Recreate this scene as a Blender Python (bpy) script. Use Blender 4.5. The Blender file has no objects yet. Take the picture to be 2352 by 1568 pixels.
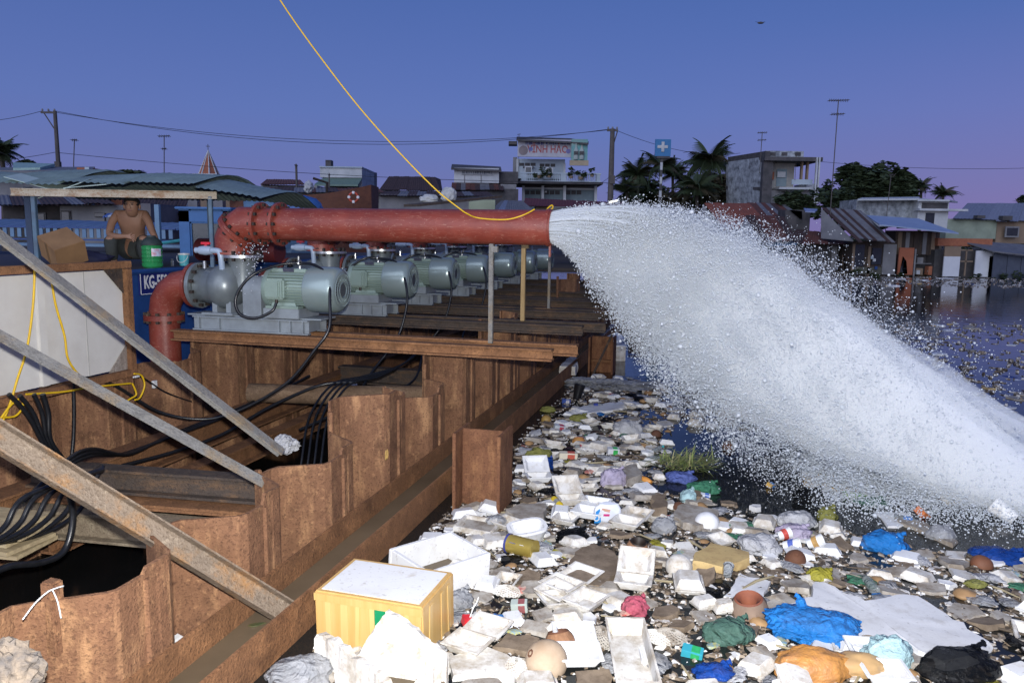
import bpy, bmesh, math, random
import numpy as np
from mathutils import Vector, Matrix, noise as mnoise
random.seed(7); np.random.seed(7)
SC = bpy.context.scene
COL = SC.collection
K = 1.3                       # all lengths below are in working units; one unit is 1.3 m
# ------------------------------------------------------------------ camera
H = 1.6; FPX = 1794.0
PITCH = math.atan((784 - 533) / FPX); ROLL = math.radians(0.82)
CF = Vector((0, math.cos(PITCH), -math.sin(PITCH))); _r0 = Vector((1, 0, 0)); _u0 = _r0.cross(CF)
CR = _r0 * math.cos(ROLL) + _u0 * math.sin(ROLL); CU = -_r0 * math.sin(ROLL) + _u0 * math.cos(ROLL)
CAM = Vector((0, 0, H))
cd = bpy.data.cameras.new("camera"); cam = bpy.data.objects.new("camera", cd); COL.objects.link(cam)
cd.sensor_width = 36; cd.sensor_fit = 'HORIZONTAL'; cd.lens = 36 * FPX / 2352
cd.clip_start = 0.05; cd.clip_end = 4000
M = Matrix((CR, CU, -CF)).transposed().to_4x4(); M.translation = CAM * K
cam.matrix_world = M
SC.camera = cam
# ------------------------------------------------------------------ sky, dusk glow, flash
w = bpy.data.worlds.new("World"); SC.world = w; w.use_nodes = True
nt = w.node_tree; nt.nodes.clear()
sky = nt.nodes.new('ShaderNodeTexSky'); sky.sky_type = 'NISHITA'; sky.sun_disc = False
sky.sun_elevation = math.radians(2.0); sky.sun_rotation = math.radians(200); sky.altitude = 0
sky.air_density = 1.0; sky.dust_density = 0.4; sky.ozone_density = 6.0
# the even twilight tint of the whole dome: bluer aloft, lavender low down
geo = nt.nodes.new('ShaderNodeTexCoord'); sep = nt.nodes.new('ShaderNodeSeparateXYZ')
nt.links.new(geo.outputs['Generated'], sep.inputs[0])
ramp = nt.nodes.new('ShaderNodeValToRGB'); nt.links.new(sep.outputs['Z'], ramp.inputs[0])
el = ramp.color_ramp.elements
el[0].position = 0.0; el[0].color = (0.148, 0.142, 0.355, 1)
el[1].position = 1.0; el[1].color = (0.030, 0.060, 0.200, 1)
e = el.new(0.04); e.color = (0.140, 0.145, 0.370, 1)
e = el.new(0.14); e.color = (0.108, 0.148, 0.385, 1)
e = el.new(0.28); e.color = (0.070, 0.116, 0.325, 1)
e = el.new(0.5); e.color = (0.040, 0.078, 0.255, 1)
rosy = nt.nodes.new('ShaderNodeMix'); rosy.data_type = 'RGBA'; rosy.inputs['B'].default_value = (0.235, 0.155, 0.385, 1)
mul = nt.nodes.new('ShaderNodeMath'); mul.operation = 'MULTIPLY'
az = nt.nodes.new('ShaderNodeMapRange'); az.inputs['From Min'].default_value = 0.15; az.inputs['From Max'].default_value = 0.75
az.inputs['To Max'].default_value = 0.75; nt.links.new(sep.outputs['X'], az.inputs['Value'])
lo = nt.nodes.new('ShaderNodeMapRange'); lo.inputs['From Min'].default_value = 0.24; lo.inputs['From Max'].default_value = 0.0
nt.links.new(sep.outputs['Z'], lo.inputs['Value'])
nt.links.new(az.outputs[0], mul.inputs[0]); nt.links.new(lo.outputs[0], mul.inputs[1]); nt.links.new(mul.outputs[0], rosy.inputs['Factor'])
nt.links.new(ramp.outputs[0], rosy.inputs['A'])
bg = nt.nodes.new('ShaderNodeBackground'); bg.inputs['Strength'].default_value = 0.05
bg2 = nt.nodes.new('ShaderNodeBackground'); bg2.inputs['Strength'].default_value = 1.06
add = nt.nodes.new('ShaderNodeAddShader'); wo = nt.nodes.new('ShaderNodeOutputWorld')
nt.links.new(sky.outputs[0], bg.inputs['Color']); nt.links.new(rosy.outputs['Result'], bg2.inputs['Color'])
nt.links.new(bg.outputs[0], add.inputs[0]); nt.links.new(bg2.outputs[0], add.inputs[1]); nt.links.new(add.outputs[0], wo.inputs['Surface'])
# last western glow behind the camera, very soft
sl = bpy.data.lights.new("sun", 'SUN'); sl.energy = 1.6; sl.angle = math.radians(60); sl.color = (0.82, 0.86, 1.0)
sun = bpy.data.objects.new("sun", sl); COL.objects.link(sun)
sun.rotation_euler = (math.radians(68), 0, math.radians(-20))
# the photographer's flash, just above the lens
fl = bpy.data.lights.new("camera_flash", 'POINT'); fl.energy = 1750; fl.shadow_soft_size = 0.035; fl.color = (1.0, 0.98, 0.955)
flash = bpy.data.objects.new("camera_flash", fl); COL.objects.link(flash); flash.location = (CAM + CU * 0.11 - CR * 0.0) * K
SC.view_settings.view_transform = 'Standard'; SC.view_settings.look = 'None'; SC.view_settings.gamma = 1
SC.view_settings.exposure = 0.0; SC.view_settings.use_curve_mapping = False
cy = SC.cycles
cy.max_bounces = 6; cy.diffuse_bounces = 2; cy.glossy_bounces = 3; cy.transmission_bounces = 4; cy.transparent_max_bounces = 16; cy.volume_bounces = 3
cy.sample_clamp_indirect = 4; cy.caustics_reflective = False; cy.caustics_refractive = False
# ------------------------------------------------------------------ geometry of the place
PHI = math.radians(14.7)
VA = Vector((math.sin(PHI), math.cos(PHI), 0)); VB = Vector((math.cos(PHI), -math.sin(PHI), 0))
def site(s, t, z=0.0): return VB * s + VA * t + Vector((0, 0, z))
def ray(u, v): return CF + CR * ((u - 1176) / FPX) - CU * ((v - 784) / FPX)
def onz(u, v, z=0.0):
    d = ray(u, v); return CAM + d * ((z - H) / d.z)
def atY(u, v, Y):
    d = ray(u, v); return CAM + d * (Y / d.y)
def ons(u, v, s):
    d = ray(u, v); k = (s - CAM.dot(VB)) / d.dot(VB); p = CAM + d * k; return Vector((p.dot(VB), p.dot(VA), p.z))
def ont(u, v, t):
    d = ray(u, v); k = (t - CAM.dot(VA)) / d.dot(VA); p = CAM + d * k; return Vector((p.dot(VB), p.dot(VA), p.z))
# ------------------------------------------------------------------ mesh builder
class MB:
    def __init__(s): s.v = []; s.f = []
    def add(s, vs, fs):
        n = len(s.v); s.v += [tuple(p) for p in vs]; s.f += [tuple(i + n for i in f) for f in fs]; return s
    def box(s, c, d, rot=None):
        x, y, z = d[0] / 2, d[1] / 2, d[2] / 2
        vs = [Vector(p) for p in ((-x, -y, -z), (x, -y, -z), (x, y, -z), (-x, y, -z), (-x, -y, z), (x, -y, z), (x, y, z), (-x, y, z))]
        if rot is not None: vs = [rot @ p for p in vs]
        c = Vector(c)
        return s.add([p + c for p in vs], [(0, 3, 2, 1), (4, 5, 6, 7), (0, 1, 5, 4), (1, 2, 6, 5), (2, 3, 7, 6), (3, 0, 4, 7)])
    def frustum(s, c, d0, d1, h, rot=None):
        vs = []
        for (dx, dy), z in ((d0, 0), (d1, h)):
            for sx, sy in ((-1, -1), (1, -1), (1, 1), (-1, 1)): vs.append(Vector((sx * dx / 2, sy * dy / 2, z)))
        if rot is not None: vs = [rot @ p for p in vs]
        c = Vector(c)
        return s.add([p + c for p in vs], [(0, 3, 2, 1), (4, 5, 6, 7), (0, 1, 5, 4), (1, 2, 6, 5), (2, 3, 7, 6), (3, 0, 4, 7)])
    def ring(s, rings, cap=True, closed=False):
        n = len(rings[0]); vs = [p for r in rings for p in r]; fs = []; m = len(rings)
        for i in range(m - (0 if closed else 1)):
            a = i * n; b = ((i + 1) % m) * n
            for j in range(n): k = (j + 1) % n; fs.append((a + j, a + k, b + k, b + j))
        if cap and not closed: fs.append(tuple(range(n - 1, -1, -1))); fs.append(tuple((m - 1) * n + j for j in range(n)))
        return s.add(vs, fs)
    def tube(s, path, r, n=10, cap=True):
        P = [Vector(p) for p in path]; rs = r if isinstance(r, (list, tuple)) else [r] * len(P)
        T = []
        for i in range(len(P)):
            d = P[min(i + 1, len(P) - 1)] - P[max(i - 1, 0)]; T.append(d.normalized() if d.length > 1e-9 else Vector((0, 0, 1)))
        up = Vector((0, 0, 1)) if abs(T[0].z) < 0.9 else Vector((1, 0, 0))
        N = T[0].cross(up).normalized(); rings = []
        for i in range(len(P)):
            N = (N - T[i] * N.dot(T[i])).normalized(); Bn = T[i].cross(N)
            rings.append([P[i] + (N * math.cos(a) + Bn * math.sin(a)) * rs[i] for a in [2 * math.pi * j / n for j in range(n)]])
        return s.ring(rings, cap)
    def lathe(s, prof, n=16, o=(0, 0, 0), axis='Z', cap=True):
        o = Vector(o); rings = []
        for r, h in prof:
            ring = []
            for j in range(n):
                a = 2 * math.pi * j / n; x, y = r * math.cos(a), r * math.sin(a)
                ring.append(o + (Vector((x, y, h)) if axis == 'Z' else Vector((h, x, y)) if axis == 'X' else Vector((y, h, x))))
            rings.append(ring)
        return s.ring(rings, cap)
    def prism(s, poly, z0, z1):
        n = len(poly); vs = [(p[0], p[1], z0) for p in poly] + [(p[0], p[1], z1) for p in poly]
        return s.add(vs, [tuple(range(n - 1, -1, -1)), tuple(range(n, 2 * n))] + [(i, (i + 1) % n, n + (i + 1) % n, n + i) for i in range(n)])
    def hsec(s, p0, p1, w, h, tf, tw, up=(0, 0, 1)):
        """H or I section from p0 to p1: flanges of width w, overall depth h along `up`."""
        p0 = Vector(p0); p1 = Vector(p1); d = (p1 - p0).normalized(); up = Vector(up); up = (up - d * up.dot(d)).normalized(); sd = d.cross(up)
        a, b = w / 2, h / 2; k = tw / 2
        poly = [(-a, -b), (a, -b), (a, -b + tf), (k, -b + tf), (k, b - tf), (a, b - tf), (a, b), (-a, b), (-a, b - tf), (-k, b - tf), (-k, -b + tf), (-a, -b + tf)]
        vs = [p + sd * x + up * y for p in (p0, p1) for x, y in poly]; n = 12
        fs = [(i, (i + 1) % n, n + (i + 1) % n, n + i) for i in range(n)]
        for o in (0, n):
            for q in ((0, 1, 2, 11), (11, 2, 3, 10), (10, 3, 4, 9), (9, 4, 5, 8), (8, 5, 6, 7)): fs.append(tuple(o + i for i in q))
        return s.add(vs, fs)
    def angle(s, p0, p1, w, h, t, up=(0, 0, 1)):
        p0 = Vector(p0); p1 = Vector(p1); d = (p1 - p0).normalized(); up = Vector(up); up = (up - d * up.dot(d)).normalized(); sd = d.cross(up)
        poly = [(0, 0), (w, 0), (w, -t), (t, -t), (t, -h), (0, -h)]
        vs = [p + sd * x + up * y for p in (p0, p1) for x, y in poly]; n = 6
        fs = [(i, (i + 1) % n, n + (i + 1) % n, n + i) for i in range(n)]
        for o in (0, n): fs += [(o, o + 1, o + 2, o + 3), (o, o + 3, o + 4, o + 5)]
        return s.add(vs, fs)
    def channel(s, p0, p1, w, h, t, up=(0, 0, 1)):
        p0 = Vector(p0); p1 = Vector(p1); d = (p1 - p0).normalized(); up = Vector(up); up = (up - d * up.dot(d)).normalized(); sd = d.cross(up)
        poly = [(-w / 2, 0), (w / 2, 0), (w / 2, h), (w / 2 - t, h), (w / 2 - t, t), (-w / 2 + t, t), (-w / 2 + t, h), (-w / 2, h)]
        vs = [p + sd * x + up * y for p in (p0, p1) for x, y in poly]; n = 8
        fs = [(i, (i + 1) % n, n + (i + 1) % n, n + i) for i in range(n)]
        for o in (0, n): fs += [(o, o + 1, o + 4, o + 5), (o + 1, o + 2, o + 3, o + 4), (o + 5, o + 6, o + 7, o)]
        return s.add(vs, fs)
    def mesh(s, name, smooth=None, bevel=0):
        me = bpy.data.meshes.new(name); me.from_pydata([(a * K, b * K, c * K) for a, b, c in s.v], [], s.f); me.validate()
        bm = bmesh.new(); bm.from_mesh(me); bmesh.ops.recalc_face_normals(bm, faces=bm.faces)
        if bevel: 
            es = [e for e in bm.edges if len(e.link_faces) == 2 and e.calc_face_angle(0) > 0.6]
            bmesh.ops.bevel(bm, geom=es, offset=bevel * K, segments=2, affect='EDGES', clamp_overlap=True)
        bm.to_mesh(me); bm.free()
        if smooth is not None:
            me.polygons.foreach_set('use_smooth', [True] * len(me.polygons))
            try: me.set_sharp_from_angle(angle=math.radians(smooth))
            except Exception: pass
        return me
    def obj(s, name, mat, parent=None, loc=(0, 0, 0), rz=0.0, smooth=None, bevel=0):
        return mkobj(name, s.mesh(name, smooth, bevel), mat, parent, loc, rz)
def mkobj(name, me, mat, parent=None, loc=(0, 0, 0), rz=0.0):
    o = bpy.data.objects.new(name, me); COL.objects.link(o)
    if mat is not None:
        if not me.materials: me.materials.append(mat)
        elif me.materials[0] is not mat:
            o.material_slots[0].link = 'OBJECT'; o.material_slots[0].material = mat
    o.location = Vector(loc) * K; o.rotation_euler = (0, 0, rz) if not isinstance(rz, (tuple, list)) else rz
    o.parent = parent
    return o
def empty(name, loc=(0, 0, 0), rz=0.0):
    o = bpy.data.objects.new(name, None); COL.objects.link(o); o.location = Vector(loc) * K
    o.rotation_euler = (0, 0, rz) if not isinstance(rz, (tuple, list)) else rz
    o.empty_display_size = 0.1; return o
def tag(o, label=None, cat=None, group=None, kind=None):
    if label: o['label'] = label
    if cat: o['category'] = cat
    if group: o['group'] = group
    if kind: o['kind'] = kind
    return o
def thing(name, label, cat, loc=(0, 0, 0), rz=0.0, group=None): return tag(empty(name, loc, rz), label, cat, group)
KIDS = {}
def copy_tree(o, parent=None):
    c = o.copy(); COL.objects.link(c); c.parent = parent
    for ch in o.children: copy_tree(ch, c)
    return c
def sitething(name, label, cat, s, t, z=0, group=None): return thing(name, label, cat, site(s, t, z), -PHI, group)
def smoothpath(pts, n=8):
    P = [Vector(p) for p in pts]; out = []
    for i in range(len(P) - 1):
        a = P[max(i - 1, 0)]; b = P[i]; c = P[i + 1]; d = P[min(i + 2, len(P) - 1)]
        for j in range(n):
            x = j / n; out.append(0.5 * ((2 * b) + (c - a) * x + (2 * a - 5 * b + 4 * c - d) * x * x + (3 * b - a - 3 * c + d) * x ** 3))
    out.append(P[-1]); return out
# ------------------------------------------------------------------ materials
MATS = {}
def newmat(name):
    m = bpy.data.materials.new(name); m.use_nodes = True; n = m.node_tree; n.nodes.clear()
    out = n.nodes.new('ShaderNodeOutputMaterial'); b = n.nodes.new('ShaderNodeBsdfPrincipled'); n.links.new(b.outputs[0], out.inputs[0])
    return m, n, b
def c4(c): return (c[0], c[1], c[2], 1)
def coords(n, scale=(1, 1, 1), rnd=True):
    tc = n.nodes.new('ShaderNodeTexCoord'); mp = n.nodes.new('ShaderNodeMapping'); mp.inputs['Scale'].default_value = scale
    n.links.new(tc.outputs['Object'], mp.inputs[0])
    if rnd:
        oi = n.nodes.new('ShaderNodeObjectInfo'); ml = n.nodes.new('ShaderNodeMath'); ml.operation = 'MULTIPLY'; ml.inputs[1].default_value = 37.0
        n.links.new(oi.outputs['Random'], ml.inputs[0]); n.links.new(ml.outputs[0], mp.inputs['Location'])
    return mp.outputs[0]
def noise(n, vec, scale, detail=4, rough=0.6, dist=0.0):
    x = n.nodes.new('ShaderNodeTexNoise'); x.inputs['Scale'].default_value = scale; x.inputs['Detail'].default_value = detail
    x.inputs['Roughness'].default_value = rough; x.inputs['Distortion'].default_value = dist; n.links.new(vec, x.inputs['Vector']); return x.outputs['Fac']
def rampn(n, fac, stops):
    r = n.nodes.new('ShaderNodeValToRGB'); n.links.new(fac, r.inputs[0]); el = r.color_ramp.elements
    el[0].position, el[0].color = stops[0][0], c4(stops[0][1]); el[1].position, el[1].color = stops[-1][0], c4(stops[-1][1])
    for p, c in stops[1:-1]: q = el.new(p); q.color = c4(c)
    return r.outputs[0]
def mixc(n, fac, a, b):
    m = n.nodes.new('ShaderNodeMix'); m.data_type = 'RGBA'
    for s, x in (('Factor', fac), ('A', a), ('B', b)):
        if isinstance(x, (int, float)): m.inputs[s].default_value = x
        elif isinstance(x, tuple): m.inputs[s].default_value = c4(x)
        else: n.links.new(x, m.inputs[s])
    return m.outputs['Result']
def bump(n, b, fac, strength=0.3, dist=0.01):
    x = n.nodes.new('ShaderNodeBump'); x.inputs['Strength'].default_value = strength; x.inputs['Distance'].default_value = dist
    n.links.new(fac, x.inputs['Height']); n.links.new(x.outputs[0], b.inputs['Normal'])
def pm(name, c1, c2=None, scale=6, rough=0.6, metal=0.0, bmp=0.15, bscale=40, stretch=(1, 1, 1), spec=0.5, lohi=(0.35, 0.7), bdist=0.006):
    if name in MATS: return MATS[name]
    m, n, b = newmat(name); v = coords(n, stretch)
    c2 = c2 or tuple(x * 0.7 for x in c1)
    f = noise(n, v, scale, 5, 0.65)
    n.links.new(rampn(n, f, [(lohi[0], c1), (lohi[1], c2)]), b.inputs['Base Color'])
    b.inputs['Roughness'].default_value = rough; b.inputs['Metallic'].default_value = metal; b.inputs['Specular IOR Level'].default_value = spec
    if bmp: bump(n, b, noise(n, v, bscale, 4), bmp, bdist)
    MATS[name] = m; return m
def rust(name, dark, mid, light, stretch=(9, 9, 1.2), tint=None, rough=0.85):
    m, n, b = newmat(name); v = coords(n, stretch); v2 = coords(n, (1, 1, 1))
    f1 = noise(n, v2, 2.6, 9, 0.72, 0.3); f2 = noise(n, v2, 7, 6, 0.7); f3 = noise(n, v, 2.2, 6, 0.65); f4 = noise(n, v2, 70, 3, 0.65); f5 = noise(n, v2, 22, 5, 0.7)
    c = rampn(n, f1, [(0.28, dark), (0.46, mid), (0.60, tuple(x * .86 for x in mid)), (0.74, light)])
    c = mixc(n, rampn(n, f3, [(0.50, (0, 0, 0)), (0.66, (0.75, 0.75, 0.75))]), c, tint or light)
    c = mixc(n, rampn(n, f2, [(0.50, (0, 0, 0)), (0.70, (0.7, 0.7, 0.7))]), c, tuple(x * 0.55 for x in mid))
    c = mixc(n, rampn(n, f5, [(0.57, (0, 0, 0)), (0.70, (0.5, 0.5, 0.5))]), c, tuple(min(1, x * 1.1) for x in light))
    c = mixc(n, rampn(n, f4, [(0.54, (0, 0, 0)), (0.64, (0.6, 0.6, 0.6))]), c, dark)
    n.links.new(c, b.inputs['Base Color']); b.inputs['Roughness'].default_value = rough; b.inputs['Specular IOR Level'].default_value = 0.25
    mx = n.nodes.new('ShaderNodeMath'); mx.operation = 'ADD'; n.links.new(f5, mx.inputs[0]); n.links.new(f4, mx.inputs[1])
    bump(n, b, mx.outputs[0], 0.6, 0.014)
    MATS[name] = m; return m
RUST = rust('rusted_steel', (0.065, 0.032, 0.020), (0.215, 0.108, 0.059), (0.42, 0.235, 0.118), stretch=(5, 5, 1.3))
RUSTB = rust('rusted_beam', (0.075, 0.038, 0.022), (0.22, 0.108, 0.052), (0.37, 0.185, 0.085), stretch=(2, 2, 2))
RUSTD = rust('dark_beam_steel', (0.030, 0.025, 0.025), (0.075, 0.058, 0.048), (0.17, 0.10, 0.055), stretch=(1.2, 4, 4))
GREYST = rust('grey_angle_steel', (0.115, 0.11, 0.10), (0.20, 0.195, 0.185), (0.27, 0.25, 0.21), stretch=(2.0, 2.0, 2.0), tint=(0.26, 0.18, 0.09), rough=0.55)
def redpaint():
    m, n, b = newmat('red_oxide_paint'); v = coords(n, (1, 1, 1)); 
    f = noise(n, v, 3, 6, 0.65); c = rampn(n, f, [(0.3, (0.150, 0.027, 0.020)), (0.60, (0.225, 0.046, 0.029)), (0.8, (0.26, 0.080, 0.058))])
    vs = coords(n, (1.3, 7, 7)); f2 = noise(n, vs, 2.4, 2, 0.4, 2.5)
    c = mixc(n, rampn(n, f2, [(0.488, (0, 0, 0)), (0.495, (0.75, 0.75, 0.75)), (0.499, (0.75, 0.75, 0.75)), (0.506, (0, 0, 0))]), c, (0.42, 0.22, 0.16))
    f3 = noise(n, v, 1.4, 6, 0.7); c = mixc(n, rampn(n, f3, [(0.62, (0, 0, 0)), (0.74, (0.5, 0.5, 0.5))]), c, (0.30, 0.13, 0.11))
    n.links.new(c, b.inputs['Base Color']); b.inputs['Roughness'].default_value = 0.42; bump(n, b, noise(n, v, 30, 4), 0.12, 0.006); return m
REDP = redpaint()
PUMPG = pm('grey_pump_enamel', (0.20, 0.23, 0.24), (0.13, 0.15, 0.16), 4, 0.34, 0.25, 0.1)
MOTG = pm('pale_green_motor_enamel', (0.25, 0.33, 0.29), (0.20, 0.27, 0.24), 3, 0.33, 0.15, 0.06)
MOTF = pm('fan_cover_enamel', (0.29, 0.36, 0.355), (0.25, 0.32, 0.315), 3, 0.27, 0.35, 0.04)
BASEG = pm('grey_blue_base_paint', (0.26, 0.30, 0.33), (0.18, 0.20, 0.22), 5, 0.45, 0.1, 0.12)
DARK = pm('dark_bolt_steel', (0.03, 0.027, 0.025), (0.06, 0.04, 0.03), 20, 0.6, 0.5)
BRIGHT = pm('bright_flange_steel', (0.55, 0.57, 0.58), (0.40, 0.42, 0.43), 10, 0.3, 0.8)
BLACKC = pm('black_cable_rubber', (0.008, 0.009, 0.011), (0.014, 0.015, 0.018), 20, 0.32, 0, 0.05)
YELLOW = pm('yellow_cord_plastic', (0.72, 0.46, 0.01), (0.60, 0.37, 0.01), 20, 0.5)
WHITEP = pm('white_plastic', (0.75, 0.77, 0.78), (0.62, 0.63, 0.63), 5, 0.4)
BLUEPVC = pm('blue_grey_pvc', (0.34, 0.42, 0.52), (0.27, 0.34, 0.44), 5, 0.3)
REDHAND = pm('red_valve_handle', (0.62, 0.03, 0.05), (0.5, 0.02, 0.04), 5, 0.35)
# ================================================================== SETTING
def watermat(name, base, rough, bs, bd):
    m, n, b = newmat(name); v = coords(n, (1, 1, 1), False)
    f = noise(n, v, 0.8, 5, 0.6); n.links.new(rampn(n, f, [(0.35, base), (0.7, tuple(x * 1.7 for x in base))]), b.inputs['Base Color'])
    b.inputs['Roughness'].default_value = rough; b.inputs['IOR'].default_value = 1.33
    bump(n, b, noise(n, v, bs, 3, 0.5), 0.25, bd); return m
WATER = watermat('dark_canal_water', (0.010, 0.011, 0.011), 0.06, 3.0, 0.02)
PITW = watermat('dark_pit_water', (0.006, 0.006, 0.006), 0.10, 2.0, 0.01)
MUD = watermat('brown_muddy_water', (0.10, 0.075, 0.048), 0.25, 6.0, 0.004)
q = MB(); L0, L1, T0, T1 = -90, 90, -25, 60
hs0, hs1, ht0, ht1 = -3.9, -1.9, -3, 14.0
for (s0, s1, t0, t1) in ((L0, hs0, T0, T1), (hs1, L1, T0, T1), (hs0, hs1, T0, ht0), (hs0, hs1, ht1, T1)):
    q.add([(s0, t0, 0), (s1, t0, 0), (s1, t1, 0), (s0, t1, 0)], [(0, 1, 2, 3)])
tag(q.obj('canal_water', WATER, None, (0, 0, 0), -PHI), kind='structure')
q = MB().add([(hs0 - .1, ht0, 0), (hs1 + .12, ht0, 0), (hs1 + .12, ht1, 0), (hs0 - .1, ht1, 0)], [(0, 1, 2, 3)])
tag(q.obj('pit_water', PITW, None, (0, 0, -0.32), -PHI), kind='structure')
EARTH = pm('dark_bank_earth', (0.055, 0.042, 0.030), (0.09, 0.07, 0.05), 0.6, 0.95, 0, 0.4, 6)
q = MB(); n = 60
top = []; 
for i in range(n + 1):
    x = -900 + 1800 * (i / n); top.append((x, 0))
xs = [-900] + [-60 + 2 * i for i in range(61)] + [900]
vs = []; fs = []
for x in xs:
    j = 0.5 * mnoise.noise(Vector((x * 0.21, 3, 0)))
    vs += [(x, 33.3 + j, -0.4), (x, 33.6 + j, 0.10), (x, 36, 0.22), (x, 1500, 0.22)]
for i in range(len(xs) - 1):
    for k in range(3): a = i * 4 + k; fs.append((a, a + 4, a + 5, a + 1))
tag(q.add(vs, fs).obj('ground', EARTH), kind='structure')

# ================================================================== COFFERDAM WALLS
def pile_mesh(s_out, s_in, top, bottom=-1.0, seed=0, per=0.71, face=1):
    rnd = random.Random(seed)
    step = rnd.choice((-1, 1)) * rnd.uniform(0.02, 0.06); pr = [(s_in, 0.0), (s_in, 0.13), (s_out, 0.27), (s_out, 0.405), (s_out, 0.425), (s_out, 0.55), (s_in, 0.69), (s_in, per)]
    # rounded corners
    pts = []
    for i in range(len(pr)):
        if 0 < i < len(pr) - 1 and i not in (3, 4):
            a = Vector(pr[i]); p = (Vector(pr[i - 1]) - a).normalized() * 0.022 + a; q2 = (Vector(pr[i + 1]) - a).normalized() * 0.022 + a
            pts += [p, q2]
        else: pts.append(Vector(pr[i]))
    th = 0.014; off = []
    for i, p in enumerate(pts):
        d = (pts[min(i + 1, len(pts) - 1)] - pts[max(i - 1, 0)]).normalized(); nrm = Vector((-d.y, d.x)); off.append(p + nrm * th)
    m = MB(); N = len(pts); vs = []
    slope = rnd.uniform(-0.012, 0.012)
    for i in range(N):
        z = top + (step if pts[i].y < .415 else 0) + slope * (pts[i].y / per - .5) + rnd.uniform(-0.004, 0.004)
        vs += [(pts[i].x, pts[i].y, bottom), (off[i].x, off[i].y, bottom), (pts[i].x, pts[i].y, z), (off[i].x, off[i].y, z + rnd.uniform(-.002, .002))]
    fs = []
    for i in range(N - 1):
        a, b = i * 4, i * 4 + 4
        fs += [(a, b, b + 2, a + 2), (a + 1, a + 3, b + 3, b + 1), (a + 2, b + 2, b + 3, a + 3)]
    fs += [(0, 2, 3, 1), ((N - 1) * 4, (N - 1) * 4 + 1, (N - 1) * 4 + 3, (N - 1) * 4 + 2)]
    m.add(vs, fs)
    # interlock beads at the joint
    m.tube([(s_in, 0.0, bottom), (s_in, 0.0, top - 0.01)], 0.017, 6)
    m.tube([(s_out, 0.415, bottom), (s_out, 0.415, top + min(step, 0) - 0.012)], 0.014, 6); m.tube([(s_out - .006, 0.47, bottom), (s_out - .006, 0.47, top - 0.02)], 0.009, 5)
    return m
fw = thing('sheet_pile_wall', 'front row of rusty interlocking sheet piles with stepped tops beside the water-filled beam', 'sheet wall', (0, 0, 0), -PHI)
tops = [0.58, 0.55, 0.475, 0.495, 0.50, 0.62, 0.55, 0.66, 0.67, 0.60, 0.62, 0.60, 0.66, 0.64, 0.66, 0.70, 0.66]
for i, tp in enumerate(tops):
    pile_mesh(-1.80, -2.02, tp, seed=i).obj('sheet_pile', RUST, fw, (0, 0.25 + 0.71 * i, 0), smooth=25)
# short double pile tips standing a little proud and two tall piles
MB().frustum((0, 0, -0.2), (0.055, 0.05), (0.05, 0.045), 0.24).obj('pile_tip', RUST, fw, (-1.955, 1.86, 0.47), bevel=0.006)
for (t, z) in ((6.75, 0.86), (10.1, 1.06), (12.2, 1.0)):
    pile_mesh(-1.52, -1.72, z, seed=int(t * 10), per=0.62).obj('sheet_pile', RUST, fw, (-0.26, t - .3, 0), smooth=25)
bw = thing('sheet_pile_wall', 'back row of rusty sheet piles between the pit and the blue barge', 'sheet wall', (0, 0, 0), -PHI)
rb = random.Random(3)
for i in range(17):
    tz = 0.655 + rb.uniform(-0.03, 0.04)
    if i == 5: tz = 0.76
    pile_mesh(-3.78, -3.98, tz, seed=50 + i).obj('sheet_pile', RUST, bw, (0, 1.7 + 0.71 * i, 0), smooth=25)
ew = thing('sheet_pile_wall', 'short row of sheet piles closing the far end of the pit', 'sheet wall', site(-1.9, 13.6), math.pi / 2 - PHI)
for i in range(3): pile_mesh(0.1, -0.1, 0.7, seed=90 + i).obj('sheet_pile', RUST, ew, (0, 0.71 * i, 0), smooth=25)

# waler: H beam lying on its side, its trough full of muddy water
wl = thing('waler_beam', 'long rusty H beam lying along the sheet piles with muddy water in its trough', 'steel beam', (0, 0, 0), -PHI)
m = MB()
for (a, b) in ((0.3, 4.9), (4.902, 13.4)): m.hsec((-1.655, a, 0.01), (-1.655, b, 0.01), 0.30, 0.25, 0.016, 0.014, up=(1, 0, 0))
m.obj('beam', RUSTB, wl, bevel=0.003)
mw = MB().add([(-1.763, .3, .048), (-1.547, .3, .048), (-1.547, 13.4, .048), (-1.763, 13.4, .048)], [(0, 1, 2, 3)]).obj('trough_water', MUD, wl)
for i, (t, s) in enumerate(((2.1, -1.64), (2.55, -1.70), (3.0, -1.6))):
    MB().prism([(0.03 * math.cos(a) * (1 + .4 * math.sin(3 * a + i)), 0.012 * math.sin(a)) for a in [k * .7 for k in range(9)]], 0, 0.004).obj('leaf', pm('wet_leaf', (0.05, 0.07, 0.03), (0.10, 0.08, 0.03), 9, 0.5), wl, (s, t, .05), 0.7 * i)
RB2 = rust('rusted_post', (0.070, 0.030, 0.017), (0.185, 0.084, 0.044), (0.30, 0.15, 0.07), stretch=(5, 5, 1.4))
for k, (s, t, z, lab) in enumerate(((-1.28, 4.25, 0.46, 'rusty H section post standing in the rubbish beside the trough beam'), (-1.26, 8.95, 0.42, 'farther rusty H section post where the jet spray falls'), (-1.26, 13.2, 0.45, 'rusty H section post at the far end of the trough beam'))):
    p = sitething('steel_post', lab, 'post', s, t)
    MB().hsec((0, 0, -1), (0, 0, z), 0.28, 0.285, 0.020, 0.014, up=(1, 0, 0)).obj('shaft', RB2, p, bevel=0.003)
    MB().box((0, -0.03, z - 0.28 if k else -0.02), (0.24, 0.05, 0.02)).obj('bracket', RUSTB, p)
tag(MB().tube([(0, 0, 0), (0.26, 0.12, 0.62)], 0.014, 6).obj('steel_rod', RUSTD, None, site(-1.38, 8.7, -0.12), -PHI), 'thin dark rod leaning on the farther steel post', 'rod')
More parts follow.
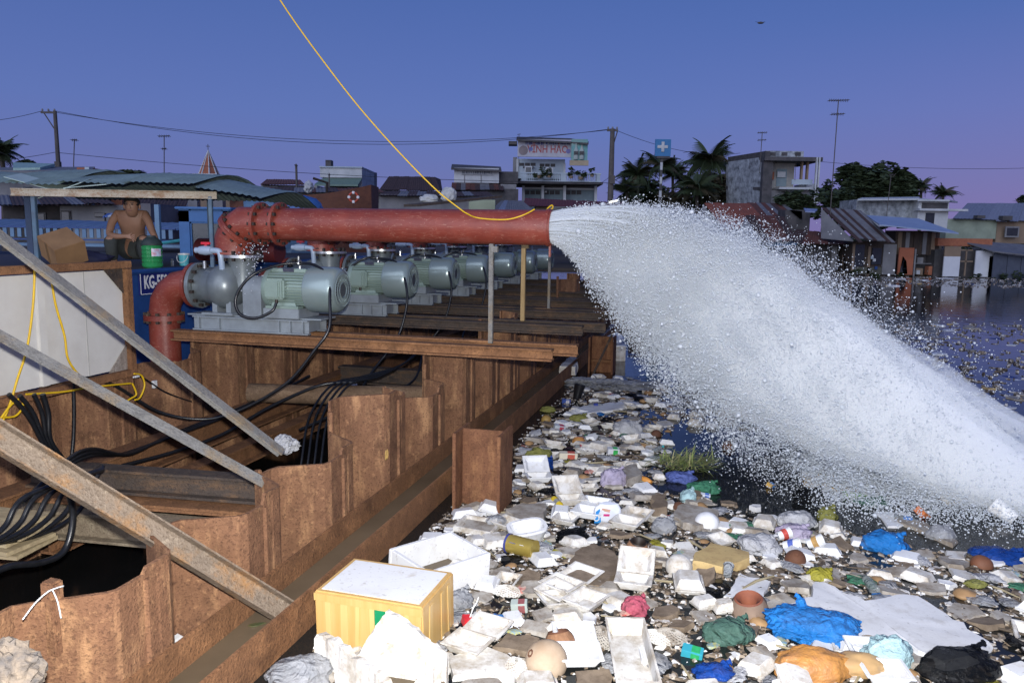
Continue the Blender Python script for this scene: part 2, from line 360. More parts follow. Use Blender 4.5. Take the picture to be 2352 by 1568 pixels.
# walers and struts down in the pit
for (nm, lab, p0, p1, w_, h_, mt) in (
    ('pit_beam', 'rusty beam running along the foot of the back sheet piles', (-3.62, 2.0, 0.10), (-3.62, 13, 0.10), 0.16, 0.18, RUSTB),
    ('pit_beam', 'lower rusty ledge beam standing in the dark pit water', (-3.36, 3.2, -0.06), (-3.36, 13, -0.06), 0.12, 0.14, RUSTB),
    ('pit_strut', 'dark rusty beam spanning the pit beside the coiled cables', (-3.55, 3.30, 0.27), (-2.05, 3.44, 0.27), 0.10, 0.13, RUSTD),
    ('pit_strut', 'orange brown flange plate under the dark pit beam', (-3.5, 3.24, 0.175), (-2.05, 3.38, 0.175), 0.13, 0.03, RUSTB),
    ('pit_strut', 'pale scaled beam spanning the pit below the coiled cables', (-3.5, 3.16, 0.07), (-2.05, 3.27, 0.07), 0.10, 0.15, rust('pale_scaled_steel', (0.10, 0.075, 0.05), (0.24, 0.19, 0.13), (0.34, 0.29, 0.20), stretch=(3, 3, 3))),
    ('pit_strut', 'rusty beam spanning the pit under the second pump', (-3.55, 6.9, 0.2), (-2.05, 6.9, 0.2), 0.12, 0.16, RUSTD),
    ('pit_strut', 'rusty beam spanning the pit under the fourth pump', (-3.55, 9.1, 0.2), (-2.05, 9.1, 0.2), 0.12, 0.16, RUSTD)):
    tag(MB().hsec(p0, p1, w_, h_, 0.014, 0.012).obj(nm, mt, None, (0, 0, 0), -PHI), lab, 'steel beam')
m = MB(); m.tube([(-3.55, 5.35, 0.31), (-3.0, 5.45, 0.31), (-2.05, 5.65, 0.33)], 0.075, 14)
tag(m.obj('log', rust('old_pile_log', (0.07, 0.045, 0.028), (0.17, 0.11, 0.068), (0.29, 0.20, 0.125), stretch=(1.5, 6, 6)), None, (0, 0, 0), -PHI, smooth=50), 'thick brown log lying across the pit between the sheet walls', 'log')
# stack of boards under the cable coil
PLANK = pm('pale_weathered_plank', (0.42, 0.34, 0.20), (0.26, 0.20, 0.12), 4, 0.8, 0, 0.3, 30, (1, 6, 6))
for i in range(5):
    p = MB().box((0, 0, 0), (0.50 - 0.03 * (i % 3), 0.26, 0.020)).obj('plank', PLANK, None, site(-3.28 + .02 * (i % 2), 2.80, 0.10 + i * 0.030), -PHI + (0.10, -0.05, 0.04, 0.12, 0.02)[i], bevel=0.002)
    tag(p, 'pale board in the stack under the coiled black cables', 'board', 'boards stacked under the cable coil')

# ================================================================== PUMP BEAMS
PT = [5.1, 6.45, 7.6, 8.8, 10.0, 11.2, 12.4]
ORD = ['first', 'second', 'third', 'fourth', 'fifth', 'sixth', 'seventh']
for i, t in enumerate(PT):
    for k, (dt, e0, e1) in enumerate(((-0.16, -3.90, -1.02), (0.10, -3.86, -0.90))):
        tag(MB().hsec((e0, t + dt, 0.81), (e1 - 0.03 * i * (k == 0), t + dt, 0.81), 0.085, 0.078, 0.012, 0.010).obj('carrier_beam', RUSTB if i == 0 else RUSTD, None, (0, 0, 0), -PHI),
            'one of the two rusty carrier beams under the %s pump set from the white board' % ORD[i], 'steel beam', 'carrier beams under the %s pump set' % ORD[i])

# ================================================================== PUMP SETS
def bolts(m, n, R, x0, axis, o, r=0.013, h=0.03, phase=0.0):
    for j in range(n):
        a = 2 * math.pi * (j + phase) / n
        if axis == 'X': c = (x0, o[1] + R * math.cos(a), o[2] + R * math.sin(a)); m.box(c, (h, r * 1.7, r * 1.7))
        else: c = (o[0] + R * math.cos(a), o[1] + R * math.sin(a), x0); m.box(c, (r * 1.7, r * 1.7, h))
SE = -3.3
def arcpts(c, r, a0, a1, n, ex, ez): return [Vector(c) + Vector(ex) * (r * math.cos(a0 + (a1 - a0) * i / n)) + Vector(ez) * (r * math.sin(a0 + (a1 - a0) * i / n)) for i in range(n + 1)]
def make_pump():
    g = thing('pump_set', 'x', 'pump')
    X = lambda s: (s - SE) if s > -3.35 else (s + 3.35) * 0.86 + 0.045
    # base frame
    m = MB()
    for y in (-0.125, 0.125): m.hsec((X(-3.92), y, 0.905), (X(-2.80), y, 0.905), 0.05, 0.105, 0.010, 0.008)
    for s in (-3.86, -3.66, -3.03, -2.94, -2.84): m.box((X(s), 0, 0.905), (0.010, 0.20, 0.085)); m.box((X(s), -0.140, 0.905), (0.008, 0.020, 0.085))
    m.box((X(-3.36), 0, 0.962), (1.10, 0.22, 0.010))
    m.obj('base_frame', BASEG, g)
    # volute casing (lathe along x)
    m = MB(); zc = 1.17
    m.lathe([(0.0, X(-3.93)), (0.128, X(-3.93)), (0.128, X(-3.86)), (0.138, X(-3.84)), (0.138, X(-3.79)), (0.150, X(-3.77)), (0.168, X(-3.71)), (0.170, X(-3.65)), (0.150, X(-3.59)), (0.10, X(-3.545)), (0.055, X(-3.53)), (0.0, X(-3.53))], 28, (0, 0, zc), 'X', False)
    cas = m.obj('casing', PUMPG, g, smooth=35)
    m = MB(); m.lathe([(0.0, X(-3.972)), (0.172, X(-3.972)), (0.172, X(-3.938)), (0.0, X(-3.938))], 28, (0, 0, zc), 'X', False)
    fl = m.obj('flange', PUMPG, g, smooth=30)
    m = MB(); bolts(m, 12, 0.150, X(-3.945), 'X', (0, 0, zc), 0.013, 0.07, .5); tag(m.obj('bolt', DARK, fl), kind='stuff')
    m = MB()
    m.lathe([(0.093, 1.17), (0.093, 1.30), (0.108, 1.385), (0.0, 1.385)], 24, (X(-3.555), 0.03, 0), 'Z', False)
    ris = m.obj('riser', PUMPG, g, smooth=35)
    m = MB(); m.lathe([(0.0, 1.385), (0.155, 1.385), (0.155, 1.405), (0.0, 1.405)], 28, (X(-3.555), 0.03, 0), 'Z', False); f2 = m.obj('riser_flange', BRIGHT, g, smooth=30)
    m = MB(); bolts(m, 12, 0.137, 1.398, 'Z', (X(-3.555), 0.03, 0), 0.012, 0.075, .3); tag(m.obj('bolt', DARK, f2), kind='stuff')
    # casing feet
    for s in (-3.735, -3.60):
        m = MB(); m.add([(X(s) - .02, -0.10, 0.97), (X(s) + .02, -0.10, 0.97), (X(s) + .02, -0.10, 1.06), (X(s) - .02, -0.10, 1.10), (X(s) - .02, 0.10, 0.97), (X(s) + .02, 0.10, 0.97), (X(s) + .02, 0.10, 1.06), (X(s) - .02, 0.10, 1.10)], [(0, 1, 2, 3), (5, 4, 7, 6), (1, 5, 6, 2), (4, 0, 3, 7), (3, 2, 6, 7), (0, 4, 5, 1)])
        m.obj('foot', BASEG, g)
    m = MB(); m.box((X(-3.68), -0.11, 0.975), (0.26, 0.07, 0.016)); m.obj('foot_plate', BASEG, g, bevel=0.002)
    # bearing housing, shaft
    m = MB(); m.lathe([(0, X(-3.55)), (0.05, X(-3.55)), (0.05, X(-3.49)), (0.036, X(-3.48)), (0.036, X(-3.45)), (0.064, X(-3.44)), (0.064, X(-3.40)), (0.056, X(-3.39)), (0.056, X(-3.30)), (0, X(-3.30))], 18, (0, 0, zc), 'X', False)
    bh = m.obj('bearing_housing', PUMPG, g, smooth=35)
    MB().lathe([(0, X(-3.385)), (0.060, X(-3.385)), (0.060, X(-3.31)), (0, X(-3.31))], 16, (0, 0, zc), 'X', False).obj('oil_stain', pm('oily_ochre_paint', (0.16, 0.15, 0.045), (0.10, 0.10, 0.06), 14, 0.3), bh, smooth=40)
    MB().tube([(X(-3.385), 0, zc + .05), (X(-3.385), 0, zc + .085)], 0.011, 8).obj('grease_cup', BRIGHT, bh)
    MB().box((X(-3.40), 0, 1.03), (0.05, 0.12, 0.13)).obj('bearing_foot', BASEG, g)
    # coupling guard
    m = MB(); pr = [(-0.105, 0.967)] + [(-0.105 * math.cos(a), 1.15 + 0.105 * math.sin(a)) for a in [math.pi * i / 8 for i in range(9)]] + [(0.105, 0.967)]
    m.add([(X(-3.345), y, z) for y, z in pr] + [(X(-3.195), y, z) for y, z in pr], [tuple(range(len(pr))), tuple(range(2 * len(pr) - 1, len(pr) - 1, -1))] + [(i, i + 1, len(pr) + i + 1, len(pr) + i) for i in range(len(pr) - 1)])
    m.obj('coupling_guard', BASEG, g, smooth=30)
    # motor
    m = MB(); m.lathe([(0, X(-3.185)), (0.10, X(-3.185)), (0.146, X(-3.168)), (0.150, X(-3.15)), (0.150, X(-3.13)), (0.137, X(-3.128)), (0.137, X(-2.84)), (0, X(-2.84))], 32, (0, 0, zc), 'X', False)
    mot = m.obj('motor', MOTG, g, smooth=35)
    m = MB()
    for j in range(40):
        a = 2 * math.pi * j / 40
        if -0.35 < math.sin(a) and math.sin(a) > 0.80: continue
        if math.sin(a) < -0.75: continue
        R = Matrix.Rotation(a, 3, 'X'); c = R @ Vector((0, 0.144, 0)); m.box((X(-2.985), c.y, zc + c.z), (0.285, 0.020, 0.0055), R)
    tag(m.obj('cooling_fin', MOTG, mot), kind='stuff')
    m = MB(); m.box((X(-2.985), 0, zc + 0.132), (0.285, 0.14, 0.030)); m.obj('top_pad', MOTG, mot, bevel=0.008)
    MB().box((X(-2.985), -0.074, zc + 0.137), (0.085, 0.006, 0.026), Matrix.Rotation(0.35, 3, 'X')).obj('nameplate', pm('motor_nameplate', (0.05, 0.055, 0.09), (0.09, 0.09, 0.12), 30, 0.4), mot)
    m = MB(); m.lathe([(0, X(-2.84)), (0.150, X(-2.84)), (0.162, X(-2.835)), (0.165, X(-2.82)), (0.165, X(-2.66)), (0.160, X(-2.632)), (0.146, X(-2.610)), (0.128, X(-2.600)), (0.0, X(-2.600))], 36, (0, 0, zc), 'X', False)
    fc = m.obj('fan_cover', MOTF, mot, smooth=40)
    m = MB(); m.lathe([(0, X(-2.5995)), (0.118, X(-2.5995)), (0.118, X(-2.5975)), (0, X(-2.5975))], 30, (0, 0, zc), 'X', False); m.obj('grille_recess', pm('dark_grille', (0.05, 0.06, 0.065), (0.08, 0.09, 0.09), 9, 0.5), fc)
    m = MB()
    for r_ in (0.118, 0.085, 0.052): m.lathe([(r_ - .004, X(-2.596)), (r_, X(-2.592)), (r_ + .004, X(-2.596))], 28, (0, 0, zc), 'X', False)
    for j in range(36):
        a = 2 * math.pi * j / 36; R = Matrix.Rotation(a, 3, 'X'); c = R @ Vector((0, 0.088, 0)); m.box((X(-2.594), c.y, zc + c.z), (0.004, 0.06, 0.0045), R)
    tag(m.obj('grille_bar', MOTF, fc), kind='stuff')
    m = MB(); m.box((X(-3.045), -0.152, zc + 0.005), (0.150, 0.05, 0.150)); tb = m.obj('terminal_box', MOTG, mot, bevel=0.014)
    m = MB(); m.box((X(-3.055), -0.182, zc + 0.005), (0.118, 0.022, 0.128)); m.obj('lid', MOTG, tb, bevel=0.010)
    m = MB(); m.tube([(X(-3.03), -0.165, zc - .07), (X(-3.03), -0.17, zc - .095)], 0.012, 8); m.obj('cable_gland', DARK, tb)
    m = MB(); m.tube([Vector((X(-2.935), 0, zc + .185)) + Vector((0, 0.020 * math.cos(a), 0.020 * math.sin(a))) for a in [2 * math.pi * j / 12 for j in range(13)]], 0.0065, 6); m.tube([(X(-2.935), 0, zc + .14), (X(-2.935), 0, zc + .168)], 0.012, 8)
    m.obj('lifting_eye', BRIGHT, mot, smooth=50)
    m = MB()
    for y in (-0.115, 0.115):
        m.box((X(-3.0), y, 1.045), (0.26, 0.075, 0.018)); m.add([(X(-3.10), y * .75, 1.05), (X(-2.90), y * .75, 1.05), (X(-2.93), y * .9, 1.13), (X(-3.07), y * .9, 1.13), (X(-3.10), y * 1.1, 1.05), (X(-2.90), y * 1.1, 1.05), (X(-2.93), y * .95, 1.13), (X(-3.07), y * .95, 1.13)], [(0, 1, 2, 3), (5, 4, 7, 6), (1, 5, 6, 2), (4, 0, 3, 7), (3, 2, 6, 7), (0, 4, 5, 1)])
    m.obj('motor_foot', MOTG, mot)
    MB().box((X(-3.01), 0, 1.000), (0.285, 0.30, 0.070)).obj('motor_plinth', BASEG, g, bevel=0.004)
    # priming valve
    v = MB().tube(smoothpath([(X(-3.90), -0.10, 1.435), (X(-3.70), -0.10, 1.435), (X(-3.665), -0.10, 1.42), (X(-3.655), -0.10, 1.39), (X(-3.655), -0.09, 1.30)], 5), 0.022, 10).obj('priming_pipe', BLUEPVC, g, smooth=50)
    MB().lathe([(0, -0.05), (0.03, -0.05), (0.036, 0), (0.03, 0.05), (0, 0.05)], 12, (X(-3.80), -0.10, 1.435), 'X', False).obj('valve_body', BLUEPVC, v, smooth=40)
    m = MB(); m.box((X(-3.80), -0.10, 1.487), (0.075, 0.022, 0.018)); m.tube([(X(-3.80), -0.10, 1.45), (X(-3.80), -0.10, 1.48)], 0.010, 8); m.obj('valve_handle', REDHAND, v, bevel=0.004)
    MB().tube([(X(-3.86), -0.05, 1.30), (X(-3.86), -0.05, 1.355)], 0.012, 8).obj('drain_cock', BRIGHT, g)
    return g
pump0 = make_pump()
for i, t in enumerate(PT):
    p = pump0 if i == 0 else copy_tree(pump0)
    p.location = site(SE, t) * K; p.rotation_euler = (0, 0, -PHI)
    tag(p, ['pale green motor and grey pump set with a looped cable beside the white board', 'second pale green motor pump set from the white board', 'third pale green motor pump set from the white board', 'fourth pale green motor pump set from the white board', 'fifth pale green motor pump set from the white board', 'sixth pale green motor pump set from the white board', 'last pale green motor pump set at the far end of the row'][i], 'pump', 'pump sets in a row above the pit')
# suction pipes
def make_suction():
    g = thing('suction_pipe', 'x', 'pipe')
    r = 0.112
    path = [Vector((-0.20, 0, z)) for z in (-0.5, 0.2, 0.9)]
    MB().tube(path, r, 26).obj('pipe', REDP, g, smooth=40)
    e = [Vector((-0.20, 0, 0.90))] + arcpts((0.03, 0, 0.95), 0.225, math.pi, math.pi / 2, 4, (1, 0, 0), (0, 0, 1)) + [Vector((0.085, 0, 1.172))]
    MB().tube(e, [r, r, r * 1.02, r * 1.02, r * 1.02, r, r], 26).obj('elbow', REDP, g, smooth=25)
    f = MB(); f.lathe([(0, 0.895), (0.148, 0.895), (0.148, 0.935), (0, 0.935)], 26, (-0.20, 0, 0), 'Z', False); ff = f.obj('flange', REDP, g, smooth=30)
    f = MB(); bolts(f, 10, 0.132, 0.915, 'Z', (-0.20, 0, 0), 0.013, 0.08); tag(f.obj('bolt', RUSTD, ff), kind='stuff')
    f = MB(); f.lathe([(0, 0.075), (0.168, 0.075), (0.168, 0.103), (0, 0.103)], 26, (0, 0, 1.17), 'X', False); f.obj('end_flange', REDP, g, smooth=30)
    return g
suc0 = make_suction()
for i, t in enumerate(PT):
    p = suc0 if i == 0 else copy_tree(suc0)
    p.location = site(-3.908, t) * K; p.rotation_euler = (0, 0, -PHI)
    tag(p, 'red suction pipe and elbow into the pump beside the blue number plate' if i == 0 else 'red suction elbow feeding the %s pump from the white board' % ORD[i], 'pipe', 'red suction pipes')
# discharge pipes
def make_discharge():
    g = thing('discharge_pipe', 'x', 'pipe'); r = 0.117; x0 = -3.506; zc = 1.632
    e = [Vector((x0, 0.03, 1.405)), Vector((x0, 0.03, 1.52)), Vector((x0 + .035, 0.03, 1.585)), Vector((x0 + .11, 0.03, zc)), Vector((x0 + .20, 0.03, zc)), Vector((-3.24, 0.03, zc))]
    MB().tube(e, [r * 1.08, r * 1.08, r * 1.12, r * 1.10, r * 1.05, r], 28).obj('elbow', REDP, g, smooth=25)
    fl = MB(); fl.lathe([(0, -0.011), (0.158, -0.011), (0.158, 0.011), (0, 0.011)], 28, (0, 0, 0), 'Z', False)
    me = fl.mesh('flange', 30); bm_ = MB(); bolts(bm_, 12, 0.138, 0, 'Z', (0, 0, 0), 0.013, 0.06); bme = bm_.mesh('bolt')
    for (c, ry) in (((x0 + .062, .03, 1.595), math.radians(45)), ((-3.255, .03, zc), math.radians(90)), ((-3.10, .03, zc), math.radians(90)), ((x0 + .045, .03, 1.578), math.radians(45))):
        o = mkobj('flange', me, REDP, g, c, (0, ry, 0)); tag(mkobj('bolt', bme, DARK, o), kind='stuff')
    MB().lathe([(0, 1.407), (0.15, 1.407), (0.15, 1.425), (0, 1.425)], 28, (x0, 0.03, 0), 'Z', False).obj('foot_flange', REDP, g, smooth=30)
    # main run, open at the mouth
    m = MB(); xe = -1.08
    m.lathe([(0.0, -3.26), (r, -3.26), (r, xe - .035), (r + .007, xe - .034), (r + .007, xe - .012), (r, xe - .010), (r, xe), (r - .010, xe), (r - .010, xe - .6), (0, xe - .6)], 40, (0, 0.03, zc), 'X', False)
    m.obj('pipe', REDP, g, smooth=40)
    MB().box((xe - .012, 0.03, zc - r - .035), (0.012, 0.03, 0.08)).obj('lug', REDP, g)
    return g
dis0 = make_discharge()
for i, t in enumerate(PT):
    p = dis0 if i == 0 else copy_tree(dis0)
    p.location = site(0, t) * K; p.rotation_euler = (0, 0, -PHI)
    tag(p, 'scratched red discharge pipe with bolted flanges and a yellow cord looped over it' if i == 0 else 'red discharge pipe over the %s pump, running behind the scratched front pipe' % ORD[i], 'pipe', 'red discharge pipes')
# props under the pipes
WOODP = pm('ochre_timber_prop', (0.36, 0.25, 0.11), (0.26, 0.17, 0.07), 5, 0.75, 0, 0.2, 30, (6, 6, 1))
for (s, t, z0, mt, lab, wd) in ((-1.475, PT[0] - .05, 0.851, GREYST, 'grey steel angle prop under the front red pipe', 0.030), (-1.60, PT[1], 0.851, WOODP, 'ochre timber prop under the second red pipe', 0.036), (-1.62, PT[2], 0.851, GREYST, 'thin grey prop under the third red pipe', 0.026)):
    m = MB(); zt = 1.520; m.box((0, 0, (z0 + zt) / 2), (wd, wd, zt - z0)); m.box((0.02, 0.0, zt - 0.035), (0.05, 0.034, 0.04))
    tag(m.obj('pipe_prop', mt, None, site(s, t), -PHI, bevel=0.002), lab, 'prop', 'props under the pipes')

# ================================================================== DIAGONAL STRUTS
def S2W(p): return site(p[0], p[1], p[2])
def ext(a, b, k): return a + (b - a) * k
for (nm, lab, a, b, kind) in (
    ('angle_strut', 'upper grey angle steel strut slanting down across the white board to the pit edge', ons(0, 525, -3.1), ons(655, 1030, -2.06), 'a'),
    ('angle_strut', 'lower grey angle steel strut welded to the top of a sheet pile', ons(0, 755, -2.9), ons(614, 1098, -1.93), 'a2'),
    ('channel_strut', 'wide rusty channel steel strut resting across the water-filled trough beam', ons(0, 1010, -2.35), ons(672, 1420, -1.57), 'c')):
    A0 = S2W(a); B0 = S2W(b); A0 = ext(B0, A0, 1.6); m = MB(); v0 = CAM - (A0 + B0) / 2
    d = (B0 - A0).normalized(); up = Vector((0, 0, 1)); up = (up - d * up.dot(d)).normalized()
    base = A0.copy()
    if kind == 'c': m.channel(A0 - base, B0 - base, 0.092, 0.045, 0.007, up=(Vector((0.25, -0.62, 0.72))))
    elif kind == 'a': m.angle(A0 - base, B0 - base, 0.060, 0.060, 0.007, up=Vector((0.25, -0.25, 1)))
    else: m.angle(A0 - base, B0 - base, 0.058, 0.058, 0.007, up=Vector((0.25, -0.45, 1)))
    o = tag(m.obj(nm, rust('channel_worn_steel', (0.09, 0.065, 0.045), (0.20, 0.155, 0.115), (0.34, 0.28, 0.21), stretch=(2.5, 2.5, 2.5), tint=(0.30, 0.15, 0.05), rough=0.5) if kind == 'c' else GREYST, None, base, 0, bevel=0.0015), lab, 'strut')
# ================================================================== TEXT
def textmesh(txt, size, stretch=1.0, bold=0.0):
    cu = bpy.data.curves.new('lettering', 'FONT'); cu.body = txt; cu.size = size * K; cu.align_x = 'CENTER'; cu.align_y = 'CENTER'; cu.offset = bold * K; cu.extrude = 0.0015 * K; cu.resolution_u = 2
    o = bpy.data.objects.new('tmp', cu); COL.objects.link(o); dg = bpy.context.evaluated_depsgraph_get(); dg.update()
    me = bpy.data.meshes.new_from_object(o.evaluated_get(dg)); bpy.data.objects.remove(o); bpy.data.curves.remove(cu)
    me.transform(Matrix(((stretch, 0, 0, 0), (0, 0, -1, 0), (0, 1, 0, 0), (0, 0, 0, 1)))); me.name = 'lettering'; return me
# ================================================================== WHITE BOARD
WBOARD = pm('white_board_sheet', (0.62, 0.61, 0.57), (0.54, 0.52, 0.48), 3, 0.5, 0, 0.05)
bd = sitething('switch_board', 'large white panel board in a rusty steel frame against the back sheet piles', 'board', -3.70, 2.09, 0.64)
m = MB(); m.box((-0.03, 0.66, 0.365), (0.02, 1.64, 0.64)); m.obj('panel', WBOARD, bd)
m = MB(); m.box((-0.03, 1.825, 0.365), (0.02, 0.66, 0.64)); m.obj('panel', WBOARD, bd)
m = MB(); m.box((-0.014, 1.50, 0.365), (0.02, 0.055, 0.64)); m.obj('cover_strip', WBOARD, bd, bevel=0.003)
m = MB(); m.box((-0.018, 1.83, 0.365), (0.004, 0.004, 0.64)); m.obj('joint_line', pm('grey_joint', (0.4, 0.4, 0.38)), bd)
for (c, d) in (((0, 1.0, 0.718), (0.05, 2.38, 0.045)), ((0, 1.0, 0.012), (0.05, 2.38, 0.045)), ((0.002, 2.165, 0.34), (0.05, 0.045, 0.70))):
    MB().box(c, d).obj('frame_bar', RUSTB, bd, bevel=0.003)
for z, sg in ((0.693, -1), (0.037, 1)):
    MB().add([(-0.012, 2.14, z), (-0.012, 1.98, z), (-0.012, 2.14, z + sg * 0.16), (-0.006, 2.14, z), (-0.006, 1.98, z), (-0.006, 2.14, z + sg * 0.16)], [(0, 1, 2), (5, 4, 3), (0, 3, 4, 1), (1, 4, 5, 2), (2, 5, 3, 0)]).obj('gusset', RUSTD if sg < 0 else rust('primed_gusset', (0.16, 0.13, 0.10), (0.28, 0.23, 0.19), (0.42, 0.38, 0.33)), bd)
# ================================================================== CORDS AND CABLES
def cord(name, mat, pts, r, lab, cat, grp=None, n=7, sub=7):
    P = [site(*p) for p in pts]; o = P[0].copy(); m = MB().tube(smoothpath([p - o for p in P], sub), r, n)
    return tag(m.obj(name, mat, None, o, 0, smooth=60), lab, cat, grp)
def px(s, *uv): return [ons(u, v, s) for u, v in uv]
cord('yellow_rope', YELLOW, px(-3.655, (80, 612), (76, 700), (62, 800), (40, 870), (22, 930), (0, 975), (-40, 1010)), 0.0065, 'yellow cord hanging over the top frame of the white board', 'cord')
cord('yellow_rope', YELLOW, px(-3.66, (118, 640), (128, 700), (148, 770), (155, 820), (172, 850), (182, 860)), 0.0065, 'yellow cord trailing down the right half of the white board', 'cord')
cord('yellow_rope', YELLOW, px(-3.66, (60, 905), (140, 900), (220, 888), (300, 880)), 0.006, 'yellow cord lying level on the rusty piles below the board', 'cord')
cord('yellow_rope', YELLOW, px(-3.62, (2, 960), (25, 930), (48, 915), (52, 935), (35, 955), (8, 958)), 0.006, 'small yellow cord loop below the corner of the white board', 'cord')
cord('yellow_rope', YELLOW, px(-3.64, (304, 880), (313, 905), (300, 915)) + px(-3.64, (290, 922)), 0.006, 'short bent yellow cord end on the piles', 'cord')
cord('yellow_rope', YELLOW, px(-3.63, (308, 858), (325, 862), (332, 885), (322, 912), (310, 918)), 0.006, 'curled yellow cord beside the white clip on the piles', 'cord')
m = MB(); m.box((0, 0, 0), (0.01, 0.02, 0.10)); m.box((0, 0.02, -0.04), (0.02, 0.035, 0.02)); p = ons(308, 850, -3.72)
tag(m.obj('cable_clip', WHITEP, None, site(*p), -PHI), 'white plastic clip on the back sheet piles', 'clip')
m = MB().box((0, 0, 0), (0.02, 0.03, 0.05)); p = ons(355, 882, -3.74)
tag(m.obj('line_connector', WHITEP, None, site(*p), -PHI), 'small white connector hanging on a rusty pile', 'connector')
# the long yellow hose from the sky to the pipe mouth
pts = [ont(*q) for q in ((560, -160, 4.55), (643, 0, 4.6), (780, 190, 4.68), (880, 310, 4.76), (990, 425, 4.84), (1050, 475, 4.90), (1075, 492, 4.945))] + [Vector((-1.56, 5.000, 1.690)), Vector((-1.44, 5.002, 1.680)), Vector((-1.34, 5.006, 1.684)), Vector((-1.25, 5.02, 1.712)), Vector((-1.19, 5.07, 1.750))]
cord('yellow_hose', YELLOW, pts, 0.0046, 'long yellow line dropping out of the sky onto the red pipe', 'line')
g = tag(MB().tube(smoothpath([(0, 0, 0), (0.02, 0, .05), (0.055, 0, .075), (0.06, 0, .05), (0.02, 0, .035)], 5), 0.006, 6).obj('yellow_tie', YELLOW, None, site(-1.42, PT[1], 1.75), -PHI), 'yellow cord knot standing on top of the second red pipe', 'cord')
# motor cables: loop over the lifting eye and down into the pit
def motor_cable(i, drop):
    t = PT[i]; o = t - 0.0
    P = [(-3.03, o - .17, 1.08), (-3.05, o - .20, 1.02), (-3.16, o - .24, .97), (-3.27, o - .26, 1.0), (-3.30, o - .25, 1.12), (-3.20, o - .2, 1.27), (-3.05, o - .06, 1.345), (-2.935, o, 1.352), (-2.80, o - .03, 1.345), (-2.66, o - .10, 1.27), (-2.60, o - .19, 1.10), (-2.58, o - .25, 0.92)]
    return P + drop(o)
LABC = ['black cable looped through the lifting eye of the motor beside the board', 'black cable over the second motor falling into the pit', 'black cable over the third motor falling into the pit', 'black cable over the fourth motor falling into the pit']
cord('black_cable', BLACKC, motor_cable(0, lambda o: [(-2.66, o - .30, .78), (-2.85, o - .34, .55), (-3.15, o - .40, .36), (-3.40, o - .5, .28), (-3.62, o - .7, .36), (-3.72, o - 1.0, .60), (-3.73, o - 1.25, .66)]), 0.011, LABC[0], 'cable', 'black motor cables')
for i in (1, 2, 3):
    k = i
    cord('black_cable', BLACKC, [(-3.03, PT[i] - .17, 1.08), (-2.99, PT[i] - .19, 1.0), (-3.0, PT[i] - .1, .99)][:0] + [(-3.2, PT[i] - .1, 1.24), (-3.05, PT[i] - .06, 1.345), (-2.935, PT[i], 1.352), (-2.72, PT[i] - .06, 1.31), (-2.58, PT[i] - .20, 1.10), (-2.57, PT[i] - .26, .90), (-2.62, PT[i] - .34, .68), (-2.75, PT[i] - .5, .45), (-2.9 + .1 * i, PT[i] - .9, .22), (-3.1 + .1 * i, PT[i] - 1.3, .1)], 0.011, LABC[i], 'cable', 'black motor cables')
for i, (a, b) in enumerate((((-2.62, 5.0, .74), (-3.35, 4.3, .15)), ((-2.60, 5.6, .60), (-3.30, 4.5, .12)))):
    pass
# bundle of cables bending over the log and dropping into the water
for j in range(4):
    cord('black_cable', BLACKC, [(-2.45 - .03 * j, 6.6, .62), (-2.55, 6.1, .48), (-2.62 - .04 * j, 5.75, .425), (-2.72 - .045 * j, 5.42, .41), (-2.70 - .05 * j, 5.05, .25), (-2.62 - .05 * j, 4.78, 0.0), (-2.58 - .05 * j, 4.62, -.32)], 0.009, 'black cable bent over the brown log into the pit water', 'cable', 'cables over the log')
cord('black_cable', BLACKC, [(-2.7, 5.5, .42), (-2.95, 5.40, .40), (-3.2, 5.1, .28), (-3.35, 4.7, .15), (-3.45, 4.3, .12), (-3.5, 3.9, .14)], 0.013, 'black cable running from the log along the back ledge beam', 'cable')
for j in range(3):
    cord('black_cable', BLACKC, [(-3.50, 6.2 - .3 * j, .30), (-3.49, 5.2, .22 + .012 * j), (-3.48 - .02 * j, 4.4, .215), (-3.48 + .02 * j, 3.9, .22), (-3.3, 3.45, .345 + .02 * j), (-3.2, 3.15, .36 + .015 * j), (-3.13, 2.85, .30)], 0.011, 'black cable lying on the ledge beam between the coil and the log', 'cable', 'cables on the ledge beam')
# coil at the left
for j in range(6):
    c = px(-3.05 + .03 * j, (236, 1068 + 2 * j), (214 - 30 * j, 1112 + 5 * j), (182 - 34 * j, 1172 + 7 * j), (116 - 30 * j, 1218 + 5 * j), (24 - 22 * j, 1240 + 3 * j), (-70, 1228), (-130, 1170))
    cord('black_cable', BLACKC, c, 0.012, 'thick black cable coiled at the end of the pit beam', 'cable', 'coiled cables in the pit')
cord('black_cable', BLACKC, px(-2.9, (150, 1100), (168, 1180), (150, 1260), (100, 1290), (20, 1300), (-40, 1330)), 0.016, 'outermost slack turn of black cable hanging from the coil', 'cable')
for j, (u0, v0, u1, u2) in enumerate(((20, 905, 95, 120), (45, 908, 100, 128), (78, 905, 108, 138), (98, 905, 115, 150))):
    cord('black_cable', BLACKC, px(-3.60, (u0, v0), ((u0 + u1) / 2 + 4, 950), (u1, 1010), (u2, 1062), (u2 + 20, 1090)), 0.013 + .003 * (j == 3), 'black cable dropping from under the white board to the coil', 'cable', 'cables under the board')
cord('black_cable', BLACKC, px(-3.68, (168, 880), (170, 930), (169, 1000), (164, 1052)), 0.011, 'single black cable hanging straight down the rusty piles', 'cable')
cord('black_cable', BLACKC, px(-3.72, (170, 868), (240, 862), (306, 856), (380, 900), (440, 922)), 0.005, 'thin grey wire strung along the back sheet piles', 'wire')
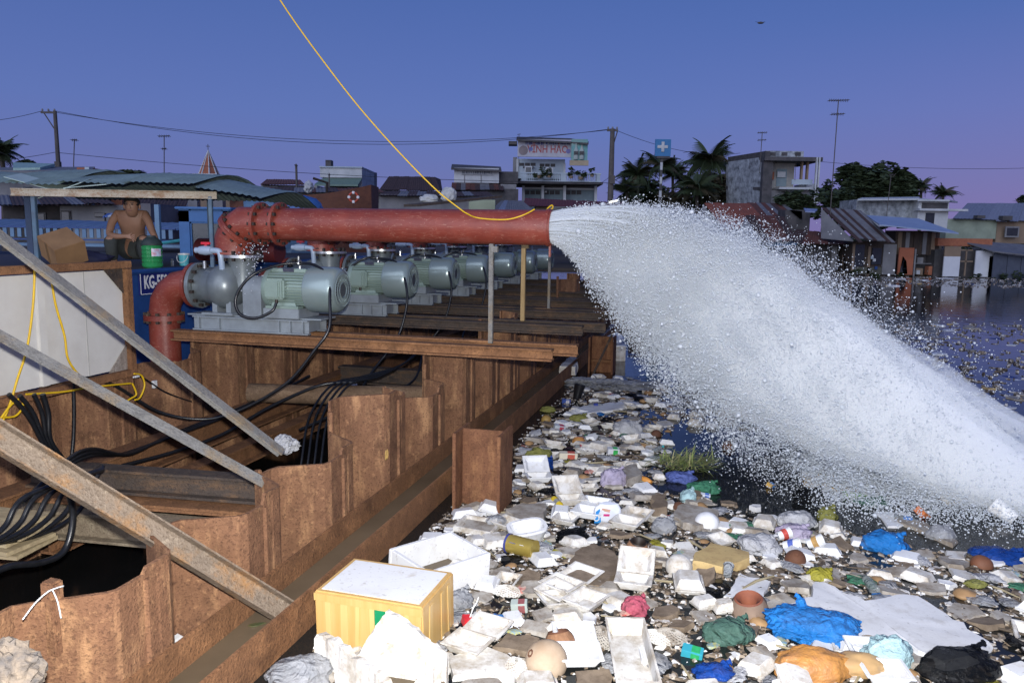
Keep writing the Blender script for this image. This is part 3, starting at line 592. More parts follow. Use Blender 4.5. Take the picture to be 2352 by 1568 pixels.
# white string tied round the pile tip, broken wood, blue plastic in the pit
c = px(-1.90, (52, 1422), (80, 1385), (105, 1362), (120, 1353), (145, 1345))
cord('white_string', WHITEP, c, 0.0024, 'white string tied round the tip of a rusty pile', 'string')
cord('white_string', WHITEP, px(-1.90, (120, 1353), (132, 1380), (140, 1418)), 0.0024, 'loose end of white string hanging on a rusty pile', 'string')

# ================================================================== BARGE
HULLB = pm('blue_hull_paint', (0.020, 0.075, 0.26), (0.012, 0.045, 0.16), 3, 0.45, 0, 0.12, 12)
DECK = pm('dark_deck_plate', (0.035, 0.040, 0.055), (0.07, 0.05, 0.04), 4, 0.75, 0, 0.2)
bg_ = sitething('barge', 'blue steel barge with a number plate moored behind the pump row', 'barge', -4.6, 2.6, 0)
m = MB(); m.add([(0, 0, -.4), (0, 9, -.4), (-4, 9, -.4), (-4, 0, -.4), (0, 0, 1.24), (0, 9, 1.24), (-4, 9, 1.24), (-4, 0, 1.24)], [(0, 1, 5, 4), (1, 2, 6, 5), (2, 3, 7, 6), (3, 0, 4, 7)]); m.obj('hull', HULLB, bg_)
MB().box((-2, 4.5, 1.23), (3.98, 8.98, 0.02)).obj('deck', DECK, bg_)
MB().tube([(0.012, 0, 1.235), (0.012, 9, 1.235)], 0.022, 8).obj('rub_rail', HULLB, bg_)
for t in (0.9, 1.8, 4.2, 5.4, 6.6): MB().box((0.006, t, 0.5), (0.012, 0.03, 1.4)).obj('hull_rib', HULLB, bg_)
PLATEB = pm('navy_number_plate', (0.010, 0.020, 0.16), (0.008, 0.016, 0.12), 5, 0.4)
pl = MB().box((0.012, 3.12, 1.14), (0.010, 0.62, 0.20)).obj('number_plate', PLATEB, bg_)
m = MB()
for (c, d) in (((0.019, 3.12, 1.232), (0.003, 0.59, 0.006)), ((0.019, 3.12, 1.048), (0.003, 0.59, 0.006)), ((0.019, 2.825, 1.14), (0.003, 0.006, 0.184)), ((0.019, 3.415, 1.14), (0.003, 0.006, 0.184))): m.box(c, d)
m.obj('plate_border', WHITEP, pl)
tm = textmesh('KG-5500', 0.150, 0.60, 0.004); tm.transform(Matrix.Rotation(math.pi / 2, 4, 'Z')); mkobj('plate_lettering', tm, WHITEP, pl, (0.0195, 3.03, 1.14))
# steel suction header: dark red pipe on deck, tray
tag(MB().lathe([(0, 0), (0.12, 0), (0.12, 0.95), (0, 0.95)], 20, (0, 0, 0), 'X', False).obj('deck_pipe', pm('dull_red_pipe', (0.13, 0.022, 0.022), (0.09, 0.018, 0.018), 4, 0.5), None, site(-5.35, 7.25, 1.37), -PHI, smooth=40), 'dull red pipe lying on the barge deck behind the bucket', 'pipe')
# water jug
def glassy(name, col, trans=0.85, rough=0.08):
    m, n, b = newmat(name); b.inputs['Base Color'].default_value = c4(col); b.inputs['Transmission Weight'].default_value = trans; b.inputs['Roughness'].default_value = rough; b.inputs['IOR'].default_value = 1.3; return m
JUG = glassy('green_jug_plastic', (0.06, 0.50, 0.16), 0.55, 0.1)
jp = site(*ons(351, 616, -4.72)); jp.z = 1.252
jg = thing('water_jug', 'green ribbed water jug with a neck painted shadow dark on the barge edge', 'jug', jp, 0.3)
pr = [(0, 0), (0.070, 0), (0.082, 0.012)]
for k in range(5): z = 0.02 + k * 0.034; pr += [(0.084, z), (0.084, z + .022), (0.079, z + .026), (0.079, z + .032)]
pr += [(0.083, 0.195), (0, 0.195)]
MB().lathe(pr, 26, (0, 0, 0), 'Z', False).obj('body', JUG, jg, smooth=30)
MB().lathe([(0.086, 0.192), (0.088, 0.205), (0.078, 0.225), (0.062, 0.245), (0.038, 0.262), (0.034, 0.275), (0, 0.275)], 22, (0, 0, 0), 'Z', False).obj('shaded_neck', pm('shadow_dark_green', (0.030, 0.045, 0.045), (0.02, 0.03, 0.03), 9, 0.6), jg, smooth=30)  # jug shoulder and neck; the shadow on them is put into this dark colour
m = MB(); n = 8
m.add([(0.0865 * math.cos(a), 0.0865 * math.sin(a), z) for z in (0.10, 0.165) for a in [-1.5 + 1.0 * i / n for i in range(n + 1)]], [(i, i + 1, n + 2 + i, n + 1 + i) for i in range(n)]); m.obj('label_sticker', pm('jug_sticker', (0.55, 0.65, 0.8), (0.5, 0.1, 0.12), 14, 0.4, 0, 0), jg)
bp = site(*ons(423, 606, -4.75)); bp.z = 1.252
bk = thing('bucket', 'small cyan bucket with a white rim on the barge edge', 'bucket', bp)
MB().lathe([(0, 0), (0.038, 0), (0.048, 0.10), (0, 0.10)], 20, (0, 0, 0), 'Z', False).obj('body', pm('cyan_bucket_plastic', (0.12, 0.50, 0.58), (0.10, 0.43, 0.50), 3, 0.35), bk, smooth=40)
MB().lathe([(0.049, 0.098), (0.052, 0.10), (0.052, 0.112), (0.046, 0.112)], 20, (0, 0, 0), 'Z', False).obj('rim', WHITEP, bk)
MB().tube([(0.05 * math.cos(a) + 0.0, -0.03 - 0.04 * math.sin(a), 0.09 - 0.06 * math.sin(a)) for a in [math.pi * i / 8 for i in range(9)]], 0.003, 5).obj('handle', WHITEP, bk)
gp = site(*ons(396, 604, -4.78)); gp.z = 1.252
tag(MB().lathe([(0, 0), (0.012, 0), (0.014, .05), (0.009, .055), (0.009, .065), (0, .065)], 12, (0, 0, 0), 'Z', False).obj('drinking_glass', glassy('clear_glass', (0.8, 0.85, 0.85), 0.9), None, gp, 0, smooth=40), 'small clear glass standing between the jug and the bucket', 'glass')
CARD = pm('brown_cardboard', (0.30, 0.17, 0.075), (0.20, 0.11, 0.05), 3, 0.85, 0, 0.1)
cbp = atY(148, 585, 6.35)
cb = thing('cardboard_box', 'brown cardboard box tipped on its corner on the barge', 'box', cbp, (0.35, 0.42, -0.55))
MB().box((0, 0, 0.06), (0.27, 0.24, 0.19)).obj('body', CARD, cb, bevel=0.004)
MB().box((0, -0.1215, 0.06), (0.03, 0.002, 0.188)).obj('tape', pm('brown_tape', (0.22, 0.13, 0.06), (0.2, 0.12, 0.05), 5, 0.3), cb)
nb = thing('cloth_bundle', 'dark navy cloth bundle beside the cardboard box', 'bundle', atY(205, 595, 6.6))
def blob(r, sq=(1, 1, 1), seed=0, amp=0.25, sub=3, fr=1.6, ridge=0.0):
    bm = bmesh.new(); bmesh.ops.create_icosphere(bm, subdivisions=sub, radius=1.0); off = Vector((seed * 7.3, seed * 3.1, seed * 1.7))
    for v in bm.verts:
        d = v.co.normalized(); k = 1 + amp * mnoise.noise(d * fr + off) + amp * 0.5 * mnoise.noise(d * fr * 2.3 + off)
        if ridge: k += ridge * (abs(mnoise.noise(d * fr * 2.7 + off * 2)) - 0.25) + ridge * 0.5 * (abs(mnoise.noise(d * fr * 6.1 - off)) - .2)
        v.co = Vector((d.x * sq[0], d.y * sq[1], d.z * sq[2])) * (k * r)
    m = MB(); idx = {v: i for i, v in enumerate(bm.verts)}; m.add([tuple(v.co) for v in bm.verts], [tuple(idx[v] for v in f.verts) for f in bm.faces]); bm.free(); return m
blob(0.12, (1.5, 1, .6), 3, .3, 3, 1.5, .2).obj('cloth', pm('navy_cloth', (0.012, 0.015, 0.05), (0.02, 0.02, 0.06), 6, 0.8), nb, smooth=60)
# ------------------------------------------------------------------ canopy over the barge
cn = thing('canopy', 'sagging mint corrugated canopy on rusty posts over the barge', 'canopy', (0, 0, 0))
MINT = pm('faded_mint_sheet', (0.30, 0.40, 0.36), (0.18, 0.24, 0.22), 2.5, 0.55, 0, 0.2)
RUSTW = rust('white_paint_rusting', (0.28, 0.17, 0.08), (0.52, 0.46, 0.36), (0.58, 0.54, 0.45), stretch=(2, 5, 5), tint=(0.25, 0.11, 0.04), rough=0.6)
a = atY(26, 441, 6.5); b = atY(498, 449, 6.9)
MB().hsec(a, b, 0.05, 0.062, 0.008, 0.03).obj('front_beam', RUSTW, cn, bevel=0.003)
POSTB = pm('blue_grey_post_paint', (0.09, 0.17, 0.25), (0.07, 0.10, 0.14), 5, 0.5)
for (u, Y, mt, wd) in ((77, 6.55, POSTB, 0.036), (66, 7.4, pm('navy_post_paint', (0.03, 0.06, 0.13), (0.02, 0.04, 0.09), 5, 0.5), 0.06), (483, 6.88, POSTB, 0.032), (480, 8.6, POSTB, 0.04)):
    p = atY(u, 455, Y); zt = (a.z if Y < 7 else 1.95); MB().box((p.x, p.y, (1.2 + zt) / 2), (wd, wd, zt - 1.2)).obj('post', mt, cn, bevel=0.003)
# corrugated sheets, each a ribbed curved strip from the eave over the crest
def corr_sheet(x0, x1, y0, y1, y2, zf, zc, zb, nx=30, ny=8, amp=0.006, wl=0.055, sag=0.0, seed=0):
    m = MB(); vs = []; 
    for j in range(ny + 1):
        k = j / ny; y = y0 + (y2 - y0) * k
        kk = (y - y0) / (y1 - y0) if y < y1 else 1 - (y - y1) / (y2 - y1) * 1.0
        z = (zf if y < y1 else zb) + (zc - (zf if y < y1 else zb)) * math.sin(max(0, min(1, kk)) * math.pi / 2)
        for i in range(nx + 1):
            x = x0 + (x1 - x0) * i / nx; vs.append((x, y, z + amp * math.sin(2 * math.pi * x / wl) + 0.03 * mnoise.noise(Vector((x * 1.3, y, seed))) + sag * (x - x0) / (x1 - x0)))
    fs = [(j * (nx + 1) + i, j * (nx + 1) + i + 1, (j + 1) * (nx + 1) + i + 1, (j + 1) * (nx + 1) + i) for j in range(ny) for i in range(nx)]
    return m.add(vs, fs)
for k in range(5):
    x0 = -4.9 + 0.54 * k
    corr_sheet(x0, x0 + 0.58, 6.5 + .06 * k, 7.7, 8.9, 1.93 + .004 * (k % 2) + 0.012 * k - .03 * (k == 4), 2.10 + .010 * math.sin(k * 2.1) + .006 * (k % 2) - .05 * (k == 4), 1.9, 36, 8, 0.006, 0.058, -0.10 if k == 4 else 0, k).obj('roof_sheet', MINT, cn)
for (u, v, L_, ang, tilt) in ((85, 418, .42, .25, .2), (150, 432, .40, -.35, .25), (210, 425, .36, -.1, .15)):
    p = atY(u, v, 6.7); MB().box((p.x, p.y, p.z), (L_, 0.22, 0.006), Matrix.Rotation(ang, 3, 'Y') @ Matrix.Rotation(tilt, 3, 'X')).obj('loose_sheet', pm('pale_mint_sheet', (0.45, 0.56, 0.52), (0.36, 0.45, 0.42), 4, 0.5), cn)

# ================================================================== PERSON
SKIN = pm('skin', (0.30, 0.165, 0.105), (0.25, 0.135, 0.085), 6, 0.55, 0, 0.05)
HAIR = pm('black_hair', (0.012, 0.011, 0.011), (0.02, 0.018, 0.018), 30, 0.5, 0, 0.4, 60)
TROU = pm('dark_grey_green_trousers', (0.040, 0.046, 0.044), (0.028, 0.032, 0.031), 8, 0.85, 0, 0.3, 25)
def skinmesh(name, verts, edges, radii, sub=2, root=0):
    me = bpy.data.meshes.new(name); me.from_pydata([tuple(v) for v in verts], edges, []); o = bpy.data.objects.new(name, me); COL.objects.link(o)
    md = o.modifiers.new('skin', 'SKIN'); md.use_smooth_shade = True
    sv = me.skin_vertices[0].data
    for i, r in enumerate(radii): sv[i].radius = r if isinstance(r, tuple) else (r, r); sv[i].use_root = (i == root)
    s2 = o.modifiers.new('sub', 'SUBSURF'); s2.levels = sub; s2.render_levels = sub
    dg = bpy.context.evaluated_depsgraph_get(); dg.update(); m2 = bpy.data.meshes.new_from_object(o.evaluated_get(dg)); bpy.data.objects.remove(o); m2.name = name
    m2.polygons.foreach_set('use_smooth', [True] * len(m2.polygons)); return m2
pp = atY(306, 600, 7.15); pp.z = 1.20
man = thing('person', 'bare-chested person squatting on the barge with forearms on the knees, in dark trousers', 'person', pp, 0.15)
V = []; E_ = []; R_ = []
def chain(start, pts):
    i0 = start
    for (p, r) in pts:
        V.append(Vector(p)); R_.append(r); j = len(V) - 1
        if i0 is not None: E_.append((i0, j))
        i0 = j
    return i0
# metres, x right, y away from viewer, z up; squat leaning forward to the viewer's right
chain(None, [((0.00, 0.16, 0.25), (0.15, 0.12))])
chain(0, [((-0.01, 0.10, 0.40), (0.135, 0.10)), ((0.00, 0.02, 0.52), (0.145, 0.105)), ((0.02, -0.04, 0.62), (0.155, 0.10))]); ch = 3
nk = chain(ch, [((0.05, -0.115, 0.660), 0.056)])
hd = chain(nk, [((0.065, -0.165, 0.685), 0.070), ((0.07, -0.185, 0.735), (0.078, 0.088)), ((0.07, -0.18, 0.795), (0.076, 0.086)), ((0.07, -0.175, 0.835), 0.045)])
# his right arm (viewer's left): upper arm down, forearm level across the knees
ra = chain(ch, [((-0.14, -0.03, 0.66), 0.058), ((-0.185, -0.10, 0.56), 0.047), ((-0.19, -0.19, 0.425), 0.042), ((-0.08, -0.27, 0.405), 0.036), ((0.045, -0.32, 0.41), 0.027), ((0.085, -0.335, 0.405), (0.034, 0.017))])
for k, (dx, dy, dz) in enumerate(((0.045, -0.012, 0.012), (0.05, -0.022, 0.0), (0.046, -0.03, -0.012), (0.036, -0.036, -0.022))):
    b = V[ra] + Vector((0.02, -0.006 * k, 0.014 - 0.012 * k)); chain(ra, [(b, 0.010), (b + Vector((dx * .5, dy * .5, dz * .5)), 0.009), (b + Vector((dx * .9, dy, dz - .015)), 0.008)])
chain(ra, [(V[ra] + Vector((-0.002, 0.0, 0.028)), 0.011), (V[ra] + Vector((0.028, -0.02, 0.038)), 0.009)])
# his left arm (viewer's right): reaching out over the left knee
la = chain(ch, [((0.175, -0.06, 0.66), 0.058), ((0.235, -0.13, 0.575), 0.046), ((0.285, -0.20, 0.475), 0.041), ((0.34, -0.29, 0.41), 0.034), ((0.375, -0.36, 0.375), 0.026), ((0.385, -0.395, 0.355), (0.034, 0.017))])
for k, (dx, dy, dz) in enumerate(((-0.03, -0.035, -0.02), (-0.012, -0.04, -0.028), (0.006, -0.038, -0.032), (0.022, -0.03, -0.032))):
    b = V[la] + Vector((-0.018 + 0.012 * k, -0.02, -0.01)); chain(la, [(b, 0.010), (b + Vector((dx * .5, dy * .5, dz * .5)), 0.009), (b + Vector((dx, dy * .9, dz)), 0.008)])
chain(la, [(V[la] + Vector((-0.028, 0.004, -0.004)), 0.011), (V[la] + Vector((-0.045, -0.025, -0.014)), 0.009)])
# legs: thighs up and forward, shins down to the feet
for sx, kx in ((-1, -0.16), (1, 0.20)):
    chain(0, [((sx * 0.10, 0.08, 0.24), 0.092), ((kx * 0.9, -0.10, 0.33), 0.078), ((kx, -0.26, 0.385), 0.062), ((kx * 0.98, -0.235, 0.24), 0.052), ((kx * 0.95, -0.17, 0.09), 0.038), ((kx * 0.96, -0.17, 0.035), 0.036), ((kx * 1.05, -0.28, 0.022), (0.042, 0.02))])
bodyme = skinmesh('body', V, E_, R_)
body = mkobj('body', bodyme, SKIN, man)
def uvs(c, r, sq=(1, 1, 1), seg=14, rg=10, keep=None):
    m = MB(); vs = []; fs = []
    rings = []
    for i in range(rg + 1):
        th = math.pi * i / rg; rings.append([Vector(c) + Vector((r * sq[0] * math.sin(th) * math.cos(a), r * sq[1] * math.sin(th) * math.sin(a), r * sq[2] * math.cos(th))) for a in [2 * math.pi * j / seg for j in range(seg)]])
    return m.ring(rings, False)
mk = 1 / K
h0 = Vector((0.07, -0.18, 0.76)) * mk
hm = uvs(h0 + Vector((0, 0.018, 0.030)) * mk, 0.099 * mk, (0.88, 1.0, 0.86), 18, 12); hm.v = [(x, y, z) for x, y, z in hm.v]
for i, (x, y, z) in enumerate(hm.v):
    if y < h0.y - 0.045 * mk and z < h0.z + 0.035 * mk: hm.v[i] = (x, h0.y - 0.0 * mk, z)
    d = mnoise.noise(Vector((x * 40, y * 40, z * 40))); hm.v[i] = (hm.v[i][0] + .004 * d, hm.v[i][1], hm.v[i][2] + .005 * d)
hm.obj('hair', HAIR, man, smooth=60)
fc = h0 + Vector((0.0, -0.088, 0)) * mk
m = MB(); m.frustum(fc + Vector((0, 0.004, -0.035)) * mk, (0.036 * mk, 0.03 * mk), (0.012 * mk, 0.016 * mk), 0.045 * mk); m.obj('nose', SKIN, body, smooth=80)
for sx in (-1, 1):
    uvs(fc + Vector((sx * 0.031, 0.008, 0.012)) * mk, 0.011 * mk, (1.2, .6, .7), 8, 6).obj('eye', pm('dark_eye', (0.03, 0.02, 0.02)), body, smooth=60)
    MB().box(fc + Vector((sx * 0.032, 0.003, 0.030)) * mk, (0.034 * mk, 0.01 * mk, 0.007 * mk)).obj('eyebrow', HAIR, body)
    uvs(h0 + Vector((sx * 0.083, 0.015, -0.012)) * mk, 0.028 * mk, (.45, .7, 1.1), 10, 8).obj('ear', SKIN, body, smooth=60)
MB().box(fc + Vector((0, 0.010, -0.058)) * mk, (0.042 * mk, 0.012 * mk, 0.010 * mk)).obj('mouth', pm('lips', (0.22, 0.08, 0.07)), body, bevel=0.002)
# trousers over hips and thighs to below the knee
V = []; E_ = []; R_ = []
chain(None, [((0.00, 0.15, 0.27), (0.175, 0.145))]); chain(0, [((-0.005, 0.11, 0.385), (0.158, 0.125))])
for sx, kx in ((-1, -0.16), (1, 0.20)): chain(0, [((sx * 0.10, 0.08, 0.24), 0.115), ((kx * 0.9, -0.10, 0.335), 0.100), ((kx, -0.265, 0.385), 0.084), ((kx * 0.98, -0.235, 0.24), 0.074), ((kx * 0.96, -0.18, 0.12), 0.062)])
mkobj('trousers', skinmesh('trousers', V, E_, R_), TROU, man)

pm60 = ons(888, 1045, -1.784); tm = textmesh('60', 0.085, 0.55, 0.0); tm.transform(Matrix.Rotation(math.pi / 2, 4, 'Z')); mkobj('paint_mark', tm, pm('yellow_chalk_paint', (0.62, 0.42, 0.12), (0.5, 0.3, 0.1), 20, 0.8), fw, pm60)
# ================================================================== BACKGROUND TOWN
def XZ(u, v, D): p = atY(u, v, D); return p.x, p.z
def rct(r, D):
    u0, v0, u1, v1 = r; x0, _ = XZ(u0, (v0 + v1) / 2, D); x1, _ = XZ(u1, (v0 + v1) / 2, D); _, z1 = XZ((u0 + u1) / 2, v0, D); _, z0 = XZ((u0 + u1) / 2, v1, D); return x0, x1, z0, z1
class Bld:
    def __init__(s, name, label, cat, D, u, group=None):
        s.D = D; x, _ = XZ(u, 530, D); s.o = Vector((x, D, 0.2)); s.root = thing(name, label, cat, s.o, 0, group)
    def box(s, name, mat, r, depth=0.1, back=0.0, parent=None, z0=None, bevel=0):
        x0, x1, a, b = rct(r, s.D)
        if z0 is not None: a = z0
        m = MB().box(((x0 + x1) / 2 - s.o.x, back + depth / 2, (a + b) / 2 - s.o.z), (x1 - x0, depth, b - a)); return m.obj(name, mat, parent or s.root, bevel=bevel)
    def pt(s, u, v, dy=0.0): p = atY(u, v, s.D + dy); return p - s.o
    def slab(s, name, mat, pts, th=0.05, parent=None):
        P = [s.pt(*p) for p in pts]; n = len(P); dn = Vector((0, 0, -th))
        return MB().add(P + [p + dn for p in P], [tuple(range(n)), tuple(range(2 * n - 1, n - 1, -1))] + [(i, n + i, n + (i + 1) % n, (i + 1) % n) for i in range(n)]).obj(name, mat, parent or s.root)
    def sheets(s, mats, ul, ur, lr, ll, n, th=0.03, parent=None, seed=0):
        rn = random.Random(seed); A_, B_, C_, D_ = s.pt(*ul), s.pt(*ur), s.pt(*lr), s.pt(*ll)
        for i in range(n):
            k0, k1 = i / n, (i + 1.0) / n; e0 = rn.uniform(-.03, .06); up = Vector((0, 0, 0.012 * (i % 2) + rn.uniform(0, .015)))
            p = [A_.lerp(B_, k0), A_.lerp(B_, k1), D_.lerp(C_, k1 + 0), D_.lerp(C_, k0 + 0)]
            p[2] = p[2] + (p[2] - p[1]) * e0; p[3] = p[3] + (p[3] - p[0]) * e0; p = [q + up for q in p]
            # ribbed sheet
            R = 6; vs = []; nr = (p[1] - p[0]).cross(p[3] - p[0]).normalized()
            if nr.z < 0: nr = -nr
            for j in range(R + 1):
                h = nr * (th * 0.5 * (j % 2)); vs += [p[0].lerp(p[1], j / R) + h, p[3].lerp(p[2], j / R) + h]
            vs += [v - nr * th for v in vs]; M_ = 2 * (R + 1)
            fs = [(2 * j, 2 * j + 2, 2 * j + 3, 2 * j + 1) for j in range(R)] + [(M_ + 2 * j, M_ + 2 * j + 1, M_ + 2 * j + 3, M_ + 2 * j + 2) for j in range(R)]
            MB().add(vs, fs + [(1, 2 * R + 1, M_ + 2 * R + 1, M_ + 1)][:0]).obj('roof_sheet', mats[rn.randrange(len(mats))], parent or s.root)
    def windows(s, rects, frame, pane, depth=0.06, name='window'):
        for r in rects:
            f = s.box(name, frame, r, depth, -0.04)
            u0, v0, u1, v1 = r; k = 0.14 * min(u1 - u0, v1 - v0)
            s.box('pane', pane, (u0 + k, v0 + k, u1 - k, v1 - k), 0.02, -0.055, f)
def wall(name, c, d=None, sc=1.2): return pm(name, c, d or tuple(x * .72 for x in c), sc, 0.9, 0, 0.15, 12)
W_WHITE = wall('aged_white_wall', (0.60, 0.62, 0.62), (0.42, 0.45, 0.46)); W_GREY = wall('grey_render_wall', (0.27, 0.27, 0.27), (0.17, 0.17, 0.18)); W_PALE = wall('pale_blue_wall', (0.48, 0.56, 0.60), (0.38, 0.46, 0.52))
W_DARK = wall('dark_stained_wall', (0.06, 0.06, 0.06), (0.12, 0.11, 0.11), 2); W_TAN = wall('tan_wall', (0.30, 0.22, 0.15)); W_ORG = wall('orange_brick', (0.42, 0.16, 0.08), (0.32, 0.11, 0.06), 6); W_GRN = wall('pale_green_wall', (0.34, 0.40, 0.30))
W_MOULD = wall('mould_streaked_wall', (0.46, 0.50, 0.52), (0.10, 0.11, 0.12), 2.5)
RF_RUST = pm('rust_red_roof', (0.16, 0.055, 0.035), (0.09, 0.04, 0.03), 3, 0.85, 0, 0.3, 10, (1, 1, 3)); RF_BRN = pm('brown_roof', (0.075, 0.042, 0.035), (0.05, 0.032, 0.03), 3, 0.85, 0, 0.3, 10)
RF_GREY = pm('grey_sheet_roof', (0.20, 0.20, 0.21), (0.13, 0.13, 0.14), 3, 0.7, 0, 0.2, 10); RF_BLUE = pm('pale_blue_sheet_roof', (0.34, 0.42, 0.56), (0.28, 0.35, 0.48), 3, 0.5, 0, 0.1); RF_TILE = pm('terracotta_tile_roof', (0.28, 0.085, 0.05), (0.18, 0.06, 0.04), 4, 0.85, 0, 0.4, 20)
PANE = pm('dark_pane', (0.025, 0.03, 0.035), (0.04, 0.045, 0.05), 4, 0.2); PLANKD = pm('dark_shack_planks', (0.085, 0.062, 0.048), (0.05, 0.04, 0.034), 3, 0.9, 0, 0.3, 16, (6, 6, 1)); CURT = pm('grey_blue_shutter', (0.24, 0.32, 0.34), (0.18, 0.25, 0.28), 2, 0.6, 0, 0.1)
# ---- left bank
b = Bld('long_house', 'long grey house with a flat sheet roof behind the canopy', 'house', 24, 100)
b.box('wall', W_GREY, (-60, 392, 178, 470), 3); b.box('wall_end', W_ORG, (178, 385, 208, 470), 3.0, .02)
b.slab('roof', RF_GREY, [(-80, 397, -.4), (214, 389, -.4), (218, 383, 3.2), (-80, 385, 3.2)], .1); b.slab('upper_roof', pm('mint_sheet', (0.35, 0.52, 0.46)), [(30, 386, 1), (92, 385, 1), (126, 376, 3), (30, 373, 3)], .1)
b.box('gable_post', W_PALE, (205, 385, 215, 470), .2, -.2); b.box('side_wall', W_ORG, (215, 391, 241, 470), 1.5, 1)
b = Bld('bank_house', 'low grey rendered house with small vent openings beside the boats', 'house', 19, 220)
b.box('wall', W_GREY, (140, 470, 285, 560), 3); b.box('wall', wall('dim_wall', (0.20, 0.19, 0.20)), (285, 466, 330, 560), 3, .4); b.box('wall', W_DARK, (-40, 470, 140, 560), 3, .8)
b.windows([(219, 489, 244, 499), (293, 490, 312, 498), (83, 488, 108, 530), (143, 484, 165, 540)], W_DARK, PANE)
b.sheets([RF_BRN, RF_GREY], (-40, 450, 3), (230, 450, 3), (265, 468, -.4), (-40, 474, -.4), 9, seed=1)
b = Bld('shed', 'brown sheet roofed shed on the bank behind the squatting person', 'shed', 21, 430)
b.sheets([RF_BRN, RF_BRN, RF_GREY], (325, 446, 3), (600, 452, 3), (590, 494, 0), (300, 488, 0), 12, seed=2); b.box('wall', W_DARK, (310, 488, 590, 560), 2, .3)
for u in (410, 440, 470, 500, 530, 556): b.box('plank', W_GREY if u % 20 else W_TAN, (u, 452, u + 22, 482), .05, .6)
# striped awning
aw = Bld('awning', 'blue and white striped awning over the bank stalls', 'awning', 16, 270)
for k in range(6): aw.slab('stripe', (pm('awning_blue', (0.06, 0.14, 0.42)), pm('awning_white', (0.48, 0.54, 0.64)))[k % 2], [(236 + 11 * k, 497 - 1.8 * k, 0), (247.4 + 11 * k, 495.2 - 1.8 * k, 0), (258 + 11 * k, 489 - 1.0 * k, 1.2), (247 + 11 * k, 490 - 1.0 * k, 1.2)], .03)
aw.box('post', W_DARK, (240, 497, 242, 545), .05); aw.box('post', W_DARK, (300, 490, 302, 545), .05)
# ---- church steeple
b = Bld('church_steeple', 'orange and white church spire with a cross above the roofs', 'steeple', 70, 470)
b.box('tower', W_WHITE, (447, 401, 495, 480), 1.9); b.box('cornice', W_WHITE, (443, 399, 499, 403), 2.1, -.1)
def px2(u, v, D): p = atY(u, v, D); return p
ap = b.pt(470, 346, .95); xs0 = b.pt(448, 400).x; xs1 = b.pt(493, 400).x; zb = b.pt(470, 400).z
SPO = wall('spire_orange', (0.42, 0.15, 0.08)); 
m = MB(); n = 8; cx = (xs0 + xs1) / 2; rr = (xs1 - xs0) / 2
m.add([(cx + rr * math.cos(2 * math.pi * (i + .5) / n), .95 + rr * math.sin(2 * math.pi * (i + .5) / n), zb) for i in range(n)] + [(cx, .95, ap.z)], [(i, (i + 1) % n, n) for i in range(n)]); m.obj('spire', SPO, b.root)
for i in range(n):
    a = 2 * math.pi * (i + .5) / n; MB().tube([(cx + rr * 1.01 * math.cos(a), .95 + rr * 1.01 * math.sin(a), zb), (cx, .95, ap.z + .05)], [0.075, 0.03], 5).obj('rib', W_WHITE, b.root)
m = MB(); m.tube([(cx, .95, ap.z), (cx, .95, ap.z + .55)], .03, 5); m.box((cx, .95, ap.z + .37), (.34, .05, .05)); m.obj('cross', W_DARK, b.root)
for u in (458, 483): b.windows([(u - 5, 406, u + 5, 424)], W_WHITE, PANE, name='belfry_opening')
# ---- middle houses
b = Bld('house', 'small grey house with a rust red roof behind the wooden boat', 'house', 34, 650)
b.box('wall', W_GREY, (592, 424, 722, 480), 3, .5); b.sheets([RF_RUST], (612, 412, 2.5), (690, 414, 2.5), (700, 424, 0), (597, 424, 0), 5, seed=4); b.windows([(605, 428, 640, 446)], W_DARK, PANE)
b = Bld('white_house', 'white flat roofed house with a green awning and a roof stack', 'house', 46, 790)
b.box('parapet', W_WHITE, (736, 385, 832, 408), 4, -.1); b.box('wall', W_WHITE, (745, 408, 832, 480), 4); b.slab('awning', pm('green_awning', (0.16, 0.25, 0.20)), [(722, 423, -1), (822, 424, -1), (832, 409, 0), (742, 409, 0)], .1); b.box('opening', W_DARK, (752, 424, 824, 438), .05, -.04)
b.slab('side_wall', W_GREY, [(832, 390, .2), (866, 397, 6), (866, 480, 6), (832, 480, .2)], .05); b.box('roof_stack', W_DARK, (738, 364, 751, 386), .6, 1); b.box('parapet_cap', W_PALE, (735, 383, 833, 386), 4.2, -.2)
b = Bld('house', 'house with a dark brown hipped roof beyond the red pipe', 'house', 37, 945)
b.sheets([RF_BRN], (893, 406, 2.5), (1000, 407, 2.5), (1012, 437, 0), (871, 436, 0), 9, seed=5); b.box('wall', W_GREY, (860, 437, 1020, 490), 3, .4); b.slab('roof_end', RF_BRN, [(1000, 407, 2.5), (1012, 412, 3), (1016, 437, 1.5), (1012, 437, 0)], .05)
b = Bld('sign_house', 'white upper storey with a faded name board under a ragged dark roof', 'house', 44, 1095)
b.box('wall', W_WHITE, (1043, 386, 1146, 420), 3); b.slab('roof', W_DARK, [(1036, 386, -.3), (1152, 391, -.3), (1150, 383, 3), (1038, 377, 3)], .1)
b.box('name_board', wall('faded_board', (0.40, 0.42, 0.42), (0.30, 0.31, 0.33)), (1060, 391, 1132, 402), .05, -.08); rl = random.Random(6)
for j in range(17): b.box('worn_letter', wall('faded_letters', (0.13, 0.14, 0.17)), (1062 + j * 4.1, 393.5 + rl.uniform(-.5, .5), 1062 + j * 4.1 + rl.uniform(1.4, 3.4), 399.5 + rl.uniform(-.8, .5)), .008, -.09)
for u in (1066, 1104): b.box('pilaster', W_GREY, (u, 402, u + 2, 420), .03, -.03)
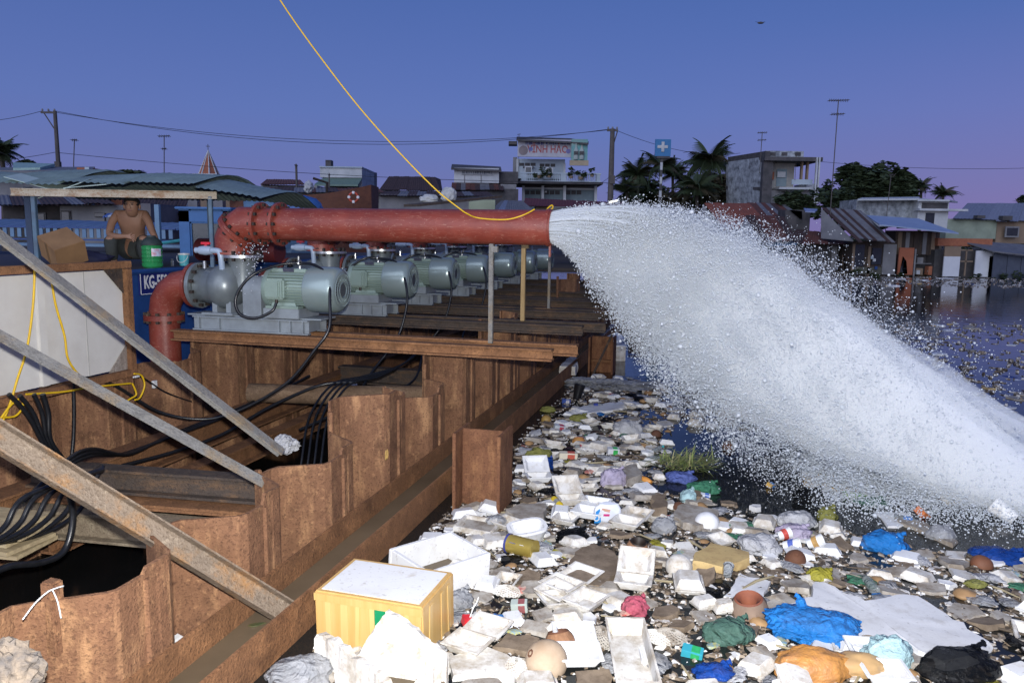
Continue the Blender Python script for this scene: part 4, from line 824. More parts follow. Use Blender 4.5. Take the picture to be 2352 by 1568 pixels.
b.sheets([RF_BRN, RF_RUST, RF_GREY], (1038, 420, 0), (1155, 424, 0), (1158, 437, -1.5), (1036, 436, -1.5), 11, seed=6); b.box('lower_wall', W_DARK, (1036, 436, 1190, 490), 3, -1.2); b.box('dark_shed', W_DARK, (1146, 393, 1190, 420), 2, .4); b.box('shed_front', W_GREY, (1150, 424, 1186, 436), 1, -.4)
b = Bld('sheet_roof_hut', 'hut with a pale blue grey sheet roof beside the pipe mouth', 'hut', 26, 1180)
b.sheets([RF_GREY, pm('blue_grey_sheet', (0.26, 0.29, 0.36))], (1150, 462, 2), (1200, 462, 2), (1228, 486, 0), (1125, 486, 0), 6, seed=7); b.box('wall', W_DARK, (1128, 486, 1225, 530), 2, .2)
b = Bld('red_roof_house', 'low house with maroon sheet roofs below the billboard building', 'house', 33, 1320)
b.sheets([pm('maroon_roof', (0.15, 0.035, 0.035), (0.10, 0.03, 0.03), 3, .8)], (1206, 456, 2), (1430, 466, 2), (1438, 478, 0), (1200, 474, 0), 12, seed=8); b.box('wall', W_TAN, (1230, 474, 1440, 520), 2, .3); b.windows([(1262, 475, 1300, 486), (1330, 476, 1350, 486)], W_GREY, PANE)
# ---- the billboard building
V_ = Bld('billboard_building', 'white two storey building with a faded rooftop billboard and balcony plants', 'building', 48, 1280)
V_.box('upper_wall', W_PALE, (1187, 362, 1300, 408), 3, 1.0); V_.box('side_wall', W_GREY, (1178, 356, 1188, 410), 3, 1.4)
for r in ((1192, 371, 1232, 378), (1240, 373, 1278, 380)):
    for k in range(3): w3 = (r[2] - r[0]) / 3; V_.box('vent_grille', W_DARK, (r[0] + k * w3 + 1, r[1], r[0] + (k + 1) * w3 - 1, r[3]), .05, .97)
V_.windows([(1205, 382, 1222, 404), (1253, 385, 1270, 408)], W_WHITE, PANE); V_.box('door_hood', W_DARK, (1202, 380, 1226, 383), .4, .6)
V_.box('corner_pilaster', W_WHITE, (1296, 372, 1301, 408), .1, .9); V_.box('corner_pilaster', W_WHITE, (1186, 362, 1191, 408), .1, .9)
bb = V_.box('billboard', wall('faded_billboard', (0.40, 0.40, 0.44), (0.52, 0.52, 0.55), 1.5), (1189, 321, 1312, 361), .15, -.1)
rl = random.Random(4)      # weathered line of blue letters, too worn to read
for (ua, ub, n_l) in ((1207, 1224, 4), (1230, 1250, 5), (1254, 1259, 1), (1262, 1282, 5), (1287, 1309, 6)):
    for j in range(n_l): w5 = (ub - ua) / n_l; V_.box('worn_letter', wall('faded_blue_letters', (0.10, 0.11, 0.30)), (ua + j * w5, 325.5 + rl.uniform(-.6, .6), ua + (j + rl.uniform(.55, .85)) * w5, 333 + rl.uniform(-.8, .4)), .01, -.112, bb)
p = V_.pt(1258, 344); mkobj('billboard_lettering', textmesh('VĨNH HẢO', 0.62, 0.78, 0.012), wall('faded_red_letters', (0.42, 0.12, 0.12), (0.32, 0.10, 0.10)), bb, (p.x, -.103, p.z))
for (u, v, r_, c) in ((1202, 346, .28, (0.26, 0.22, 0.22)), (1219, 343, .12, (0.16, 0.18, 0.40)), (1305, 348, .14, (0.20, 0.20, 0.42))): p = V_.pt(u, v); MB().lathe([(0, 0), (r_, 0), (r_, .01), (0, .01)], 14, (p.x, -.112, p.z), 'Y', False).obj('emblem', wall('emblem_%d' % u, c), bb)
bt = V_.box('bottle_poster', wall('teal_poster', (0.12, 0.36, 0.36), (0.30, 0.40, 0.34), 1.2), (1311, 322, 1348, 370), .15, -.5); V_.box('poster_caption', wall('buff_caption', (0.45, 0.37, 0.25)), (1307, 370, 1350, 382), .15, -.52)
for u in (1323, 1336):
    p = V_.pt(u, 366, -.55); MB().lathe([(0, 0), (.15, 0), (.15, .50), (.06, .72), (.05, .86), (.08, .87), (.08, .93), (0, .93)], 10, (p.x, -.50, p.z), 'Z', False).obj('painted_bottle', wall('bottle_print', (0.42, 0.48, 0.44), (0.3, 0.36, 0.34), 3), bt)
    p2_ = V_.pt(u, 352, -.55); MB().box((p2_.x, -.60, p2_.z), (.24, .12, .20)).obj('bottle_band', W_DARK, bt)
V_.slab('billboard_roof', W_DARK, [(1186, 320, -.5), (1314, 326, -.5), (1352, 329, -.8), (1352, 325, 1), (1312, 318, 2), (1187, 314, 2)], .09)
V_.box('shaft_shed', W_DARK, (1168, 322, 1188, 330), 1, .5)
V_.box('balcony_slab', W_DARK, (1178, 420, 1380, 425), 4.5, -1.2)
for (u0, u1) in ((1197, 1209), (1234, 1246), (1285, 1297), (1326, 1338), (1366, 1374)): V_.box('balcony_pier', W_PALE, (u0, 402, u1, 421), .25, -1.1)
V_.box('balcony_rail', W_PALE, (1195, 400, 1376, 403), .25, -1.12)
bm_ = MB(); pb = None
for (u0, u1) in ((1209, 1234), (1246, 1285), (1297, 1326), (1338, 1366)):
    k = int((u1 - u0) / 4)
    for j in range(k): V_.box('baluster', W_PALE, (u0 + (j + .3) * (u1 - u0) / k, 403, u0 + (j + .75) * (u1 - u0) / k, 419), .08, -1.05)
V_.box('balcony_base', W_PALE, (1195, 418, 1376, 421), .25, -1.11)
V_.box('lower_wall', CURT, (1200, 426, 1368, 480), 3, .5)
for u in (1199, 1243, 1293, 1364): V_.box('column', W_WHITE, (u, 427, u + 6, 482), .3, -.3)
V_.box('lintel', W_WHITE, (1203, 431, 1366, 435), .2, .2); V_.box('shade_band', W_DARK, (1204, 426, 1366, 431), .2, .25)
for u0 in (1206, 1251, 1301):
    for k in range(3): V_.box('window', W_DARK, (u0 + k * 12.5, 437, u0 + k * 12.5 + 10.5, 446), .05, .44)
V_.box('ceiling_lamp', pm('lamp_tube', (0.8, 0.8, 0.8)), (1252, 438, 1256, 442), .05, .3)
LEAF = pm('dusk_leaves', (0.030, 0.052, 0.022), (0.055, 0.075, 0.028), 3, 0.75, 0, 0); LEAF2 = pm('dry_olive_leaves', (0.055, 0.052, 0.025), (0.075, 0.060, 0.030), 3, 0.8, 0, 0); TRUNK = pm('palm_trunk_bark', (0.10, 0.085, 0.07), (0.06, 0.05, 0.04), 6, 0.9, 0, 0.4)
def leafcloud(rx, ry, rz, n, size, seed, lumps=7):
    rn = random.Random(seed); m = MB(); cs = []
    for i in range(lumps):
        a = rn.uniform(0, 6.28); r = rn.uniform(.2, .75); cs.append((Vector((r * rx * math.cos(a), r * ry * math.sin(a), rn.uniform(-.75, .62) * rz)), rn.uniform(.32, .52)))
    for i in range(n):
        c, k = rn.choice(cs); d = Vector((rn.gauss(0, 1), rn.gauss(0, 1), rn.gauss(0, 1))).normalized() * (rn.random() ** .35) * k
        p = c + Vector((d.x * rx, d.y * ry, d.z * rz)); R = Matrix.Rotation(rn.uniform(0, 6.28), 3, 'Z') @ Matrix.Rotation(rn.uniform(-1, 1), 3, 'X'); s_ = size * rn.uniform(.5, 1.3)
        m.add([p + R @ Vector(q) * s_ for q in ((-.5, 0, 0), (0, -.28, .1), (.6, 0, 0), (0, .28, -.05))], [(0, 1, 2, 3)])
    return m
def plantpot(u, v, D, r, lab, seed, grp):
    p = atY(u, v, D); g = thing('balcony_plant', lab, 'plant', (p.x, D, p.z - r), 0, grp)
    leafcloud(r, r, r, 160, r * .5, seed, 4).obj('foliage', LEAF, g, (0, 0, r * 1.1)); MB().lathe([(0, 0), (r * .3, 0), (r * .4, r * .4), (0, r * .4)], 10, (0, 0, 0), 'Z', False).obj('pot', W_TAN, g)
for k, (u, v, r_, lab) in enumerate(((1240, 392, .42, 'spiky green shrub beside the balcony door of the billboard building'), (1262, 396, .30, 'small round pot plant on the billboard building balcony'), (1312, 396, .34, 'bushy pot plant under the bottle poster'), (1334, 397, .38, 'dark round pot plant at the balcony corner of the billboard building'), (1360, 396, .26, 'low spreading plant at the end of the billboard building balcony'))): plantpot(u, v, 46.6, r_, lab, 40 + k, 'balcony plants')
# ---- concrete house on the right
b = Bld('concrete_house', 'weathered concrete house with an open upper terrace and mould streaked walls', 'house', 46, 1775)
b.slab('side_wall', W_MOULD, [(1672, 372, 4), (1757, 360, 0), (1757, 480, 0), (1672, 480, 4)], .05)
x0 = b.pt(1672, 362, 4); x1 = b.pt(1757, 346, 0)
def vwall(name, mat, u0, d0, u1, d1, vt0, vt1, vb0, vb1, th=.12):
    P = [b.pt(u0, vt0, d0), b.pt(u1, vt1, d1), b.pt(u1, vb1, d1), b.pt(u0, vb0, d0)]; e = (P[1] - P[0]); nrm = Vector((-e.y, e.x, 0)).normalized() * th
    if nrm.y < 0: nrm = -nrm
    return MB().add(P + [p + nrm for p in P], [(0, 1, 2, 3), (7, 6, 5, 4), (0, 4, 5, 1), (1, 5, 6, 2), (2, 6, 7, 3), (3, 7, 4, 0)]).obj(name, mat, b.root)
vwall('side_wall', W_MOULD, 1668, 5, 1756, 0, 378, 364, 476, 482); vwall('parapet', W_DARK, 1672, 4.9, 1758, -.2, 361, 347, 378, 366, .3); vwall('floor_band', W_DARK, 1667, 4.9, 1755, -.15, 428, 430, 434, 437, .2)
for (ua, da, ub, db, v0, v1) in ((1689, 3.8, 1702, 3.1, 394, 415), (1730, 1.5, 1745, .7, 388, 412), (1698, 3.3, 1710, 2.6, 446, 470)):
    wn = vwall('window', W_DARK, ua, da - .1, ub, db - .1, v0, v0 - 1, v1, v1, .05)
b.box('parapet', W_MOULD, (1758, 347, 1846, 362), 2, 0); 
for u in (1768, 1795, 1826): b.box('parapet_vent', W_DARK, (u, 350, u + 13, 358), .05, -.04)
b.box('roof_slab', W_DARK, (1752, 362, 1884, 371), 4, -.4); b.box('terrace_wall', wall('cream_terrace', (0.44, 0.43, 0.38), (0.26, 0.26, 0.25), 2), (1772, 371, 1838, 432), 2, 1.0); b.box('shutter', CURT, (1796, 385, 1820, 426), .05, .95); b.box('laundry', W_ORG, (1779, 392, 1790, 410), .05, .9); b.box('blanket', W_WHITE, (1797, 392, 1816, 405), .05, .85)
for u in (1843, 1856): b.box('terrace_column', W_TAN, (u, 371, u + 4, 425), .25, .2)
for u in (1865, 1871): b.box('drain_pipe', W_WHITE, (u, 363, u + 3, 468), .15, -.5)
b.box('terrace_rail', W_PALE, (1820, 412, 1868, 424), .05, .1); b.box('terrace_slab', W_WHITE, (1790, 430, 1870, 435), 2, 0); b.box('corner_post', W_DARK, (1750, 362, 1772, 480), .4, -.1); b.box('ground_wall', W_GREY, (1772, 436, 1880, 490), 2, .6); b.box('stair_wall', W_WHITE, (1862, 420, 1880, 470), 2, .8); b.box('stair_wall', W_DARK, (1880, 422, 1888, 480), 2, .8)
# ---- trees
def tree(u, vt, vb, D, wpx, lab, seed, n=2200, leaf=LEAF, size=.35, grp='trees beyond the houses', cat='tree', name='tree'):
    pt_, pb = atY(u, vt, D), atY(u, vb, D); h = pt_.z - pb.z; rx = wpx * D / FPX / 2
    g = thing(name, lab, cat, (pb.x, D, 0.2), 0, grp); rn = random.Random(seed); zb0 = pb.z - 0.2; zc = zb0 + h * .5
    tr = MB().tube([(0, 0, 0), (.1, 0, zb0 + h * .3), (.0, 0, zc)], [.28, .2, .12], 8)
    for k in range(5):
        a = rn.uniform(0, 6.28); tr.tube([(0, 0, zb0 + h * .25), (rx * .35 * math.cos(a), rx * .35 * math.sin(a), zc), (rx * .65 * math.cos(a), rx * .6 * math.sin(a), zc + h * .22)], [.12, .07, .03], 6)
    tr.obj('trunk', TRUNK, g); leafcloud(rx, rx * .8, h * .56, n, size, seed, 22).obj('crown', leaf, g, (0, 0, zc)); return g
tree(2000, 362, 505, 58, 190, 'broad dense dark tree behind the white flat house', 61, 11000, LEAF, .55)
tree(1640, 405, 525, 60, 120, 'bushy olive tree between the palms and the concrete house', 62, 6000, LEAF2, .5)
tree(1480, 415, 525, 62, 110, 'dark bushy tree under the cross sign', 63, 5500, LEAF, .5)
tree(1560, 430, 525, 52, 150, 'reddish brown thicket behind the water jet', 64, 4200, LEAF2, .36)
tree(1835, 438, 500, 40, 105, 'low green bush in front of the concrete house', 65, 2400, LEAF, .3)
tree(1895, 415, 470, 60, 55, 'thin wispy tree beside the concrete house', 66, 500, LEAF, .35)
tree(293, 391, 412, 40, 75, 'small leafy bush top above the canopy', 67, 500, LEAF, .3)
tree(62, 368, 385, 40, 36, 'small shrub top beside the utility pole', 68, 300, LEAF, .3)
tree(8, 385, 420, 40, 50, 'dark tree at the end of the long house', 69, 500, LEAF, .35)
tree(2345, 448, 480, 70, 40, 'dark shrub above the long pale roof', 70, 400, LEAF, .35)
tree(1700, 455, 525, 55, 110, 'dark thicket under the concrete house side wall', 71, 2600, LEAF, .36)
tree(1925, 430, 520, 52, 90, 'green thicket behind the grey gable roof', 72, 2400, LEAF, .36)
tree(1420, 440, 525, 60, 70, 'dark bush at the foot of the second utility pole', 73, 1500, LEAF, .36)
fm = MB(); rn = random.Random(5)
for i in range(16000):
    x = rn.uniform(-75, 75); hh = 1.6 + 1.1 * mnoise.noise(Vector((x * .18, 2, 0))) + .5 * mnoise.noise(Vector((x * .9, 5, 0))); p = Vector((x, 78 + rn.uniform(-2, 2), .2 + max(.4, hh) * rn.random() ** .6)); s_ = rn.uniform(.25, .6)
    R = Matrix.Rotation(rn.uniform(0, 6.28), 3, 'Z') @ Matrix.Rotation(rn.uniform(-1, 1), 3, 'X'); fm.add([p + R @ Vector(q) * s_ for q in ((-.5, 0, 0), (0, -.3, .1), (.6, 0, 0), (0, .3, -.05))], [(0, 1, 2, 3)])
tag(fm.obj('far_thicket', LEAF), 'far dark thicket closing the view between the houses', 'thicket', kind='stuff')
b = Bld('grey_shed', 'plain grey shed with a low sheet roof behind the wooden boat', 'shed', 29, 1000)
b.box('wall', W_GREY, (870, 447, 1130, 520), 2, .3); b.sheets([RF_GREY, RF_BRN], (880, 440, 1.5), (1120, 442, 1.5), (1135, 452, 0), (868, 450, 0), 12, seed=21)
b = Bld('grey_shed', 'long low grey shed between the steeple and the white house', 'shed', 30, 700)
b.box('wall', W_GREY, (520, 440, 880, 520), 2, .4); b.sheets([RF_GREY, RF_RUST, RF_BRN], (530, 430, 1.5), (870, 434, 1.5), (885, 443, 0), (515, 441, 0), 14, seed=22)
def frond_mesh(L, droop):
    m = MB(); n = 11; pts = []
    for i in range(n + 1): k = i / n; pts.append(Vector((L * (k - .12 * droop * k * k), 0, L * (.42 * k - droop * k * k))))
    m.tube(pts, [0.035 * (1 - .8 * i / n) for i in range(n + 1)], 4)
    for i in range(1, n + 1):
        k = i / n; w_ = L * .34 * math.sin(min(1, k * 1.15 + .1) * math.pi) ** .6 + .05; p = pts[i]
        for sg in (-1, 1):
            for o_ in (0, .5):
                q = p.lerp(pts[i - 1], o_); e_ = q + Vector((L * .07, sg * w_, -w_ * .55)); m.add([q + Vector((-.03 * L, 0, 0)), q + Vector((.03 * L, 0, 0)), e_], [(0, 1, 2)])
    return m.mesh('frond')
FR = [frond_mesh(1.0, d) for d in (.35, .62, .95)]
def palm(u, v, D, R, vb, lab, seed, nf=15):
    nf = int(nf * 1.6); R *= 1.12; rn = random.Random(seed); c = atY(u, v, D); g = thing('palm_tree', lab, 'palm', (c.x, D, .2), 0, 'palms beyond the houses'); hz = c.z - .2
    MB().tube([(0.1, 0, 0), (.15, 0, hz * .5), (0, 0, hz)], [.16, .12, .10], 7).obj('trunk', TRUNK, g)
    for k in range(nf):
        a = 6.283 * k / nf + rn.uniform(-.2, .2); o = mkobj('frond', FR[(k * 7 + seed) % 3], LEAF if k % 4 else LEAF2, g, (0, 0, hz), (0, rn.uniform(-.95, .65), a)); s_ = R * rn.uniform(.8, 1.15); o.scale = (s_, s_, s_)
palm(1517, 376, 55, 1.5, 490, 'coconut palm standing right behind the cross sign', 1); palm(1630, 366, 52, 1.9, 490, 'tall coconut palm beside the concrete house', 2, 18); palm(1465, 402, 58, 1.7, 490, 'coconut palm between the utility pole and the cross sign', 3); palm(1573, 412, 58, 1.1, 490, 'small palm in the gap between the two tall palms', 4, 11); palm(1600, 430, 50, 1.6, 490, 'low palm in front of the tall coconut palm', 5)
palm(2116, 428, 62, 1.0, 480, 'small palm beside the broad dark tree', 6, 11); palm(2166, 446, 62, 1.1, 480, 'small palm above the white flat house', 7, 11); palm(2, 352, 36, 1.1, 420, 'palm beside the long grey house', 8, 12); palm(1440, 440, 50, 1.2, 490, 'low palm at the foot of the utility pole', 9, 12); palm(1545, 400, 57, 1.4, 490, 'palm leaning behind the striped sign post', 10, 12)
# ---- cross sign
b = Bld('cross_sign', 'blue square sign with a white cross on a black and white post', 'sign', 42, 1520)
b.box('sign_panel', pm('sign_blue', (0.035, 0.20, 0.42), (0.03, 0.17, 0.38), 3, .5), (1505, 320, 1541, 359), .12); b.box('cross_arm', W_WHITE, (1510, 334, 1534, 340.5), .02, -.03); b.box('cross_arm', W_WHITE, (1519, 326, 1525.5, 349), .02, -.055)
b.box('sign_base', W_DARK, (1508, 359, 1538, 364), .3, -.05)
p = b.pt(1515, 500); x = p.x; seg = [360, 373, 390, 406, 422, 438, 453, 468, 483, 500]
for k in range(len(seg) - 1): z1 = b.pt(1517, seg[k]).z; z0 = b.pt(1517, seg[k + 1]).z; MB().box((x, .1, (z0 + z1) / 2), (.12, .12, z1 - z0)).obj('post_segment', W_WHITE if k % 2 else W_DARK, b.root)
# ---- utility poles, antennas, wires
POLE = pm('weathered_concrete_pole', (0.13, 0.115, 0.10), (0.09, 0.08, 0.075), 3, .9)
def upole(u0, v0, D, r, lab, arm):
    p = atY(u0, v0, D); g = thing('utility_pole', lab, 'pole', (p.x, D, .2)); h = p.z - .2
    MB().tube([(0, 0, 0), (0, 0, h)], [r * 1.3, r * .8], 8).obj('mast', POLE, g)
    MB().box((arm[0], 0, h - .08), (arm[1], .09, .09)).obj('cross_arm', POLE, g); MB().tube([(arm[2], 0, h - .1), (0, 0, h - 1.0)], .03, 5).obj('brace', POLE, g)
    for k in range(3): MB().lathe([(0, 0), (.04, 0), (.05, .06), (.03, .12), (0, .12)], 8, (arm[0] + (k - 1) * arm[1] * .4, 0, h - .02), 'Z', False).obj('insulator', W_GREY, g)
    MB().box((.05, -.12, h * .62), (.25, .2, .4)).obj('meter_box', POLE, g); return p
P1 = upole(126, 255, 40, .11, 'utility pole with a one sided cross arm above the canopy', (-.32, .75, -.55)); P2 = upole(1407, 296, 40, .14, 'utility pole beside the billboard building', (0, .55, .25))
def wire(a, b_, sag, lab, r=.012):
    P = []; n = 24
    for i in range(n + 1): k = i / n; p = a.lerp(b_, k); P.append(p - Vector((0, 0, sag * 4 * k * (1 - k))))
    o = P[0].copy(); tag(MB().tube([p - o for p in P], r, 4).obj('power_line', pm('dark_wire', (0.03, 0.03, 0.035)), None, o), lab, 'wire', 'overhead wires')
wire(atY(-120, 280, 40), P1 + Vector((-.6, 0, 0)), .2, 'overhead wire running off past the one armed pole'); wire(P1, P2, 1.15, 'upper overhead wire between the two utility poles'); wire(P1 + Vector((-.5, .3, .03)), P2 + Vector((.2, .3, .02)), 1.0, 'second overhead wire close under the upper one'); wire(atY(-120, 372, 40), atY(126, 350, 40), .15, 'lower wire running off past the one armed pole'); wire(atY(126, 350, 40), atY(1407, 420, 40), .35, 'lower overhead wire between the two utility poles')
wire(P2, atY(1700, 352, 55), .5, 'wire from the second pole to the concrete house'); wire(atY(1830, 366, 50), atY(2420, 384, 50), .3, 'faint wire behind the broad dark tree'); wire(atY(1407, 400, 40), atY(1350, 430, 44), .15, 'short wire from the second pole to the billboard building'); wire(atY(1407, 410, 40), atY(1480, 430, 46), .15, 'short wire from the second pole into the trees')
def antenna(u, v0, v1, D, spans, lab, r=.022):
    a, b_ = atY(u[0], v0, D), atY(u[1], v1, D); g = thing('antenna', lab, 'antenna', b_); q = a - b_
    MB().tube([(0, 0, -1.2), (0, 0, 0), q], r, 5).obj('mast', POLE, g)
    for (v, w_, el) in spans:
        k = (v1 - v) / (v1 - v0); c = q * k; L = w_ * D / FPX / 2; m = MB(); m.tube([c + Vector((-L, 0, -.02)), c + Vector((L, 0, .03))], r * .7, 4)
        for j in range(el): x = -L + 2 * L * (j + .5) / el; m.tube([c + Vector((x, -.22, .0)), c + Vector((x, .22, 0))], r * .4, 4); m.tube([c + Vector((x, 0, -.07)), c + Vector((x, 0, .07))], r * .35, 4)
        m.obj('aerial', POLE, g)
antenna((1926, 1908), 230, 476, 34, ((231, 46, 9), (262, 30, 6)), 'very tall television antenna mast above the shacks'); antenna((1751, 1748), 303, 347, 44, ((305, 22, 5), (322, 20, 4)), 'television antenna on the concrete house'); antenna((377, 377), 311, 398, 36, ((313, 26, 5), (342, 10, 3)), 'thin television antenna between the pole and the steeple'); antenna((171, 169), 320, 378, 36, ((322, 12, 3),), 'thin mast close to the one armed pole'); antenna((2047, 2038), 400, 480, 36, ((402, 10, 2),), 'thin mast in front of the broad dark tree', .016); antenna((1830, 1829), 350, 364, 46, ((352, 14, 3),), 'small faint antenna at the terrace corner', .015)
antenna((680, 681), 378, 415, 33, ((380, 4, 1),), 'stubby dark chimney mast on the rust red roof', .05); antenna((756, 756), 400, 440, 32, ((401, 3, 1),), 'thin dark mast before the white house awning', .03); antenna((1192, 1192), 308, 318, 48, ((309, 8, 2),), 'short rod on the billboard roof', .015)
lf = tag(MB().tube([(-.18, 0, -.03), (.18, 0, .05)], .028, 8).obj('tube_lamp', None, None, atY(1410, 463, 30)), 'lit white tube lamp at the foot of the second utility pole', 'lamp')
m_, n_, b_ = newmat('lit_tube'); b_.inputs['Base Color'].default_value = (.9, .9, .9, 1); b_.inputs['Emission Color'].default_value = (1, .98, .85, 1); b_.inputs['Emission Strength'].default_value = 3.0; lf.data.materials.append(m_)
bd_ = thing('bird', 'small dark bird gliding high in the sky', 'bird', atY(1747, 53, 25)); blob(.05, (2, .8, .7), 1, .1, 2).obj('body', W_DARK, bd_)
for sg in (-1, 1): MB().add([(0, 0, 0), (.04, 0, 0), (sg * .16, .02, .03), (sg * .13 - .02, 0, .035), (0, 0, .01), (sg * .1, .02, .04)], [(0, 1, 2, 3), (4, 1, 2), (0, 4, 5)]).obj('wing', W_DARK, bd_)
# ================================================================== SHACKS ON THE FAR WATER EDGE
b = Bld('shack', 'waterside shack with a red tile gable roof beside the jet', 'shack', 37, 1680)
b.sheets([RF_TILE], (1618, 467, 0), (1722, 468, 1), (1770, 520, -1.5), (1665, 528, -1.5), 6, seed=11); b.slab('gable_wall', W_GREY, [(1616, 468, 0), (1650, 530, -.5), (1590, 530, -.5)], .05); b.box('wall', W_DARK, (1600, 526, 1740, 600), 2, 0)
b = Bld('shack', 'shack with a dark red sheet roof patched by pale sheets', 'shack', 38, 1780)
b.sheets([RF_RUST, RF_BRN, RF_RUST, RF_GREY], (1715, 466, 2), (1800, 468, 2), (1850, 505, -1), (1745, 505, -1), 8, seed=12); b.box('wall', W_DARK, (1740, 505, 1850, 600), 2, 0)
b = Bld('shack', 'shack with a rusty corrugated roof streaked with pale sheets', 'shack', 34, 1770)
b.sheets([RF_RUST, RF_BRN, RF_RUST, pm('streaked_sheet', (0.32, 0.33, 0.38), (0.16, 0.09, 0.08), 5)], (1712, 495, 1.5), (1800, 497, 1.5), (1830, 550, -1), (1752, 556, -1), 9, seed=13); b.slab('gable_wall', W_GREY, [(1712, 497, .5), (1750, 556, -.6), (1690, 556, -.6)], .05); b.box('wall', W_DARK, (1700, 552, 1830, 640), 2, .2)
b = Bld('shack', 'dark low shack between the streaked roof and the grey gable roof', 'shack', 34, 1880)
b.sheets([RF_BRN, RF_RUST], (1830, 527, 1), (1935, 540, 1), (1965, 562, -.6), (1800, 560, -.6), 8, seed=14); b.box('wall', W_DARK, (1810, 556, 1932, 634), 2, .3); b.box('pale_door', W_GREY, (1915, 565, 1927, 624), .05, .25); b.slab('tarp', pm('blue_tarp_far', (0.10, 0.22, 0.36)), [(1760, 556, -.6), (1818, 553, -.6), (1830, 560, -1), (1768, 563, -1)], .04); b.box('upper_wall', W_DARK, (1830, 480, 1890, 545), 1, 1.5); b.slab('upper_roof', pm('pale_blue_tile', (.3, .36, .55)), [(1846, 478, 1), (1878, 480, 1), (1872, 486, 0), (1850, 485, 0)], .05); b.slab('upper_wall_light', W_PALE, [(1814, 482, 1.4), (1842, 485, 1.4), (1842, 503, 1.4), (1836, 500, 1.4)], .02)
for k in range(6): u = 1934 + 5 * k; b.slab('stake', W_TAN, [(u, 585 + (k % 3) * 4, -.3), (u + 1.6, 585 + (k % 3) * 4, -.3), (u + 2.6 + (k % 2), 632, -.3), (u + 1, 632, -.3)], .03)
b = Bld('shack', 'tall shack with a weathered grey sheet gable roof', 'shack', 33, 1990)
b.sheets([RF_GREY, RF_GREY, RF_BRN], (1888, 477, 1.5), (1978, 484, 1.5), (2056, 556, -1), (1968, 551, -1), 9, seed=15); b.slab('gable_wall', W_GREY, [(1886, 478, 1.2), (1960, 552, -.6), (1886, 545, .8)], .05)
b.box('wall', PLANKD, (1962, 554, 2062, 634), 2, .3)
for (r, mt) in (((1968, 562, 1990, 612), PANE), ((1998, 566, 2004, 632), W_TAN), ((2008, 570, 2030, 608), PANE), ((2033, 561, 2063, 631), W_GREY), ((1962, 560, 1967, 634), W_TAN), ((1970, 614, 2030, 630), wall('dim_green_wall', (0.12, 0.12, 0.09)))): b.box('wall_panel', mt, r, .06, .2)
for (u, v, mt) in ((2008, 594, W_WHITE), (2012, 612, HULLB), (2003, 588, W_PALE)): b.box('hanging_cloth', mt, (u, v, u + 6, v + 7), .05, .1)
b = Bld('shack', 'open shack with an orange painted panel under a pale blue roof', 'shack', 33, 2110)
b.slab('roof', RF_BLUE, [(1990, 494, 2), (2110, 502, 2), (2202, 535, -1), (2020, 515, -1)], .05); b.box('plank_wall', PLANKD, (2070, 530, 2172, 586), 1, .5)
for k, u in enumerate((2074, 2092, 2111, 2132, 2152)): b.box('plank', (W_TAN, W_GREY, PLANKD, W_GREY, W_TAN)[k], (u, 533, u + 9, 585), .05, .44)
b.box('orange_panel', pm('orange_painted_panel', (0.40, 0.13, 0.065), (0.30, 0.10, 0.05), 2, .8), (2064, 569, 2098, 631), .08, 0); b.slab('bare_patch', PANE, [(2066, 628, -.05), (2074, 588, -.05), (2082, 600, -.05), (2084, 628, -.05)], .01); b.box('back_wall', W_DARK, (2098, 585, 2170, 632), 1, .8); b.box('post', W_GREY, (2100, 572, 2103, 634), .06, 0); b.box('rail', W_GREY, (2104, 605, 2160, 607), .05, .3); b.box('barrel', W_ORG, (2138, 612, 2156, 632), .3, .2); b.box('crate', W_TAN, (2112, 617, 2128, 632), .3, .3); b.box('hanging_cloth', W_GREY, (2118, 592, 2132, 606), .05, .4); b.box('white_sack', W_WHITE, (2108, 621, 2116, 630), .2, .1)
b = Bld('white_flat_house', 'white flat roofed house with a dark doorway above the shacks', 'house', 38, 2080)
b.box('side_wall', W_MOULD, (1978, 458, 2110, 520), 2, .6); b.slab('roof', W_WHITE, [(1970, 457, 0), (2112, 456, 0), (2110, 452, 2), (1980, 454, 2)], .08); b.box('front_wall', W_WHITE, (2108, 458, 2178, 525), 2, 0); b.box('dark_band', W_DARK, (2117, 466, 2176, 480), .05, -.04); b.box('cornice', W_WHITE, (2105, 480, 2216, 485), .6, -.3); b.box('doorway', PANE, (2125, 489, 2145, 517), .05, -.04); b.slab('roof', W_WHITE, [(2108, 458, -.3), (2182, 459, -.3), (2200, 463, 2), (2112, 455, 2)], .08); b.box('side_room', W_GREY, (2178, 462, 2212, 500), 1, 1.5)
b = Bld('shack', 'boarded waterside shack with two white painted panels', 'shack', 32.6, 2220)
b.box('back_wall', W_DARK, (2160, 575, 2285, 638), 1, .5); b.box('white_panel', pm('fresh_white_panel', (0.72, 0.74, 0.76), (0.62, 0.64, 0.67), 2, .6), (2167, 589, 2204, 635), .06, 0); b.box('tan_panel', W_TAN, (2170, 566, 2207, 589), .06, 0); b.box('white_panel', pm('fresh_white_panel', (0.7, 0.7, 0.7)), (2240, 576, 2281, 636), .06, 0)
for r in ((2220, 574, 2223, 634), (2207, 599, 2238, 602), (2207, 573, 2238, 576), (2204, 572, 2207, 634)): b.box('batten', W_TAN, r, .05, .1)
b.box('brick_wall', W_ORG, (2172, 548, 2300, 566), .5, .6); b.slab('roof', RF_GREY, [(2203, 551, 1), (2420, 566, 1), (2420, 592, -.6), (2280, 576, -.6)], .05)
b = Bld('shed', 'dark corrugated shed wall standing in the water', 'shed', 32.3, 2320)
